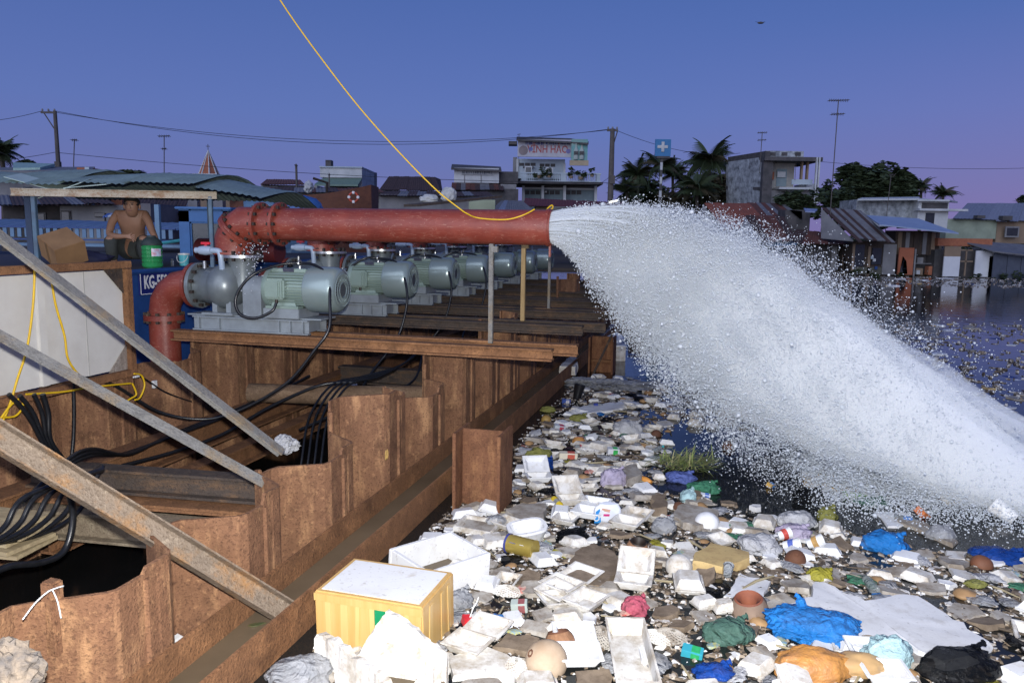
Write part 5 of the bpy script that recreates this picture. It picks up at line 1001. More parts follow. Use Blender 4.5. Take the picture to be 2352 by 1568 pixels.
for k in range(9): b.box('sheet', pm('blue_grey_corrugated', (0.085, 0.10, 0.135), (0.06, 0.07, 0.10), 3, .7), (2281 + 16 * k, 582 + 2 * k, 2296.5 + 16 * k, 640), .05, .02 * (k % 2))
b.box('back_wall', W_DARK, (2281, 590, 2425, 640), 1, .3)
b = Bld('long_roof_house', 'long pale sheet roofed house with a green wall behind the shacks', 'house', 44, 2290)
b.sheets([pm('pale_lilac_sheet', (0.27, 0.29, 0.36)), pm('pale_lilac_sheet2', (0.24, 0.26, 0.33))], (2222, 467, 3), (2440, 468, 3), (2440, 512, 0), (2188, 502, 0), 10, seed=16); b.box('wall', W_GRN, (2180, 503, 2296, 548), 1, .3); b.box('wall', W_TAN, (2296, 508, 2440, 560), 1, .3); b.windows([(2308, 520, 2340, 545)], W_GREY, PANE); b.box('ridge_vent', W_DARK, (2296, 496, 2318, 506), .4, -.3); b.box('ridge_vent', W_DARK, (2238, 495, 2256, 502), .4, -.3)
for k, (u, v, r_) in enumerate(((1960, 632, .3), (2010, 633, .25), (2240, 636, .3), (2298, 630, .35), (2350, 618, .5), (2070, 633, .22))):
    p = atY(u, v, 32.2); g = thing('bank_weed', 'dark weed clump growing at the foot of the shacks', 'plant', (p.x, 32.2, 0), 0, 'weeds along the far water edge'); leafcloud(r_, r_ * .6, r_ * .7, 120, .14, 80 + k, 4).obj('leaves', LEAF, g, (0, 0, r_ * .3))
# ================================================================== BOATS
BOATW = pm('brown_boat_timber', (0.17, 0.065, 0.035), (0.10, 0.04, 0.025), 3, .7, 0, .2, 12, (1, 4, 4)); BLUEB = pm('bright_blue_boat_paint', (0.05, 0.17, 0.42), (0.04, 0.13, 0.33), 3, .5); PBLUE = pm('pale_blue_boat_paint', (0.15, 0.27, 0.40), (0.11, 0.20, 0.32), 3, .5)
def hull(m, x0, x1, y, wid, zs, zdraft=-.2):
    n = 14; vs = []
    for i in range(n + 1):
        k = i / n; x = x0 + (x1 - x0) * k; hw = wid * (math.sin(math.pi * (.08 + .84 * k)) ** .6) / 2; zt = zs[0] * (1 - k) ** 2 + 2 * zs[1] * k * (1 - k) + zs[2] * k * k
        vs += [(x, y - hw * .55, zdraft), (x, y - hw, zt), (x, y + hw, zt), (x, y + hw * .55, zdraft)]
    fs = []
    for i in range(n): a, b_ = 4 * i, 4 * i + 4; fs += [(a, b_, b_ + 1, a + 1), (a + 1, b_ + 1, b_ + 2, a + 2), (a + 2, b_ + 2, b_ + 3, a + 3)]
    return m.add(vs, fs + [(0, 1, 2, 3), (4 * n + 3, 4 * n + 2, 4 * n + 1, 4 * n)])
def boat(name, lab, D, u0, u1, vts, mat, wid=1.6):
    x0, x1 = XZ(u0, 500, D)[0], XZ(u1, 500, D)[0]; g = thing(name, lab, 'boat', ((x0 + x1) / 2, D, 0)); cx = (x0 + x1) / 2; zs = [XZ((u0 + u1) / 2, v, D)[1] for v in vts]; hull(MB(), x0 - cx, x1 - cx, 0, wid, zs).obj('hull', mat, g, smooth=40); g['o'] = 0; return g, cx, zs
g, cx, zs = boat('wooden_boat', 'brown wooden boat with a life ring on its side', 16, 545, 862, (425, 482, 425), BOATW, 2.0); del g['o']
c = atY(812, 453, 14.95) - Vector((cx, 16, 0)); rg = MB(); R0 = .085
rg.ring([[Vector((c.x + (R0 + .02 * math.cos(b_)) * math.cos(a), c.y + .02 * math.sin(b_), c.z + (R0 + .02 * math.cos(b_)) * math.sin(a))) for b_ in [2 * math.pi * j / 8 for j in range(8)]] for a in [2 * math.pi * i / 20 for i in range(20)]], False, True)
lr = thing('life_ring', 'orange life ring with four white bands hung on the wooden boat', 'life ring', (cx, 16, 0)); rg.obj('ring', pm('life_ring_orange', (0.50, 0.07, 0.03), (0.40, 0.06, 0.03), 4, .5), lr, smooth=60)
for k in range(4): a = k * math.pi / 2; MB().box((c.x + R0 * math.cos(a), c.y, c.z + R0 * math.sin(a)), (.05, .055, .05), Matrix.Rotation(-a, 3, 'Y')).obj('band', WHITEP, lr, bevel=.008)
p = atY(690, 455, 16); MB().box((p.x - cx - .2, -.6, p.z - .06), (2.6, .03, .05)).obj('rubbing_strake', PBLUE, g); p = atY(800, 437, 16); MB().tube([(p.x - cx - .35, -.4, p.z - .35), (p.x - cx - .33, -.4, p.z + .12), (p.x - cx - .6, -.4, p.z + .2)], .03, 6).obj('exhaust_pipe', DARK, g)
g, cx, zs = boat('blue_boat', 'pale blue boat with a white gunwale beside the blue tarpaulin', 12.5, 575, 760, (450, 470, 480), PBLUE, 1.4); del g['o']
p0, p1 = atY(598, 456, 12.0) - Vector((cx, 12.5, 0)), atY(665, 469, 12.0) - Vector((cx, 12.5, 0)); MB().tube([p0, p1], .03, 6).obj('gunwale', WHITEP, g)
tp = thing('tarpaulin', 'blue tarpaulin thrown over cargo behind the red pipe', 'tarpaulin', atY(685, 480, 9.4)); blob(.26, (1.15, .9, .62), 5, .12, 4, 1.4, .10).obj('sheet', pm('blue_tarpaulin', (0.035, 0.12, 0.36), (0.03, 0.09, 0.27), 3, .45, 0, .2, 9), tp, smooth=60)
# blue wheelhouse boat
g = thing('wheelhouse_boat', 'bright blue boat wheelhouse with rounded windows beside the person', 'boat', atY(485, 530, 10.5)); g.location.z = 0
o = Vector(g.location) / K; p0 = atY(441, 482, 10.5) - o; p1 = atY(560, 570, 10.5) - o
wx = p1.x - p0.x; m = MB(); cxm = (p0.x + p1.x) / 2
for (c, d) in (((p0.x + .08, 0, .9), (.16, .9, 1.9)), ((p1.x - .06, 0, .9), (.12, .9, 1.9)), ((cxm, 0, p0.z - .09), (wx, .9, .18)), ((cxm, 0, .55), (wx, .9, 1.1)), ((cxm, .43, .9), (wx, .04, 1.8))): m.box(c, d)
m.obj('cabin', BLUEB, g, bevel=.02); MB().box((cxm, 0, p0.z + .012), (wx + .05, 1.0, .03)).obj('cabin_roof', BLUEB, g, bevel=.01); MB().box((cxm, -.40, (p0.z + 1.1) / 2), (wx - .3, .02, p0.z - 1.1 - .15)).obj('window', pm('dim_glass', (0.03, 0.05, 0.06), (.05, .07, .08), 2, .15), g)
hull(MB(), -2.2, 2.6, .3, 1.5, (.9, .75, 1.0)).obj('hull', BLUEB, g); MB().box((p0.x - .55, .2, 1.35), (.06, .06, 1.1)).obj('awning_post', PBLUE, g); MB().tube([(p0.x - .75, -.1, 1.33), (p0.x, -.1, 1.45)], .02, 5).obj('rail', pm('teal_rail', (.05, .32, .38)), g)
# long boat with a corrugated roof
g = thing('roofed_boat', 'long pale blue boat with a corrugated roof and a slatted side', 'boat', atY(170, 540, 11.5)); g.location.z = 0; o = Vector(g.location) / K
hull(MB(), -3.4, 2.2, .6, 1.6, (1.25, 1.05, 1.25)).obj('hull', HULLB, g)
corr_sheet(-3.4, 1.55, 0, 1.0, 2.0, 1.60, 1.70, 1.6, 120, 6, .010, .11, -.04, 5).obj('roof', pm('pale_blue_corrugated', (0.17, 0.25, 0.37), (0.12, 0.19, 0.30), 3, .45), g)
for k in range(46): MB().box((-3.3 + .105 * k, -.02, 1.50), (.055, .02, .14)).obj('slat', PBLUE, g)
for z in (1.575, 1.40): MB().box((-.95, -.035, z), (4.9, .02, .022)).obj('slat_rail', HULLB, g)
MB().box((-.6, -.2, 1.33), (5.6, .3, .04)).obj('side_deck', PBLUE, g)
# cargo on the boats near the pipe
tag(blob(.10, (1, .9, 1), 9, .2, 3, 2, .2).obj('net_bundle', pm('white_net', (0.5, 0.52, 0.52), (0.36, 0.38, 0.38), 9, .8), None, atY(1030, 448, 10)), 'bundle of white netting on the gangway', 'bundle'); tag(blob(.09, (1.3, .9, .7), 10, .2, 3, 2, .2).obj('white_sack', pm('white_net', (0.5, .5, .5)), None, atY(985, 458, 10)), 'slumped white sack beside the netting bundle', 'sack'); tag(blob(.13, (.8, .9, 1), 12, .3, 3, 2, .2).obj('foam_heap', pm('white_net', (0.5, .5, .5)), None, atY(709, 430, 18)), 'heap of white foam on the wooden boat', 'heap')
a, b2 = atY(945, 472, 9.6), atY(1135, 452, 10.6); tag(MB().box((0, 0, 0), ((b2 - a).length, .3, .03), Matrix.Rotation(-math.asin((b2 - a).z / (b2 - a).length), 3, 'Y')).obj('gangway', PLANKD, None, (a + b2) / 2, math.atan2((b2 - a).y, (b2 - a).x)), 'dark plank gangway sloping up behind the pipe', 'gangway')
tag(MB().box((0, 0, -.25), (.36, .3, .62)).obj('cabin_box', W_GRN, None, atY(1108, 470, 11)), 'pale green box cabin under the end of the gangway', 'cabin')
tag(MB().lathe([(0, 0), (.10, .0), (.10, .02), (0, .03)], 14, (0, 0, 0), 'Z', False).obj('white_dish', WHITEP, None, site(-1.5, PT[1], 1.752)), 'white plastic dish lying on the second red pipe', 'dish')
# ================================================================== RUBBISH ON THE WATER
def foam(name, c, dirt, amt, rough=0.75, sss=0):
    m, n, b = newmat(name); v = coords(n, (1, 1, 1))
    f = noise(n, v, 9, 6, 0.7); g = noise(n, v, 38, 4, 0.6); h = noise(n, v, 3, 3, 0.5)
    col = mixc(n, rampn(n, f, [(amt - .10, (0, 0, 0)), (amt + .13, (.85, .85, .85))]), c, dirt)
    col = mixc(n, rampn(n, g, [(.60, (0, 0, 0)), (.72, (.55, .55, .55))]), col, tuple(x * .55 for x in dirt)) if amt < .72 else col
    # brown wet edge only where the piece has sat in the water, an object-fixed stain
    col = mixc(n, rampn(n, h, [(.50, (0, 0, 0)), (.75, (.35, .35, .35))]), col, tuple(x * .8 for x in dirt))
    n.links.new(col, b.inputs['Base Color']); b.inputs['Roughness'].default_value = rough; b.inputs['Specular IOR Level'].default_value = .35
    bump(n, b, noise(n, v, 90, 3), .25, .004); MATS[name] = m; return m
FOAM_C = foam('clean_white_foam', (.70, .71, .72), (.46, .41, .33), .66); FOAM_S = foam('stained_white_foam', (.67, .66, .63), (.34, .28, .20), .53); FOAM_D = foam('grimy_grey_foam', (.40, .375, .335), (.19, .15, .11), .50); FOAM_B = foam('brown_soaked_foam', (.24, .185, .13), (.12, .088, .06), .5); FOAM_Y = foam('yellowed_foam', (.52, .38, .17), (.33, .22, .10), .55); FOAM_G = foam('grey_white_foam', (.62, .63, .65), (.44, .43, .42), .62)
def film(name, c, rough=.20, trans=.12, alpha=.84):
    m, n, b = newmat(name); v = coords(n, (1, 1, 1)); f = noise(n, v, 7, 4, .6)
    n.links.new(rampn(n, f, [(.3, c), (.75, tuple(x * .6 for x in c))]), b.inputs['Base Color']); b.inputs['Roughness'].default_value = rough; b.inputs['Transmission Weight'].default_value = trans; b.inputs['IOR'].default_value = 1.15
    if alpha: b.inputs['Alpha'].default_value = alpha
    f1 = noise(n, v, 5.5, 3, .55, 1.2); sb = n.nodes.new('ShaderNodeMath'); sb.operation = 'SUBTRACT'; sb.inputs[1].default_value = .5; n.links.new(f1, sb.inputs[0]); ab = n.nodes.new('ShaderNodeMath'); ab.operation = 'ABSOLUTE'; n.links.new(sb.outputs[0], ab.inputs[0])
    f2 = noise(n, v, 18, 4, .6, 1.5); ad = n.nodes.new('ShaderNodeMath'); ad.operation = 'MULTIPLY_ADD'; ad.inputs[1].default_value = .25; n.links.new(f2, ad.inputs[0]); n.links.new(ab.outputs[0], ad.inputs[2])
    bump(n, b, ad.outputs[0], 1.0, .07); return m
BAGM = {'white': film('white_bag_film', (.62, .63, .66), .25), 'clear': film('clear_bag_film', (.62, .64, .68), .15, .35, .72), 'blue': film('blue_bag_film', (.03, .24, .68)), 'deepblue': film('deep_blue_bag_film', (.015, .07, .34)), 'cyan': film('pale_cyan_bag_film', (.52, .76, .80)), 'green': film('green_bag_film', (.08, .27, .16)), 'dkgreen': film('dull_green_bag_film', (.10, .20, .16)), 'black': film('black_bag_film', (.008, .009, .011), .28), 'yellow': film('yellow_bag_film', (.46, .42, .06)), 'pink': film('pink_bag_film', (.62, .14, .20)), 'lilac': film('lilac_bag_film', (.56, .50, .66)), 'purpleblue': film('blue_violet_bag_film', (.14, .19, .50)), 'olive': film('olive_bag_film', (.30, .30, .09))}
COCO = pm('coconut_husk_tan', (.46, .36, .26), (.32, .23, .15), 5, .75, 0, .3, 24); COCOF = pm('coconut_fibre_brown', (.33, .17, .09), (.20, .10, .05), 8, .85, 0, .5, 40, (6, 6, 1)); COCOD = pm('coconut_dark_husk', (.14, .055, .025), (.07, .03, .018), 6, .8, 0, .5, 30)
def polyrough(pts, z0, z1, seed, j=.012):
    """broken slab: the outline gets uneven steps, the top edge crumbles"""
    rn = random.Random(seed); P = []
    for i in range(len(pts)):
        a = Vector(pts[i]); b = Vector(pts[(i + 1) % len(pts)]); k = max(1, int((b - a).length / .045))
        for q in range(k): p = a.lerp(b, q / k); P.append(p + Vector((rn.uniform(-j, j), rn.uniform(-j, j))) * (0 if q == 0 else 1))
    n = len(P); c = sum(P, Vector((0, 0))) / n; m = MB()
    low = [(p.x, p.y, z0) for p in P]; mid = [(p.x + rn.uniform(-j, j) * .6, p.y + rn.uniform(-j, j) * .6, (z0 + z1) / 2) for p in P]; top = [(p.x + (c.x - p.x) * .03, p.y + (c.y - p.y) * .03, z1 + rn.uniform(-j, j) * .35) for p in P]
    inn = [(p.x + (c.x - p.x) * .35, p.y + (c.y - p.y) * .35, z1 + rn.uniform(-.003, .003)) for p in P]
    vs = low + mid + top + inn + [(c.x, c.y, z1)]; fs = [tuple(range(n - 1, -1, -1))]
    for r in range(3):
        for i in range(n): k = (i + 1) % n; fs.append((r * n + i, r * n + k, (r + 1) * n + k, (r + 1) * n + i))
    fs += [(3 * n + i, 3 * n + (i + 1) % n, 4 * n) for i in range(n)]
    return m.add(vs, fs)
def tray_mesh(m, L, W, h, t=.006, taper=.72, rot=None, o=(0, 0, 0), lip=.010):
    """open foam tray (half a food box): floor, four raked sides with thickness, rim lip"""
    def R(k, z): return [Vector((sx * L / 2 * k, sy * W / 2 * (k if k <= 1 else 1 + (k - 1) * L / W), z)) for sx, sy in ((-1, -1), (1, -1), (1, 1), (-1, 1))]
    lp = 1 + 2 * lip / L
    rings = [R(taper, 0), R(1, h), R(lp, h), R(lp, h + t), R(1 - 2 * t / L, h + t), R(taper - 2 * t / L, t)]
    vs = [p for r in rings for p in r]
    if rot is not None: vs = [rot @ p for p in vs]
    vs = [p + Vector(o) for p in vs]; fs = [(3, 2, 1, 0), (20, 21, 22, 23)]
    for i in range(5):
        for j in range(4): k = (j + 1) % 4; fs.append((i * 4 + j, i * 4 + k, (i + 1) * 4 + k, (i + 1) * 4 + j))
    return m.add(vs, fs)
FLIP = Matrix.Rotation(math.pi, 3, 'X')
def bev(m, b=.006): return m.mesh('x', 40, b)
L_, W_, H_ = .150, .125, .036
TRAYUP = bev(tray_mesh(MB(), L_, W_, H_)); TRAYDN = bev(tray_mesh(MB(), L_, W_, H_, rot=FLIP, o=(0, 0, H_)))
_m = MB(); tray_mesh(_m, L_, W_, H_); tray_mesh(_m, L_, W_, H_, rot=FLIP, o=(0, 0, 2 * H_ + .013)); CLOSED = bev(_m)
_lid = MB(); tray_mesh(_lid, L_, W_, H_ * .8, rot=Matrix.Rotation(math.radians(33), 3, 'X'), o=(0, W_ / 2 + .008 + W_ / 2 * .84, H_ * .55 + W_ / 2 * .545)); LIDUP = bev(_lid)
_lid = MB(); tray_mesh(_lid, L_, W_, H_ * .8, o=(0, W_ + .028, .002), rot=Matrix.Rotation(.12, 3, 'X')); LIDFLAT = bev(_lid)
LDBL = bev(tray_mesh(MB(), .19, .11, .03, rot=FLIP, o=(0, 0, .03)))
rs = random.Random(11)
def randpoly(n, rx, ry, seed):
    rn = random.Random(seed); return [(rx * rn.uniform(.7, 1.05) * math.cos(2 * math.pi * i / n + rn.uniform(-.25, .25)), ry * rn.uniform(.7, 1.05) * math.sin(2 * math.pi * i / n + rn.uniform(-.25, .25))) for i in range(n)]
SLABS = [polyrough(randpoly(4 + k % 3, .11, .075, k), 0, .020 + .006 * (k % 3), k).mesh('x', 35) for k in range(8)]
CHUNKS = [polyrough(randpoly(5, .065, .05, 30 + k), 0, .026 + .007 * (k % 3), 30 + k).mesh('x', 35) for k in range(6)]
BAGS = [blob(.085, (1.15, .9, .48), 20 + k, .30, 4, 1.5, .20).mesh('x', 60) for k in range(6)]
CRUSH = [blob(.06, (1.3, .9, .32), 40 + k, .35, 3, 1.8, .30).mesh('x', 55) for k in range(4)]
def bottle_mesh(r=.024, h=.16): 
    pr = [(0, 0), (r * .9, 0), (r, .006)]
    for k in range(5): z = .015 + k * h * .11; pr += [(r, z), (r, z + h * .07), (r * .93, z + h * .09)]
    return pr + [(r, h * .62), (r * .95, h * .70), (r * .55, h * .88), (r * .42, h * .91), (r * .42, h * .93), (0, h * .93)]
BOTT = MB().lathe(bottle_mesh(), 14, (0, 0, 0), 'X', False).mesh('x', 35); CAPM = MB().lathe([(0, .147), (.0125, .147), (.0125, .165), (0, .165)], 12, (0, 0, 0), 'X', False).mesh('x', 35)
PET = film('clear_bottle_plastic', (.55, .60, .62), .1, .5, .65)
CUP = MB().lathe([(0, 0), (.026, 0), (.036, .085), (.038, .087), (.036, .089), (.033, .085), (.024, .004), (0, .004)], 16, (0, 0, 0), 'X', False).mesh('x', 35)
LEAVES = [MB().add([(-.06, 0, 0), (-.02, -.018, .004), (.05, 0, .001), (-.02, .018, .006)], [(0, 1, 2, 3)]).mesh('x')]
STICK = MB().tube([(-.11, 0, 0), (0, .01, .004), (.12, -.004, 0)], [.006, .007, .005], 6).mesh('x', 50)
WRAP = blob(.038, (1.4, .8, .22), 77, .3, 3, 2, .4).mesh('x', 25)
def netdome(r, seed):
    m = MB(); n = 14; k = 9
    def P(i, j): th = (.12 + .88 * i / k) * math.pi / 2; a = 2 * math.pi * j / n; s_ = 1 + .12 * mnoise.noise(Vector((math.cos(a) * 2, math.sin(a) * 2, seed))); return Vector((r * s_ * math.sin(th) * math.cos(a) * 1.25, r * s_ * math.sin(th) * math.sin(a) * .85, r * .7 * math.cos(th)))
    for j in range(n):
        for sg in (-1, 1): m.tube([P(i, j + sg * i * .55) for i in range(k + 1)], .0034, 4, False)
    return m.mesh('x')
NET = [netdome(.055, 1), netdome(.05, 2)]
BUN = blob(.05, (1.1, .9, .55), 90, .18, 3, 1.5).mesh('x', 60)
taken = []
def free(p, r, k=.78): return all((p.x - q[0]) ** 2 + (p.y - q[1]) ** 2 > (k * (r + q[2])) ** 2 for q in taken)
def put(name, me, mat, lab, cat, p, r, rz=None, tilt=.12, z=0.0, sc=1.0, grp=None, parts=()):
    rz = rs.uniform(0, 6.28) if rz is None else rz; rot = (rs.gauss(0, tilt * .5), rs.gauss(0, tilt * .5), rz)
    taken.append((p.x, p.y, r))
    if not parts:
        o = mkobj(name, me, mat, None, (p.x, p.y, z), rot); o.scale = (sc,) * 3 if not isinstance(sc, tuple) else sc
    else:
        o = empty(name, (p.x, p.y, z), rot); o.scale = (sc,) * 3
        for (nm, m_, mt) in parts: mkobj(nm, m_, mt, o)
    return tag(o, lab, cat, grp)
def at(u, v, z=0.0): return onz(u, v, z)
# ---------------- large named pieces
# taped box
c = [onz(737, 1350, .225), onz(800, 1278, .225), onz(1035, 1308, .225), onz(985, 1392, .225)]
ctr = sum(c, Vector()) / 4; ax = (c[3] - c[0]); yaw = math.atan2(ax.y, ax.x); BL = (ax.length + (c[2] - c[1]).length) / 2; BW = ((c[1] - c[0]).length + (c[2] - c[3]).length) / 2
tb_ = thing('foam_box', 'white foam box wrapped in ochre tape with a green tape strip', 'foam box', (ctr.x, ctr.y, -.02), (.02, -.01, yaw))
TAPE = pm('ochre_packing_tape', (.54, .33, .11), (.60, .40, .16), 2.2, .28, 0, .12, 10, (14, 14, .6)); TAPE2 = pm('pale_ochre_tape', (.64, .45, .19), (.60, .40, .15), 2, .28, 0, .1, 10, (10, 10, .6))
MB().box((0, 0, .12), (BL, BW, .24)).obj('body', TAPE, tb_, bevel=.006); MB().box((0, 0, .2325), (BL - .03, BW - .03, .018)).obj('lid', FOAM_C, tb_, bevel=.006)
MB().box((.055, -BW / 2 - .0015, .115), (.048, .003, .225)).obj('green_tape', pm('green_tape', (.01, .24, .10), (.01, .2, .08), 3, .3), tb_)
for k, (x, w_) in enumerate(((-.17, .022), (-.10, .03), (-.045, .016), (.02, .02), (.115, .024), (.165, .018))): MB().box((x, -BW / 2 - .001 - .0004 * k, .11), (w_, .002, .205), Matrix.Rotation(rs.uniform(-.06, .06), 3, 'Y')).obj('tape_strip', TAPE2, tb_)
for k, (y, w_) in enumerate(((-.08, .03), (.03, .02), (.10, .026))): MB().box((BL / 2 + .001 + .0004 * k, y, .11), (.002, w_, .205), Matrix.Rotation(rs.uniform(-.08, .08), 3, 'X')).obj('tape_strip', TAPE2, tb_)
MB().box((0, -BW / 2 - .003, .218), (BL, .003, .03)).obj('tape_band', TAPE, tb_); taken.append((ctr.x, ctr.y, .22))
def openbox(m, L, W, h, t, z0=0, cut=None):
    m.box((0, 0, z0 + t / 2), (L, W, t)); 
    for (cx, cy, dx, dy) in ((0, -W / 2 + t / 2, L, t), (0, W / 2 - t / 2, L, t), (-L / 2 + t / 2, 0, t, W - 2 * t - .0006), (L / 2 - t / 2, 0, t, W - 2 * t - .0006)): m.box((cx, cy, z0 + h / 2 + t / 2 + .0003), (dx, dy, h - t - .0006))
    return m
c = [onz(900, 1258, .15), onz(1030, 1218, .15), onz(1127, 1262, .15), onz(962, 1320, .15)]; ctr = sum(c, Vector()) / 4; ax = c[2] - c[3]; yaw = math.atan2(ax.y, ax.x)
ob = thing('foam_box', 'open empty white foam box with water standing inside', 'foam box', (ctr.x, ctr.y, -.04), (.06, .02, yaw)); openbox(MB(), .36, .30, .19, .022).obj('body', FOAM_C, ob, bevel=.004); MB().box((0, 0, .06), (.31, .25, .004)).obj('standing_water', MUD, ob); taken.append((ctr.x, ctr.y, .20))
# broken foam box with ragged walls
BC = [onz(728, 1448, .14), onz(893, 1402, .25), onz(1030, 1482, .15), onz(890, 1570, .12)]; ctr = sum(BC, Vector()) / 4
bb_ = thing('foam_box', 'broken grimy foam box with jagged torn walls below the taped box', 'foam box', (ctr.x, ctr.y, -.02))
def ragged(a, b, hs, t, seed):
    rn = random.Random(seed); n = 22; m = MB(); vs = []; d = (b - a); nr = Vector((-d.y, d.x, 0)).normalized() * t
    for i in range(n + 1):
        k = i / n; q = k * (len(hs) - 1); i0 = min(int(q), len(hs) - 2); z = hs[i0] + (hs[i0 + 1] - hs[i0]) * (q - i0) + .010 * mnoise.noise(Vector((k * 9, seed, 0))) + rn.uniform(-.003, .003); p = a + d * k; j2 = Vector((rn.uniform(-1, 1), rn.uniform(-1, 1), 0)) * .0025
        vs += [(p.x, p.y, -.03), tuple((p + nr)[:2]) + (-.03,), tuple((p + nr + j2)[:2]) + (z + rn.uniform(-.006, .006),), tuple((p - j2)[:2]) + (z,)]
    fs = []
    for i in range(n): a_, b_ = 4 * i, 4 * i + 4; fs += [(a_, b_, b_ + 3, a_ + 3), (a_ + 1, a_ + 2, b_ + 2, b_ + 1), (a_ + 3, b_ + 3, b_ + 2, a_ + 2), (a_, a_ + 1, b_ + 1, b_)]
    return m.add(vs, fs + [(0, 3, 2, 1), (4 * n, 4 * n + 1, 4 * n + 2, 4 * n + 3)])
BQ = [p - ctr for p in BC]
for q in BQ: q.z = 0
for (i0, i1, hs, sd) in ((0, 1, (.15, .13, .08, .10, .20, .27), 1), (1, 2, (.275, .26, .235, .20, .17, .14), 2), (2, 3, (.14, .12, .07, .09, .13), 3), (3, 0, (.13, .155, .15, .165, .15), 4)): ragged(BQ[i1], BQ[i0], hs[::-1], .026, sd).obj('wall', FOAM_S, bb_)
MB().prism([(q.x * .97, q.y * .97) for q in BQ], -.02, .004).obj('floor', FOAM_B, bb_); MB().prism([(q.x * .93, q.y * .93) for q in BQ], .030, .034).obj('standing_water', MUD, bb_); taken.append((ctr.x, ctr.y, .22))
# big white slab
P = [onz(u, v, .035) for u, v in ((1868, 1338), (1985, 1385), (2060, 1372), (2110, 1375), (2175, 1415), (2278, 1478), (2252, 1505), (2170, 1520), (2060, 1470), (1985, 1492), (1940, 1480), (1900, 1440), (1800, 1415), (1795, 1398), (1862, 1372))]; ctr = sum(P, Vector()) / len(P)
tag(polyrough([((p - ctr).x, (p - ctr).y) for p in P], 0, .05, 5, .014).obj('foam_slab', FOAM_G, None, (ctr.x, ctr.y, -.005), (.02, -.01, 0), smooth=30), 'very large broken white foam slab beside the bright blue bag', 'foam slab')
for k in range(5): q = P[0].lerp(P[5], .1 + .2 * k); taken.append((q.x, q.y - .07, .16))
def slabpx(lab, mat, uv, th, seed, z=0.0, name='foam_slab', cat='foam slab', j=.012, tl=(0, 0)):
    P = [onz(u, v, z + th) for u, v in uv]; ctr = sum(P, Vector()) / len(P); o = tag(polyrough([((p - ctr).x, (p - ctr).y) for p in P], 0, th, seed, j).obj(name, mat, None, (ctr.x, ctr.y, z - .01), (tl[0], tl[1], 0), smooth=30), lab, cat)
    r = max((p - ctr).length for p in P); taken.append((ctr.x, ctr.y, r * .8)); return o
slabpx('tan crumbling foam tray slab beside the cut coconut', FOAM_B, ((1300, 1300), (1320, 1262), (1365, 1238), (1440, 1280), (1438, 1300), (1375, 1342), (1290, 1325)), .045, 21)
slabpx('thick ochre yellow foam block between the foam balls and the white bag', FOAM_Y, ((1592, 1272), (1632, 1240), (1722, 1262), (1724, 1276), (1660, 1296), (1590, 1284)), .055, 22)
slabpx('flat pale grey foam sheet beside the brown coconut half', FOAM_G, ((1662, 1362), (1700, 1312), (1772, 1330), (1742, 1376)), .02, 23)
slabpx('grey soaked foam sheet behind the white foam ball', FOAM_D, ((1545, 1180), (1565, 1152), (1650, 1165), (1655, 1190), (1600, 1205)), .05, 24)
slabpx('long white foam plank lying behind the black bowl', FOAM_C, ((1310, 938), (1350, 928), (1440, 918), (1478, 924), (1400, 940), (1330, 948)), .03, 25)
slabpx('white rectangular foam sheet with a scuffed top near the broken box', FOAM_S, ((1035, 1500), (1110, 1475), (1190, 1510), (1175, 1545), (1040, 1545)), .035, 26)
slabpx('dirty white foam offcut beside the whole coconut', FOAM_S, ((1125, 1500), (1215, 1505), (1180, 1568), (1135, 1545)), .03, 27)
slabpx('brown soaked foam board near the red juice carton', FOAM_B, ((1130, 1480), (1165, 1445), (1240, 1460), (1235, 1495)), .035, 28)
slabpx('grey rough foam lump in front of the rusty H post', FOAM_D, ((1160, 1165), (1200, 1150), (1255, 1150), (1250, 1185), (1190, 1190)), .05, 29)
slabpx('white foam sheet near the green drink can', FOAM_C, ((2010, 1168), (2080, 1172), (2110, 1198), (2040, 1205)), .02, 30)
slabpx('long white foam strip by the gold tin lid', FOAM_D, ((2060, 1178), (2130, 1195), (2200, 1235), (2190, 1245), (2120, 1215), (2060, 1190)), .03, 31)
slabpx('square brown foam tile standing among the food boxes', FOAM_B, ((1498, 1132), (1530, 1130), (1532, 1160), (1500, 1162)), .05, 32, .03)
slabpx('grey foam tile leaning behind the clear knotted bag', FOAM_D, ((1420, 1070), (1460, 1060), (1475, 1085), (1440, 1098)), .05, 33, .02)
slabpx('brown soaked foam plate under the long white trough', FOAM_B, ((1320, 1535), (1400, 1530), (1410, 1600), (1320, 1600)), .04, 34)
# long white trough
c0, c1 = onz(1435, 1432, .05), onz(1480, 1640, .05); d = c1 - c0; tr_ = thing('foam_trough', 'long white foam trough lying beside the round coconut', 'foam tray', (c0.x, c0.y, .012), (0.01, .0, math.atan2(d.y, d.x)))
tray_mesh(MB(), .46, .15, .055, .012, .88, None, (.23, 0, 0), .004).obj('body', FOAM_S, tr_, bevel=.004); MB().box((.22, .045, .03), (.10, .02, .03)).obj('rib', FOAM_C, tr_, bevel=.006)
for k in range(4): taken.append((c0.x + d.x * .25 * k, c0.y + d.y * .25 * k, .09))
# crate lid with ochre edges
p = at(1915, 1118); g = thing('picture_frame', 'flat framed board with ochre edges floating at the rim of the spray', 'board', (p.x, p.y, .02), (.02, .03, -.30)); MB().box((0, 0, 0), (.36, .22, .018)).obj('backing', FOAM_D, g)
for (c_, d_, mt) in (((0, -.11, .004), (.38, .02, .03), FOAM_Y), ((0, .11, .004), (.38, .02, .03), FOAM_Y), ((-.18, 0, .004), (.02, .198, .03), FOAM_Y), ((0, -.03, .016), (.33, .03, .012), FOAM_S), ((0, .05, .016), (.33, .03, .012), FOAM_S)): MB().box(c_, d_).obj('slat', mt, g)
taken.append((p.x, p.y, .16))
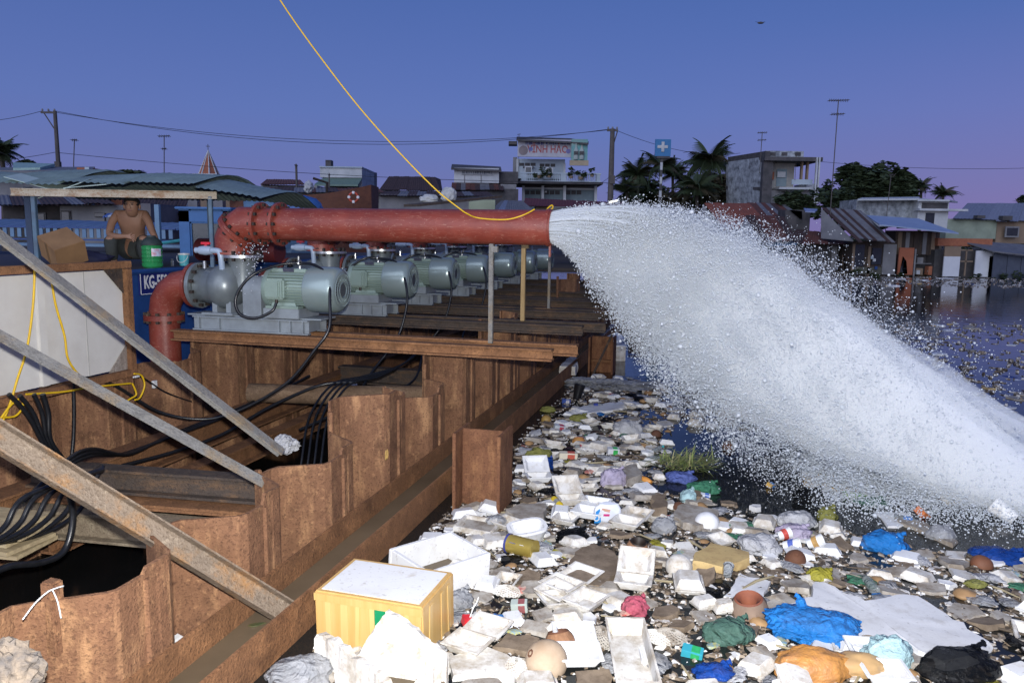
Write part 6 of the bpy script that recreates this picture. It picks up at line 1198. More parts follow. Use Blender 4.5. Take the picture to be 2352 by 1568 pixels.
# balls
for (u, v, r_, lab, sd) in ((1625, 1215, .066, 'smooth white foam float ball behind the ochre foam block', 1), (1561, 1318, .064, 'stained white foam float ball with a seam, beside the open food box', 2)):
    p = at(u, v); blobm = blob(r_, (1, 1, .92), sd, .03, 4, 2); put('foam_ball', blobm.mesh('x', 60), FOAM_C if sd == 1 else FOAM_S, lab, 'foam ball', p + Vector((0, .02, 0)), r_, 0, .05, r_ * .45)
# coconuts
def coconut(u, v, r_, mat, lab, cut=None, fibre=False, z=.4, tilt=(0, 0)):
    p = at(u, v); g = thing('coconut', lab, 'coconut', (p.x, p.y + .02, r_ * z), (tilt[0], tilt[1], rs.uniform(0, 6)), 'coconuts adrift' if False else None)
    n = 22; k = 12; m = MB(); rings = []; top = k if cut is None else int(k * .82)
    for i in range(top + 1):
        th = math.pi - math.pi * i / k; ring = []
        for j in range(n): a = 2 * math.pi * j / n; rr = r_ * (1 + (.045 if fibre else .0) * math.cos(j * math.pi) + .05 * mnoise.noise(Vector((math.cos(a) * 1.3, math.sin(a) * 1.3, i * .3 + u)))); ring.append(Vector((rr * math.sin(th) * math.cos(a), rr * math.sin(th) * math.sin(a), r_ * 1.02 * math.cos(th))))
        rings.append(ring)
    m.ring(rings, False).obj('husk', mat, g, smooth=50)
    if cut is not None:
        R1 = (rings[-1][0] - Vector((0, 0, rings[-1][0].z))).length; zt = rings[-1][0].z
        MB().lathe([(R1 * 1.02, zt), (R1 * .92, zt + .006), (R1 * .60, zt - .01), (R1 * .52, zt - .05), (0, zt - .06)], n, (0, 0, 0), 'Z', False).obj('cut_face', cut, g, smooth=50)
    else:
        MB().lathe([(r_ * .22, r_ * .98), (r_ * .16, r_ * 1.03), (0, r_ * .97)], 8, (0, 0, 0), 'Z', False).obj('stem_scar', COCOD, g, smooth=60)
    taken.append((p.x, p.y, r_))
coconut(1255, 1540, .078, COCO, 'whole pale tan coconut with a dark stem scar', None, False, .35, (.95, .3)); coconut(1287, 1492, .058, COCOF, 'cut ribbed coconut husk tucked behind the whole coconut', COCOD, True, .3, (.35, -.2)); coconut(1464, 1276, .056, COCOF, 'cut fibrous coconut with a black hollow beside the tan foam slab', pm('black_hollow', (.02, .012, .008)), True, .5, (.22, .05)); coconut(1724, 1412, .080, pm('grey_brown_husk', (.24, .17, .125), (.16, .11, .08), 8, .85, 0, .4, 30), 'large half coconut with a red brown pith beside the blue bag', pm('red_brown_pith', (.24, .075, .035), (.16, .05, .03), 8, .8, 0, .4, 30), True, .15, (.18, -.1)); coconut(1830, 1292, .052, COCOD, 'dark round coconut husk beside the cup', None, False, .1, (.7, .2)); coconut(2260, 1302, .052, pm('red_brown_husk', (.20, .075, .035), (.12, .05, .025), 6, .7), 'reddish coconut half sunk by the navy bag', None, False, .0, (.9, 0)); coconut(1255, 968, .045, pm('yellow_brown_fruit', (.34, .24, .05), (.25, .14, .05), 4, .6), 'yellow brown coconut at the trough beam', None, False, .2, (.8, .4)); coconut(1675, 1030, .05, COCOD, 'brown coconut in the splash beside the grass', None, False, .2, (.8, .4)); coconut(1508, 1002, .042, COCOD, 'dark coconut behind the food box by the grass', None, False, .2, (.8, .4)); coconut(1330, 1020, .05, pm('orange_cut_fruit', (.40, .15, .05), (.32, .22, .05), 4, .6), 'orange and green cut coconut near the milk cartons', pm('orange_pith', (.45, .17, .07)), True, .15, (.3, 0)); coconut(1560, 1170, .04, COCOD, 'red brown husk floating behind the foam ball', None, False, .0, (.8, 0))
# ---------------- bags
def bag(u, v, colr, lab, sx, sy, sz, rz=0.0, seed=0, knot=True, z=.02, sub=4, tail=None):
    p = at(u, v); g = thing('plastic_bag', lab, 'bag', (p.x, p.y, z), (0, 0, rz)); blob(1.0, (sx, sy, sz), 100 + seed, .24, sub, 1.6, .17).obj('film', BAGM[colr], g, smooth=70)
    if knot:
        kx, ky, kz = tail or (sx * .7, sy * .3, sz * .9); m = MB(); m.tube(smoothpath([(kx * .7, ky * .7, kz * .5), (kx, ky, kz), (kx * 1.25, ky * 1.1, kz * 1.1)], 5), [.020] * 5 + [.009] * 5 + [.015], 7); m.obj('knot', BAGM[colr], g, smooth=40)
    taken.append((p.x, p.y, max(sx, sy) * .85)); return g
bag(1870, 1452, 'blue', 'bright blue plastic bag with an upright handle on the big foam slab', .19, .125, .06, -.25, 1, True, .03, 5, (-.06, .06, .085)); bag(2030, 1260, 'blue', 'shiny blue translucent bag behind the white food boxes', .11, .085, .075, -.5, 2); bag(2290, 1285, 'deepblue', 'dark navy blue bag with a cyan cap half sunk in the water', .13, .07, .04, -.3, 3); bag(2038, 1520, 'cyan', 'pale cyan bag wrapped round a square white block', .095, .075, .085, .1, 4, False); bag(2200, 1545, 'black', 'large crumpled black bag beside the pale cyan bag', .15, .10, .07, .2, 5); bag(1670, 1465, 'dkgreen', 'dull green bag beside the large half coconut', .10, .075, .06, .1, 6); bag(1615, 1128, 'green', 'green plastic bag beside the violet blue bag', .10, .075, .045, -.2, 7); bag(1562, 1104, 'purpleblue', 'violet blue bag with a pink stain in front of the grass', .10, .06, .045, -.2, 8); bag(1857, 1150, 'black', 'crumpled black bag by the framed board', .10, .08, .055, .1, 9); bag(1882, 1332, 'yellow', 'lemon yellow bag at the tip of the big foam slab', .06, .05, .04, -.5, 10); bag(1900, 1192, 'olive', 'yellow green bag beside the green drink can', .06, .05, .05, .3, 11); bag(1457, 1405, 'pink', 'pink translucent bag beside the two open food boxes', .055, .05, .045, .2, 12); bag(1742, 1262, 'white', 'puffed white bag behind the dark coconut', .105, .085, .06, -.3, 13); bag(1440, 992, 'white', 'large puffed white bag at the rim of the spray', .12, .09, .08, -.4, 14); bag(1408, 1112, 'lilac', 'knotted pale lilac bag full of waste', .085, .07, .085, .2, 15); bag(1255, 1075, 'deepblue', 'blue cloth bag poking out between food boxes', .05, .035, .055, .3, 16); bag(1315, 1240, 'black', 'small black bag beside the white foam basin', .085, .06, .04, .1, 17); bag(1330, 965, 'olive', 'olive yellow bag behind the milk cartons', .075, .05, .035, 0, 18); bag(1260, 945, 'olive', 'pale olive bag beside the trough beam end', .07, .05, .03, .3, 19, False); bag(1525, 1218, 'clear', 'clear inflated bag tied with a red band', .065, .06, .055, .2, 20); bag(1820, 1232, 'lilac', 'lilac soft pack with torn paper beside the cup', .095, .06, .05, -.3, 21); bag(2160, 1235, 'clear', 'silvery crumpled clear bag near the orange carton', .075, .06, .05, .1, 22); bag(1240, 1055, 'olive', 'brown taped parcel bag beside the blue cloth', .10, .065, .06, .0, 23, False); bag(2000, 1160, 'dkgreen', 'green and blue bag washed by the spray', .10, .045, .03, -.2, 24); bag(1640, 1555, 'deepblue', 'blue bag floating at the yellow straw', .075, .05, .03, .1, 25); bag(1050, 1392, 'clear', 'clear crumpled bag beside the taped box', .07, .06, .05, .5, 26); bag(1140, 1205, 'clear', 'clear crumpled film beside the foam lid', .055, .05, .035, .2, 27, False); bag(1580, 1150, 'cyan', 'mint tinted clear bag in front of the green bag', .05, .045, .05, .4, 28); bag(690, 1560, 'clear', 'translucent white bag at the foot of the broken box', .12, .09, .06, .3, 29, False); bag(1830, 1205, 'white', 'greyish paper bag mound behind the lilac pack', .10, .075, .06, 0, 30, False); bag(2240, 1350, 'olive', 'small olive film scrap by the reddish coconut', .05, .03, .02, 0, 31, False); bag(1890, 1102, 'olive', 'olive film scrap on the framed board', .05, .035, .03, 0, 32, False)
# film sheet draped by the post
p = at(1390, 888); g = thing('plastic_sheet', 'crumpled clear plastic sheet spread on the water by the farther post', 'plastic sheet', (p.x, p.y, .02), (0, 0, -.25)); blob(1.0, (.42, .17, .055), 140, .4, 5, 2.0, .55).obj('film', BAGM['clear'], g, smooth=25); taken.append((p.x, p.y, .3))
# bright yellow orange foam lump
p = at(1895, 1545); g = thing('foam_lump', 'big orange brown waxy foam lump in front of the blue bag', 'foam lump', (p.x, p.y, .02), (0, 0, .05)); OR = pm('orange_waxy_foam', (.50, .23, .05), (.33, .16, .07), 7, .5, 0, .9, 9, bdist=.03)
blob(1.0, (.14, .085, .075), 150, .16, 4, 1.6, .12).obj('lump', OR, g, (-.05, 0, 0), smooth=60); blob(1.0, (.11, .06, .05), 151, .15, 4, 1.6, .1).obj('arm', pm('tan_waxy_foam', (.45, .29, .13), (.33, .20, .10), 5, .5, 0, .4, 20), g, (.12, .01, 0), smooth=60); taken.append((p.x, p.y, .19))
# ---------------- open food boxes seen clearly
def openclam(u, v, rz, lab, mat, lid, tl=0.0):
    p = at(u, v); g = thing('food_box', lab, 'food box', (p.x, p.y, .014), (tl, 0, rz)); mkobj('tray', TRAYUP, mat, g); mkobj('lid', lid, mat, g); taken.append((p.x, p.y, .11))
openclam(1237, 1108, .15, 'clean white open food box standing upright beside the blue cloth bag', FOAM_C, LIDUP); openclam(1455, 1352, -.25, 'white open food box with a grimy base beside the stained float ball', FOAM_S, LIDUP); openclam(1345, 1398, .9, 'open soiled food box lying flat with both trays up', FOAM_S, LIDFLAT); openclam(1290, 1362, -.7, 'open stained food box lying flat behind the soiled one', FOAM_S, LIDFLAT); openclam(1312, 1160, .2, 'open food box with a raised dirty lid near the yellow bottle', FOAM_S, LIDUP); openclam(1350, 1190, -.4, 'wide open white food box in front of the printed pack', FOAM_C, LIDFLAT); openclam(1440, 1215, -.5, 'open food box beside the printed pack', FOAM_S, LIDFLAT); openclam(1075, 1500, -.5, 'open creased food box beside the broken foam box', FOAM_S, LIDFLAT)
openclam(2182, 1160, -.1, 'lone upright food box drifting at the rim of the splash', FOAM_S, LIDUP); openclam(1330, 1525, .05, 'open food box beside the whole coconut', FOAM_C, LIDFLAT); openclam(2030, 1565, -.1, 'open white food box below the pale cyan bag', FOAM_C, LIDFLAT)
# foam basin and lid
p = at(1212, 1240); g = thing('foam_basin', 'deep rounded white foam basin beside the gold tin', 'basin', (p.x, p.y, -.01), (.12, -.1, .3)); m = MB(); n = 20
def sup(rx, ry, z, e=3.2): return [Vector((rx * math.copysign(abs(math.cos(a)) ** (2 / e), math.cos(a)), ry * math.copysign(abs(math.sin(a)) ** (2 / e), math.sin(a)), z)) for a in [2 * math.pi * i / n for i in range(n)]]
m.ring([sup(.07, .05, 0), sup(.098, .075, .075), sup(.105, .08, .082), sup(.105, .08, .095), sup(.088, .064, .095), sup(.062, .042, .02)], True).obj('body', FOAM_C, g, smooth=35); taken.append((p.x, p.y, .12))
p = at(1098, 1215); g = thing('foam_cover', 'flat square white foam lid with a raised rim near the rusty post', 'lid', (p.x, p.y, .01), (.05, .02, -.35)); m = MB(); m.box((0, 0, 0), (.21, .17, .012)); m.obj('plate', FOAM_D, g)
for (c_, d_) in (((0, -.08, .012), (.22, .018, .03)), ((0, .08, .012), (.22, .018, .03)), ((-.105, 0, .012), (.018, .142, .03)), ((.105, 0, .012), (.018, .142, .03))): MB().box(c_, d_).obj('rim', FOAM_S, g, bevel=.004)
taken.append((p.x, p.y, .14))
# gold tin
p = at(1208, 1272); g = thing('tin_can', 'gold milk powder tin with a blue rim lying on its side', 'tin', (p.x - .02, p.y, .04), (.25, 0, -.55)); GOLD = pm('gold_printed_tin', (.52, .40, .10), (.42, .30, .06), 6, .3, .55, .02); pr = [(0, -.075), (.048, -.075)]
for k in range(6): pr += [(.048, -.07 + .024 * k), (.0465, -.058 + .024 * k)]
MB().lathe(pr + [(.048, .075), (0, .075)], 22, (0, 0, 0), 'X', False).obj('body', GOLD, g, smooth=40); MB().lathe([(.048, -.083), (.050, -.083), (.050, -.071), (.048, -.071)], 22, (0, 0, 0), 'X', True).obj('rim', pm('blue_rim', (.05, .06, .25)), g); MB().lathe([(0, -.081), (.047, -.081), (.047, -.078), (0, -.078)], 20, (0, 0, 0), 'X', False).obj('bottom', BRIGHT, g)
for (x, w_, c_) in ((-.03, .03, (.10, .14, .40)), (.025, .02, (.8, .8, .78))): MB().box((x, -.034, .034), (w_, .002, .026), Matrix.Rotation(.78, 3, 'X')).obj('print', pm('tin_print_%d' % (x * 1000), c_), g)
taken.append((p.x, p.y, .08))
# printed pack
p = at(1392, 1195); g = thing('printed_pack', 'white and blue printed soft pack standing among the food boxes', 'pack', (p.x, p.y, .0), (.25, .05, .12)); m = blob(1.0, (.085, .035, .075), 160, .07, 4, 1.6, .05); m.v = [(max(-.075, min(.075, x)), max(-.03, min(.03, y)), max(-.05, min(.065, z)) + .05) for x, y, z in m.v]; m.obj('body', pm('white_print_film', (.70, .73, .80), (.62, .66, .76), 5, .3), g, smooth=30)
m = MB(); m.add([(-.075, -.0315, .0), (-.035, -.0315, .0), (-.045, -.0315, .05), (-.055, -.0315, .10), (-.075, -.0315, .08)], [(0, 1, 2, 3, 4)]); m.obj('blue_print', pm('pack_blue', (.03, .28, .70)), g); MB().box((-.012, -.0318, .058), (.035, .001, .014)).obj('pink_print', pm('pack_pink', (.65, .04, .22)), g); MB().box((-.02, -.0316, .09), (.05, .001, .018), Matrix.Rotation(.2, 3, 'Y')).obj('peach_print', pm('pack_peach', (.62, .36, .27)), g)
mkobj('lettering', textmesh('Cèm', .042, 1, .001), WHITEP, g, (-.055, -.0335, .055), (0, -1.2, 0)); taken.append((p.x, p.y, .09))
# cartons
def carton(u, v, d, rz, col, lab, tilt=(.2, .1), band=None, txt=None, straw=False):
    p = at(u, v); g = thing('drink_carton', lab, 'carton', (p.x, p.y, d[2] * .4), (tilt[0], tilt[1], rz)); MB().box((0, 0, 0), d).obj('body', pm('carton_%d' % u, col, tuple(x * .8 for x in col), 8, .35, 0, .02), g, bevel=.002)
    if band: MB().box((d[0] * .15, -d[1] / 2 - .001, 0), (d[0] * .4, .002, d[2] * .7)).obj('band', pm('carton_band_%d' % u, band, tuple(x * .6 for x in band), 30, .35), g); MB().box((d[0] * .15, 0, d[2] / 2 + .001), (d[0] * .4, d[1] * .8, .002)).obj('band', pm('carton_band_%d' % u, band), g)
    if txt: mkobj('lettering', textmesh(txt, d[2] * .5, .8, .0008), pm('carton_ink', (.12, .10, .10)), g, (-d[0] * .2, -d[1] / 2 - .0025, 0))
    if straw: MB().tube(smoothpath([(-.01, 0, d[2] / 2), (-.005, 0, .06), (.005, 0, .085), (.008, 0, .11)], 4), .0028, 6).obj('straw', WHITEP, g)
    taken.append((p.x, p.y, max(d) * .6))
carton(1083, 1432, (.075, .045, .035), .35, (.62, .03, .04), 'small red drink carton with a bent white straw', (.15, .15), (.75, .75, .72), None, True); carton(1193, 1402, (.07, .04, .05), -.1, (.40, .46, .42), 'faded green and red drink carton', (.2, -.1), (.3, .1, .1)); carton(1305, 1052, (.13, .05, .05), .0, (.66, .62, .50), 'cream carton with a red printed end', (.1, .03), (.55, .12, .08)); carton(1590, 1505, (.08, .045, .035), -.35, (.04, .33, .42), 'teal and green drink carton near the blue bag', (.2, .1), (.03, .36, .12)); carton(1408, 1042, (.085, .05, .05), .1, (.62, .64, .68), 'white carton with a bright green top', (.1, .05), (.05, .45, .10)); carton(1450, 1200, (.09, .03, .03), -.5, (.55, .20, .10), 'crumpled colourful snack wrapper by the food boxes', (.2, .1), (.25, .5, .7)); carton(2118, 1185, (.08, .06, .04), .6, (.60, .18, .05), 'orange carton corner poking up beside the black husk', (.5, .5)); carton(1620, 1140, (.06, .03, .02), -.2, (.62, .66, .72), 'white and blue sachet in front of the mint bag', (.2, .1), (.1, .2, .6)); carton(1770, 1118, (.06, .035, .03), .8, (.55, .35, .10), 'yellow and blue wrapper floating by itself', (.4, .2), (.06, .25, .65)); carton(1300, 925, (.08, .04, .04), .1, (.04, .08, .30), 'dark blue drink can label floating by the foam plank', (.1, .1), (.6, .6, .65)); carton(1285, 985, (.09, .05, .04), .2, (.50, .55, .60), 'silver and red snack packet near the yellow fruit', (.2, .2), (.5, .08, .12))
# bottles, cans, cups
def bottle(u, v, rz, lab, mat=None, cap=None, sc=1.0, band=None, z=.012):
    p = at(u, v); g = thing('bottle', lab, 'bottle', (p.x, p.y, z), (rs.uniform(-.5, .5), rs.uniform(-.12, .12), rz)); g.scale = (sc,) * 3; mkobj('body', BOTT, mat or PET, g)
    if cap: mkobj('cap', CAPM, pm('cap_%d' % u, cap, cap, 4, .35), g)
    if band: MB().lathe([(.0246, .05), (.0252, .05), (.0252, .095), (.0246, .095)], 14, (0, 0, 0), 'X', True).obj('paper_band', pm('band_%d' % u, band, tuple(x * .5 for x in band), 30, .4), g)
    taken.append((p.x, p.y, .07))
bottle(2095, 1425, -.55, 'clear plastic bottle with a red cap by the big foam slab', None, (.65, .03, .04)); bottle(2010, 1362, 1.5, 'clear bottle standing neck up at the edge of the big foam slab'); bottle(2052, 1192, -.5, 'clear bottle with a blue and red band', None, None, 1.0, (.10, .25, .60)); bottle(1455, 1098, -.75, 'orange ribbed plastic bottle', pm('orange_bottle', (.60, .27, .05), (.5, .2, .04), 4, .4), None, .95); bottle(1272, 1150, -1.25, 'yellow bottle with a grey band beside the open food box', pm('yellow_bottle', (.62, .47, .03), (.55, .4, .03), 4, .4), (.75, .35, .02), .95, (.35, .36, .36)); bottle(1935, 1140, -.6, 'green patterned drink can', pm('green_can', (.05, .30, .07), (.35, .42, .06), 18, .3, .3), (.60, .58, .08), 1.1); bottle(1835, 1225, -.3, 'small lime green plastic bottle end', pm('lime_bottle', (.30, .55, .14), (.26, .5, .12), 4, .4), None, .6); bottle(1320, 1030, .3, 'clear bottle with a red label by the cut fruit', None, None, .8, (.5, .05, .06)); bottle(1352, 935, .1, 'clear bottle with a navy label on the foam plank', None, None, .9, (.04, .06, .3)); bottle(1500, 1040, .8, 'clear crushed bottle with a cyan cap', None, (.05, .5, .55), .8)
def cup(u, v, rz, ry, lab, mat, band=None, sc=1.0):
    p = at(u, v); g = thing('cup', lab, 'cup', (p.x, p.y, .02), (0, ry, rz)); g.scale = (sc,) * 3; mkobj('body', CUP, mat, g)
    if band: MB().lathe([(.031, .03), (.0325, .03), (.0355, .06), (.034, .06)], 16, (0, 0, 0), 'X', True).obj('band', pm('cupband_%d' % u, band, tuple(x * .5 for x in band), 20, .4), g)
    taken.append((p.x, p.y, .05))
cup(1800, 1262, -.5, -.35, 'white plastic cup with a blue print and yellow foot', WHITEP, (.10, .15, .50), .9); cup(1785, 1240, .2, -.25, 'white tin can with a red and white label', WHITEP, (.55, .08, .06), .85); cup(1670, 1330, 1.2, -.5, 'small grey plastic cup beside the grey foam sheet', film('grey_cup', (.45, .48, .5), .2), None, .7); cup(1855, 1258, -.4, -.5, 'open metal tin with a printed label', WHITEP, (.5, .3, .1), .9); cup(1325, 918, .3, -1.35, 'black plastic bowl tipped in the water by the foam plank', pm('black_bowl', (.010, .010, .012), (.02, .02, .02), 4, .3), None, 1.5); cup(2330, 1200, 2.4, -.5, 'big white curved foam rim shard at the edge of the splash', FOAM_C, None, 1.5)
for (u, v, k, lab) in ((1382, 1470, 0, 'grey foam fruit net beside the long trough'), (1508, 1472, 1, 'white foam fruit net beside the grey foam net'), (1540, 1470, 0, 'greyish crushed foam fruit net'), (1165, 1365, 1, 'white foam fruit net by the snack wrapper'), (1985, 1488, 0, 'foam fruit net under the edge of the big slab'), (1185, 1540, 1, 'beige foam fruit net beside the whole coconut')): put('fruit_net', NET[k], FOAM_S if k else FOAM_D, lab, 'fruit net', at(u, v), .06, None, .2, .005)
# grass clump
p = at(1575, 1072); g = thing('grass_clump', 'clump of long cut green grass floating in the spray', 'grass', (p.x, p.y, 0)); rn = random.Random(9)
for ci, mt in ((0, pm('cut_grass_green', (.16, .22, .06), (.24, .27, .10), 5, .7)), (1, pm('straw_grass', (.36, .34, .17), (.28, .26, .12), 5, .7))):
    m = MB()
    for i in range(260 if ci == 0 else 90):
        a = rn.uniform(0, 6.28); r0 = rn.random() ** .6 * .14; b0 = Vector((r0 * math.cos(a) * 1.5, r0 * math.sin(a) * .8, rn.uniform(0, .05))); dr = Vector((rn.uniform(-1, 1), rn.uniform(-.8, .5), rn.uniform(-.1, .35))).normalized(); L = rn.uniform(.08, .2); sd = Vector((dr.y, -dr.x, 0)).normalized() * .0032; e = b0 + dr * L; md = b0 + dr * L * .55 + Vector((0, 0, .02)); e.z = max(e.z, .003); m.add([b0 - sd, b0 + sd, md + sd, md - sd, e], [(0, 1, 2, 3), (3, 2, 4)])
    tag(m.obj('blade', mt, g), kind='stuff')
taken.append((p.x, p.y, .2))
# far white boxes by the posts
p = at(1412, 826); g = thing('foam_box', 'white foam box with a paper sack on top beside the farther post', 'foam box', (p.x, p.y, 0), -.1); MB().box((0, 0, .09), (.26, .2, .18)).obj('body', FOAM_S, g, bevel=.006); MB().box((0, 0, .19), (.28, .22, .02)).obj('lid', FOAM_C, g, bevel=.004); taken.append((p.x, p.y, .2)); tag(blob(.12, (.95, .7, .6), 170, .2, 3, 1.6, .2).obj('paper_sack', pm('blue_white_sack', (.52, .58, .70), (.2, .24, .4), 12, .6), None, (p.x, p.y, .27), smooth=40), 'white sack with blue print on the far foam box', 'sack')
slabpx('torn white foam piece stuck in the trough beam', FOAM_S, ((1285, 838), (1310, 815), (1330, 820), (1322, 840)), .10, 61, .04); slabpx('small white foam float wedged beside the first sheet pile', FOAM_C, ((383, 1462), (408, 1448), (425, 1455), (395, 1470)), .012, 62, .10)
tag(blob(.075, (1.1, .8, 1.0), 190, .25, 4, 1.3, .35).obj('log_end', pm('grey_split_timber', (.26, .20, .14), (.06, .06, .065), 9, .9, 0, .9, 14, bdist=.03), None, site(*ons(8, 1540, -1.60)), smooth=30), 'splintered grey timber end in front of the nearest sheet pile', 'timber')
tag(blob(.10, (1.2, .9, .5), 180, .3, 4, 1.6, .4).obj('plastic_bag', BAGM['deepblue'], None, site(-2.75, 3.75, .12), smooth=22), 'dark blue plastic bag lying down in the pit', 'bag'); tag(blob(.07, (1, .9, .7), 181, .3, 4, 1.6, .4).obj('plastic_bag', BAGM['white'], None, site(*ons(655, 1020, -2.35)), smooth=22), 'small white bag caught at the end of the upper grey strut', 'bag')
for j, (u, v) in enumerate(((470, 905), (800, 880))): slabpx(('white paper scrap on the pit ledge by the log', 'white rag on the cables in the pit')[j], FOAM_C, ((u, v), (u + 18, v - 3), (u + 20, v + 5), (u + 2, v + 6)), .012, 70 + j, .2 if j else .16, 'paper_scrap', 'paper')
# ---------------- the rest of the drift: scattered pieces packed between the named ones
KINDS = [
 ('food_box', TRAYDN, FOAM_C, 'clean white food box half floating upside down in the rubbish', 'food box', .085, 40, .0),
 ('food_box', TRAYDN, FOAM_S, 'stained food box half floating upside down in the rubbish', 'food box', .085, 60, .0),
 ('food_box', CLOSED, FOAM_S, 'stained closed food box floating in the rubbish', 'food box', .085, 30, -.02),
 ('food_box', CLOSED, FOAM_C, 'clean white closed food box floating in the rubbish', 'food box', .085, 16, -.02),
 ('food_box', TRAYUP, FOAM_S, 'stained food box half floating open side up in the rubbish', 'food box', .085, 34, .0),
 ('foam_tray', LDBL, FOAM_D, 'grimy grey narrow foam tray floating in the rubbish', 'foam tray', .09, 26, .0),
 ('foam_slab', 'S', FOAM_D, 'grimy grey broken foam slab floating in the rubbish', 'foam slab', .09, 56, -.006),
 ('foam_slab', 'S', FOAM_B, 'brown soaked broken foam slab floating in the rubbish', 'foam slab', .09, 44, -.006),
 ('foam_slab', 'S', FOAM_S, 'off white broken foam slab floating in the rubbish', 'foam slab', .09, 30, -.006),
 ('foam_chunk', 'C', FOAM_C, 'small white foam chunk floating in the rubbish', 'foam chunk', .05, 56, -.006),
 ('foam_chunk', 'C', FOAM_D, 'small grey foam chunk floating in the rubbish', 'foam chunk', .05, 70, -.006),
 ('plastic_scrap', 'R', BAGM['clear'], 'crushed clear plastic scrap floating in the rubbish', 'plastic scrap', .065, 46, .006),
 ('plastic_scrap', 'R', BAGM['white'], 'crushed white plastic scrap floating in the rubbish', 'plastic scrap', .065, 34, .006),
 ('plastic_scrap', 'R', BAGM['black'], 'crushed black plastic scrap floating in the rubbish', 'plastic scrap', .065, 26, .0),
 ('plastic_scrap', 'R', BAGM['blue'], 'crushed blue plastic scrap floating in the rubbish', 'plastic scrap', .05, 6, .0),
 ('plastic_scrap', 'R', BAGM['green'], 'crushed green plastic scrap floating in the rubbish', 'plastic scrap', .05, 8, .0),
 ('plastic_scrap', 'R', BAGM['yellow'], 'crushed yellow plastic scrap floating in the rubbish', 'plastic scrap', .045, 7, .0),
 ('wrapper', WRAP, pm('red_wrapper_print', (.5, .06, .05), (.6, .5, .4), 30, .35), 'small red printed wrapper floating in the rubbish', 'wrapper', .045, 14, .006),
 ('wrapper', WRAP, pm('gaudy_wrapper_print', (.5, .45, .1), (.1, .3, .55), 40, .35), 'small yellow and blue wrapper floating in the rubbish', 'wrapper', .045, 12, .006),
 ('bread_roll', BUN, pm('soaked_bread', (.36, .22, .10), (.26, .15, .07), 6, .7), 'brown rotten fruit lump floating in the rubbish', 'fruit', .05, 34, .0),
 ('stick', STICK, pm('wet_stick', (.10, .075, .05), (.06, .045, .03), 8, .8), 'dark wet stick floating in the rubbish', 'stick', .05, 70, .004),
 ('stick', STICK, pm('pale_reed', (.34, .29, .18), (.24, .2, .12), 8, .8), 'pale dry reed floating in the rubbish', 'stick', .05, 50, .006),
]
rd = random.Random(21)
HERO = [(onz(u, v), nm) for u, v, nm in ((890, 1430, 'the taped foam box'), (1010, 1290, 'the open empty foam box'), (880, 1510, 'the broken foam box'), (1095, 1175, 'the rusty H post'), (1210, 1232, 'the foam basin and gold tin'), (1395, 1190, 'the printed soft pack'), (1237, 1100, 'the upright open food box'), (1370, 1300, 'the tan foam tray slab'), (1345, 1395, 'the soiled open food box'), (1255, 1535, 'the whole coconut'), (1450, 1500, 'the long foam trough'), (1561, 1315, 'the stained float ball'), (1625, 1210, 'the smooth float ball'), (1660, 1270, 'the ochre foam block'), (1724, 1405, 'the large half coconut'), (1742, 1258, 'the puffed white bag'), (1820, 1232, 'the lilac soft pack'), (1870, 1450, 'the bright blue bag'), (2050, 1430, 'the big foam slab'), (1895, 1540, 'the orange foam lump'), (2200, 1545, 'the large black bag'), (2030, 1255, 'the shiny blue bag'), (2290, 1285, 'the navy bag'), (1857, 1148, 'the black bag by the framed board'), (1575, 1070, 'the grass clump'), (1408, 1110, 'the knotted lilac bag'), (1440, 990, 'the large puffed bag'), (1260, 985, 'the yellow brown coconut'), (1390, 930, 'the long foam plank'), (1390, 885, 'the clear plastic sheet'), (1412, 826, 'the far foam box'), (1670, 1465, 'the dull green bag'), (1085, 1430, 'the red drink carton'), (1180, 1490, 'the brown foam board'), (2100, 1185, 'the orange carton corner'), (1457, 1400, 'the pink bag'), (1280, 1040, 'the cream carton'), (2160, 1240, 'the silvery clear bag'), (2120, 1440, 'the red capped bottle'))]
def nearby(p): return min(HERO, key=lambda h: (h[0] - p).length)[1]
def dens(s, t):
    # thick in front of the spray and along the beam, thin water where the jet churns and beyond
    e = 4.95 - .42 * max(0, s + .45) if s < 1.1 else 4.30 - .10 * (s - 1.1)      # rim of the churned water
    if t < e: return 1.0 if t < 4.4 else .8
    if s < -.30: return .85 if t < 6.3 else .5
    if t > 6.6 and s < 2.6: return .35
    return .0
for (nm, me, mat, lab, cat, r, n, z) in sorted(KINDS, key=lambda k: -k[5]):
    n = int(n * 1.75); r = r * .78; got = 0; tries = 0
    while got < n and tries < n * 60:
        tries += 1; s_ = rd.uniform(-1.36, 2.6); t_ = rd.uniform(1.75, 8.6)
        if rd.random() > dens(s_, t_): continue
        p = site(s_, t_)
        if s_ < -1.40 + r * .6: continue
        if not free(p, r, (.60 if r > .05 else .45)): continue
        M_ = me if not isinstance(me, str) else {'S': SLABS, 'C': CHUNKS, 'R': CRUSH}[me][rd.randrange({'S': 8, 'C': 6, 'R': 4}[me])]
        put(nm, M_, mat, lab.replace('in the rubbish', 'near ' + nearby(p)) if t_ < 6.4 else lab.replace('in the rubbish', 'behind the water jet'), cat, p, r, rd.uniform(0, 6.28), (.2 if r > .05 else .1), z + rd.uniform(-.012, .010), rd.uniform(.58, .98), lab.replace('floating in the rubbish', 'adrift') if False else 'drifting ' + lab.split(' floating')[0]); got += 1
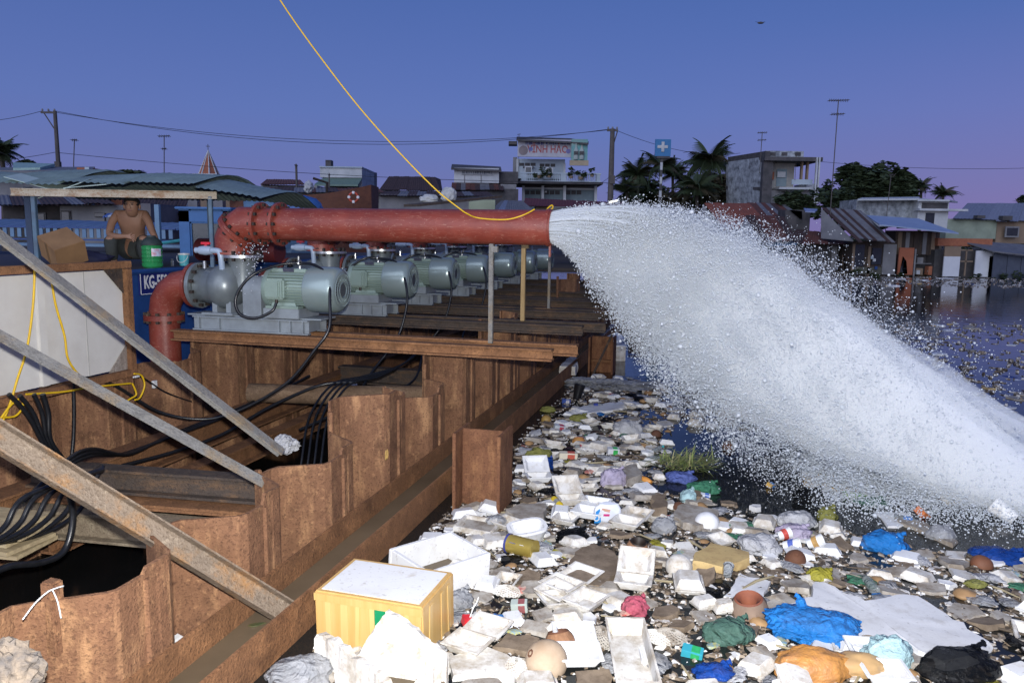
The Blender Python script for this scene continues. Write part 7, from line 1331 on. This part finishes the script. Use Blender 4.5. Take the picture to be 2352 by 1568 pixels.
# second sparse belt far across the water
FARK = [(FOAM_C, 'foam_chunk', 'S', 'white scrap drifting on the far open water', 'scrap', 60), (FOAM_D, 'foam_chunk', 'S', 'grey scrap drifting on the far open water', 'scrap', 60), (BAGM['deepblue'], 'plastic_scrap', 'R', 'blue plastic scrap drifting on the far open water', 'plastic scrap', 16), (BAGM['black'], 'plastic_scrap', 'R', 'black plastic scrap drifting on the far open water', 'plastic scrap', 24), (FOAM_Y, 'foam_chunk', 'C', 'yellowed scrap drifting on the far open water', 'scrap', 14)]
for (mat, nm, me, lab, cat, n) in FARK:
    got = 0
    while got < n:
        k = rd.random(); Y = 7 + 8 * k ** 1.3; x = Y * rd.uniform(.30, .80)
        if rd.random() < .22: Y = rd.uniform(26, 32); x = Y * rd.uniform(.42, .72)
        p = Vector((x, Y, 0)); M_ = {'S': SLABS, 'C': CHUNKS, 'R': CRUSH}[me][rd.randrange(4)]
        q_ = rd.uniform(.6, 1.5) if Y < 20 else rd.uniform(1.0, 2.4); put(nm, M_, mat, lab, cat, p, .05, None, .03, -.004, (q_, q_, q_ * .45), 'drifting ' + lab.split(' drifting')[0] + 's far out'); got += 1
# countless small bits between everything
m = MB()
for i in range(34000):
    s_ = rd.uniform(-1.45, 2.7); t_ = rd.uniform(1.7, 8.5)
    if rd.random() > dens(s_, t_) * (.9 if t_ < 4.6 else .5): continue
    p = site(s_, t_, .003); a = rd.uniform(0, 6.28); L = rd.uniform(.006, .046) * rd.random() ** .4; W2 = L * rd.uniform(.25, .8); ca, sa = math.cos(a), math.sin(a); h = rd.uniform(.002, .010)
    c = [(L * ca, L * sa), (-W2 * sa, W2 * ca), (-L * ca, -L * sa), (W2 * sa, -W2 * ca)]
    m.add([(p.x + x, p.y + y, .0) for x, y in c] + [(p.x + x * .7, p.y + y * .7, h) for x, y in c], [(0, 1, 5, 4), (1, 2, 6, 5), (2, 3, 7, 6), (3, 0, 4, 7), (4, 5, 6, 7)])
mt, n_, b_ = newmat('mixed_small_litter'); v = coords(n_, (1, 1, 1), False); vo = n_.nodes.new('ShaderNodeTexVoronoi'); vo.inputs['Scale'].default_value = 34; n_.links.new(v, vo.inputs['Vector'])
sp = n_.nodes.new('ShaderNodeSeparateColor'); n_.links.new(vo.outputs['Color'], sp.inputs[0]); n_.links.new(rampn(n_, sp.outputs[0], [(.0, (.035, .026, .018)), (.40, (.11, .08, .05)), (.62, (.26, .20, .14)), (.82, (.52, .50, .47)), (1, (.66, .66, .66))]), b_.inputs['Base Color']); b_.inputs['Roughness'].default_value = .7
tag(m.obj('litter_bits', mt), 'countless small litter bits between the floating rubbish', 'litter', kind='stuff')
m = MB()
for i in range(2200):
    Y = rd.uniform(6.5, 15); x = Y * rd.uniform(.25, .85)
    if rd.random() < .35: Y = rd.uniform(26, 32.8); x = Y * rd.uniform(.38, .78)
    a = rd.uniform(0, 6.28); L = rd.uniform(.02, .07) * (1.6 if Y > 20 else 1); ca, sa = math.cos(a), math.sin(a); c = [(L * ca, L * sa), (-L * .5 * sa, L * .5 * ca), (-L * ca, -L * sa), (L * .5 * sa, -L * .5 * ca)]; h = rd.uniform(.005, .03)
    m.add([(x + p, Y + q2, 0) for p, q2 in c] + [(x + p * .7, Y + q2 * .7, h) for p, q2 in c], [(0, 1, 5, 4), (1, 2, 6, 5), (2, 3, 7, 6), (3, 0, 4, 7), (4, 5, 6, 7)])
tag(m.obj('far_litter', mt), 'fine litter film drifting on the far open water', 'litter', kind='stuff')
NJ = 330000
# ================================================================== WATER JETS
def watermist():
    m, n, b = newmat('white_water_spray'); b.inputs['Base Color'].default_value = (.80, .84, .88, 1); b.inputs['Roughness'].default_value = .18; b.inputs['Specular IOR Level'].default_value = .6
    tr = n.nodes.new('ShaderNodeBsdfTranslucent'); tr.inputs['Color'].default_value = (.8, .85, .9, 1); mx = n.nodes.new('ShaderNodeMixShader'); mx.inputs[0].default_value = .5
    out = [q for q in n.nodes if q.type == 'OUTPUT_MATERIAL'][0]; n.links.new(b.outputs[0], mx.inputs[1]); n.links.new(tr.outputs[0], mx.inputs[2]); n.links.new(mx.outputs[0], out.inputs[0]); return m
SPRAY = watermist()
def points_obj(name, P, R, mat):
    me = bpy.data.meshes.new(name); me.vertices.add(len(P)); me.vertices.foreach_set('co', (P * K).astype(np.float32).ravel())
    at_ = me.attributes.new('rad', 'FLOAT', 'POINT'); at_.data.foreach_set('value', (R * K).astype(np.float32)); me.update()
    o = bpy.data.objects.new(name, me); COL.objects.link(o); me.materials.append(mat)
    ng = bpy.data.node_groups.new(name + '_droplets', 'GeometryNodeTree'); ng.interface.new_socket('Geometry', in_out='INPUT', socket_type='NodeSocketGeometry'); ng.interface.new_socket('Geometry', in_out='OUTPUT', socket_type='NodeSocketGeometry')
    N = ng.nodes; i_ = N.new('NodeGroupInput'); o_ = N.new('NodeGroupOutput'); ico = N.new('GeometryNodeMeshIcoSphere'); ico.inputs['Radius'].default_value = 1; ico.inputs['Subdivisions'].default_value = 1
    sm = N.new('GeometryNodeSetShadeSmooth'); ng.links.new(ico.outputs['Mesh'], sm.inputs[0])
    st = N.new('GeometryNodeSetMaterial'); st.inputs['Material'].default_value = mat; ng.links.new(sm.outputs[0], st.inputs['Geometry'])
    ra = N.new('GeometryNodeInputNamedAttribute'); ra.data_type = 'FLOAT'; ra.inputs['Name'].default_value = 'rad'
    ip = N.new('GeometryNodeInstanceOnPoints'); ng.links.new(i_.outputs[0], ip.inputs['Points']); ng.links.new(st.outputs[0], ip.inputs['Instance']); ng.links.new(ra.outputs['Attribute'], ip.inputs['Scale']); ng.links.new(ip.outputs[0], o_.inputs[0])
    md = o.modifiers.new('droplets', 'NODES'); md.node_group = ng; return o
def jet(t, n, lab, seed, vtop=1.0, xe=-1.10, spread=1.0, small=1.0):
    rg = np.random.default_rng(seed); zc = 1.632; r = .100
    # launch: disc position, forward speed falls from the top of the mouth to the bottom
    a = rg.uniform(0, 2 * np.pi, n); q = np.sqrt(rg.uniform(0, 1, n)) * r; oy = q * np.cos(a); oz = q * np.sin(a)
    k = (oz / r + 1) / 2                                   # 0 bottom .. 1 top
    vs = 1.42 + 2.45 * k + rg.normal(0, .20, n) * (0.5 + k)
    vz = (-.14 + 1.0 * k) * vtop + rg.normal(0, .13, n); vy = oy / r * .36 * spread + rg.normal(0, .16, n) * spread
    fr = rg.uniform(0, 1, n) < .30; vs[fr] += rg.normal(0, .42, fr.sum()); vz[fr] += np.abs(rg.normal(0, .22, fr.sum())) * np.where(k[fr] > .5, .8, .1); vy[fr] += rg.normal(0, .22, fr.sum())
    vs = np.clip(vs, 1.15, 5.6); G = 9.81 / K
    # time of flight to the water, sampled so that density thins as the jet spreads
    tf = (vz + np.sqrt(vz ** 2 + 2 * G * (zc + oz))) / G; u = rg.uniform(0, 1, n) ** .75; T = np.minimum(tf, np.interp(vs, [1.2, 1.7, 2.2, 2.8, 3.3], [.30, .47, .60, .70, 2.0]) * rg.uniform(.85, 1.12, n)) * u
    drag = 1 - .10 * T
    S = xe + vs * T * drag; Y = oy + vy * T; Z = zc + oz + vz * T - .5 * G * T * T
    # clumping: filaments and lumps by shifting along slow noise
    wob = np.stack([np.sin(S * 9 + Y * 17 + seed), np.sin(Z * 11 - S * 7 + 1.3 * seed), np.sin(S * 23 + Z * 19)], 1) * (T[:, None] * .05); S += wob[:, 0]; Y += wob[:, 1]; Z += wob[:, 2] * .6
    R = np.exp(rg.normal(np.log(.0024), .45, n)) * small; big = rg.uniform(0, 1, n) < .02; R[big] *= rg.uniform(1.4, 2.3, big.sum()); Z = np.maximum(Z, .004)
    P = np.stack([S, t + .03 + Y, Z], 1)
    W3 = P[:, :1] * np.array(VB)[None] + P[:, 1:2] * np.array(VA)[None]; W3[:, 2] = P[:, 2]
    return W3, R
def spraypts(n, seed, t, s0, s1, hs, w_):
    rg = np.random.default_rng(seed); S = rg.uniform(s0, s1, n); Y = rg.normal(0, w_, n); Z = np.abs(rg.exponential(hs, n)) + .004
    P = np.stack([S, t + Y, Z], 1); W3 = P[:, :1] * np.array(VB)[None] + P[:, 1:2] * np.array(VA)[None]; W3[:, 2] = P[:, 2]; return W3, np.exp(rg.normal(np.log(.0032), .4, n))
def mistmat(name, dens, col=(.93, .96, 1.0), an=-.25):
    m = bpy.data.materials.new(name); m.use_nodes = True; n = m.node_tree; n.nodes.clear(); o_ = n.nodes.new('ShaderNodeOutputMaterial'); v = n.nodes.new('ShaderNodeVolumePrincipled')
    v.inputs['Color'].default_value = c4(col); v.inputs['Density'].default_value = dens; v.inputs['Anisotropy'].default_value = an; n.links.new(v.outputs[0], o_.inputs['Volume']); return m
MIST_CORE = mistmat('dense_white_water', 6.5, (.93, .96, 1.0), -.4); MIST_OUT = mistmat('spray_mist', 1.7, (.92, .96, 1.0), -.35); MIST_LOW = mistmat('low_splash_mist', 1.4, (.88, .94, 1.0))
LOWP = smoothpath([(-1.09, 0, 1.525), (-.69, 0, 1.17), (-.33, 0, .74), (-.07, 0, .47), (.17, 0, .32), (.59, 0, .17), (.85, 0, .10), (1.36, 0, .0), (2.1, 0, -.06)], 4)
UPP = smoothpath([(-1.09, 0, 1.74), (-.6, 0, 1.765), (-.06, 0, 1.73), (.3, 0, 1.62), (.6, 0, 1.45), (.95, 0, 1.16), (1.3, 0, .87), (1.79, 0, .50), (2.5, 0, -.05)], 4)
def jethull(t, k, kw, vtop=1.0):
    n = len(LOWP) - 1; rings = []; m = MB()
    for i in range(n + 1):
        lo, hi = LOWP[i], UPP[i].copy(); hi.z += .06 * (vtop - 1) * i; C_ = (lo + hi) / 2; e = (hi - lo) / 2 * k; w2 = (.105 + .30 * (i / n) ** .9) * kw; ring = []
        for j in range(18):
            a = 2 * math.pi * j / 18; wv = 1 + (.13 * mnoise.noise(Vector((i * .45, math.cos(a) * 1.5, math.sin(a) * 1.5 + t))) if i > 2 else 0); p = C_ + e * (math.sin(a) * wv); p.y = t + .03 + w2 * math.cos(a) * wv; ring.append(p)
        rings.append(ring)
    m.ring(rings, True); return m
def strands(i, n, seed):
    rg = np.random.default_rng(seed); m = MB(); G = 9.81 / K; r = .103
    for q in range(n):
        a = rg.uniform(0, 6.283); rr = r * math.sqrt(rg.uniform(.45, 1)); oy, oz = rr * math.cos(a), rr * math.sin(a); k = (oz / r + 1) / 2; vs = 1.45 + 2.45 * k; vz = -.14 + 1.0 * k; vy = oy / r * .34; T1 = rg.uniform(.05, .20); P_ = []
        for j in range(7): T = T1 * j / 6 - .01; P_.append(site(-1.10 + vs * T, PT[i] + .03 + oy + vy * T, 1.632 + oz + vz * T - .5 * G * T * T) - site(-1.1, PT[i]))
        m.tube(P_, [.0016 + .0032 * math.sin(math.pi * (j + .5) / 7) for j in range(7)], 5)
    return m
def jetthing(i, lab, n, seed, **kw):
    g = thing('water_jet', lab, 'water jet', site(-1.1, PT[i]), 0); o0 = Vector(g.location)
    P_, R_ = jet(PT[i], n, '', seed, **kw); d_ = points_obj('droplets', P_ - np.array(o0)[None] / K, R_, SPRAY); d_.parent = g; tag(d_, kind='stuff')
    tag(strands(i, 420 if i == 0 else 120, seed + 20).obj('water_strands', SPRAY, g, smooth=80), kind='stuff')
    for (nm, k, w2, mt) in (('core_water', .62 if i == 0 else .5, .70, MIST_CORE), ('mist_body', .82 if i == 0 else .68, 1.0, MIST_OUT)):
        h = jethull(PT[i], k, w2, kw.get('vtop', 1.0)); h.v = [tuple(site(*p) - o0 / K) for p in h.v]; tag(h.obj(nm, mt, g, smooth=180), kind='stuff')
jetthing(0, 'great white water jet bursting from the scratched front pipe', NJ, 1)
jetthing(1, 'second white water jet behind the front one', NJ // 2, 2, vtop=1.15, spread=1.15, small=1.0)
jetthing(2, 'third water jet farther back behind the others', NJ // 3, 3, spread=1.2, small=1.1)
g = thing('splash_mist', 'low white mist where the jets strike the dark water', 'splash', site(1.4, 5.15)); A4_, R4_ = spraypts(NJ // 4, 4, 5.25, .6, 4.4, .075, .30); d_ = points_obj('droplets', A4_ - np.array(site(1.4, 5.15))[None], R4_, SPRAY); d_.parent = g; tag(d_, kind='stuff')
mm = blob(1.0, (2.1, .66, .34), 200, .18, 4, 1.6); mm.v = [(x, y, max(z, -.02)) for x, y, z in mm.v]; tag(mm.obj('mist_bank', MIST_LOW, g, (1.35, .12, 0), -PHI, smooth=180), kind='stuff')
rg = np.random.default_rng(8); n = 160; Pd = np.stack([-3.26 + rg.normal(0, .05, n), PT[0] - .08 + rg.normal(0, .05, n), 1.5 - np.abs(rg.normal(0, .22, n))], 1); W3 = Pd[:, :1] * np.array(VB)[None] + Pd[:, 1:2] * np.array(VA)[None]; W3[:, 2] = Pd[:, 2]
o = points_obj('leak_drops', W3, np.full(n, .0038) * rg.uniform(.6, 1.5, n), SPRAY); tag(o, 'water drops leaking from the bolted flange', 'drops', kind='stuff')
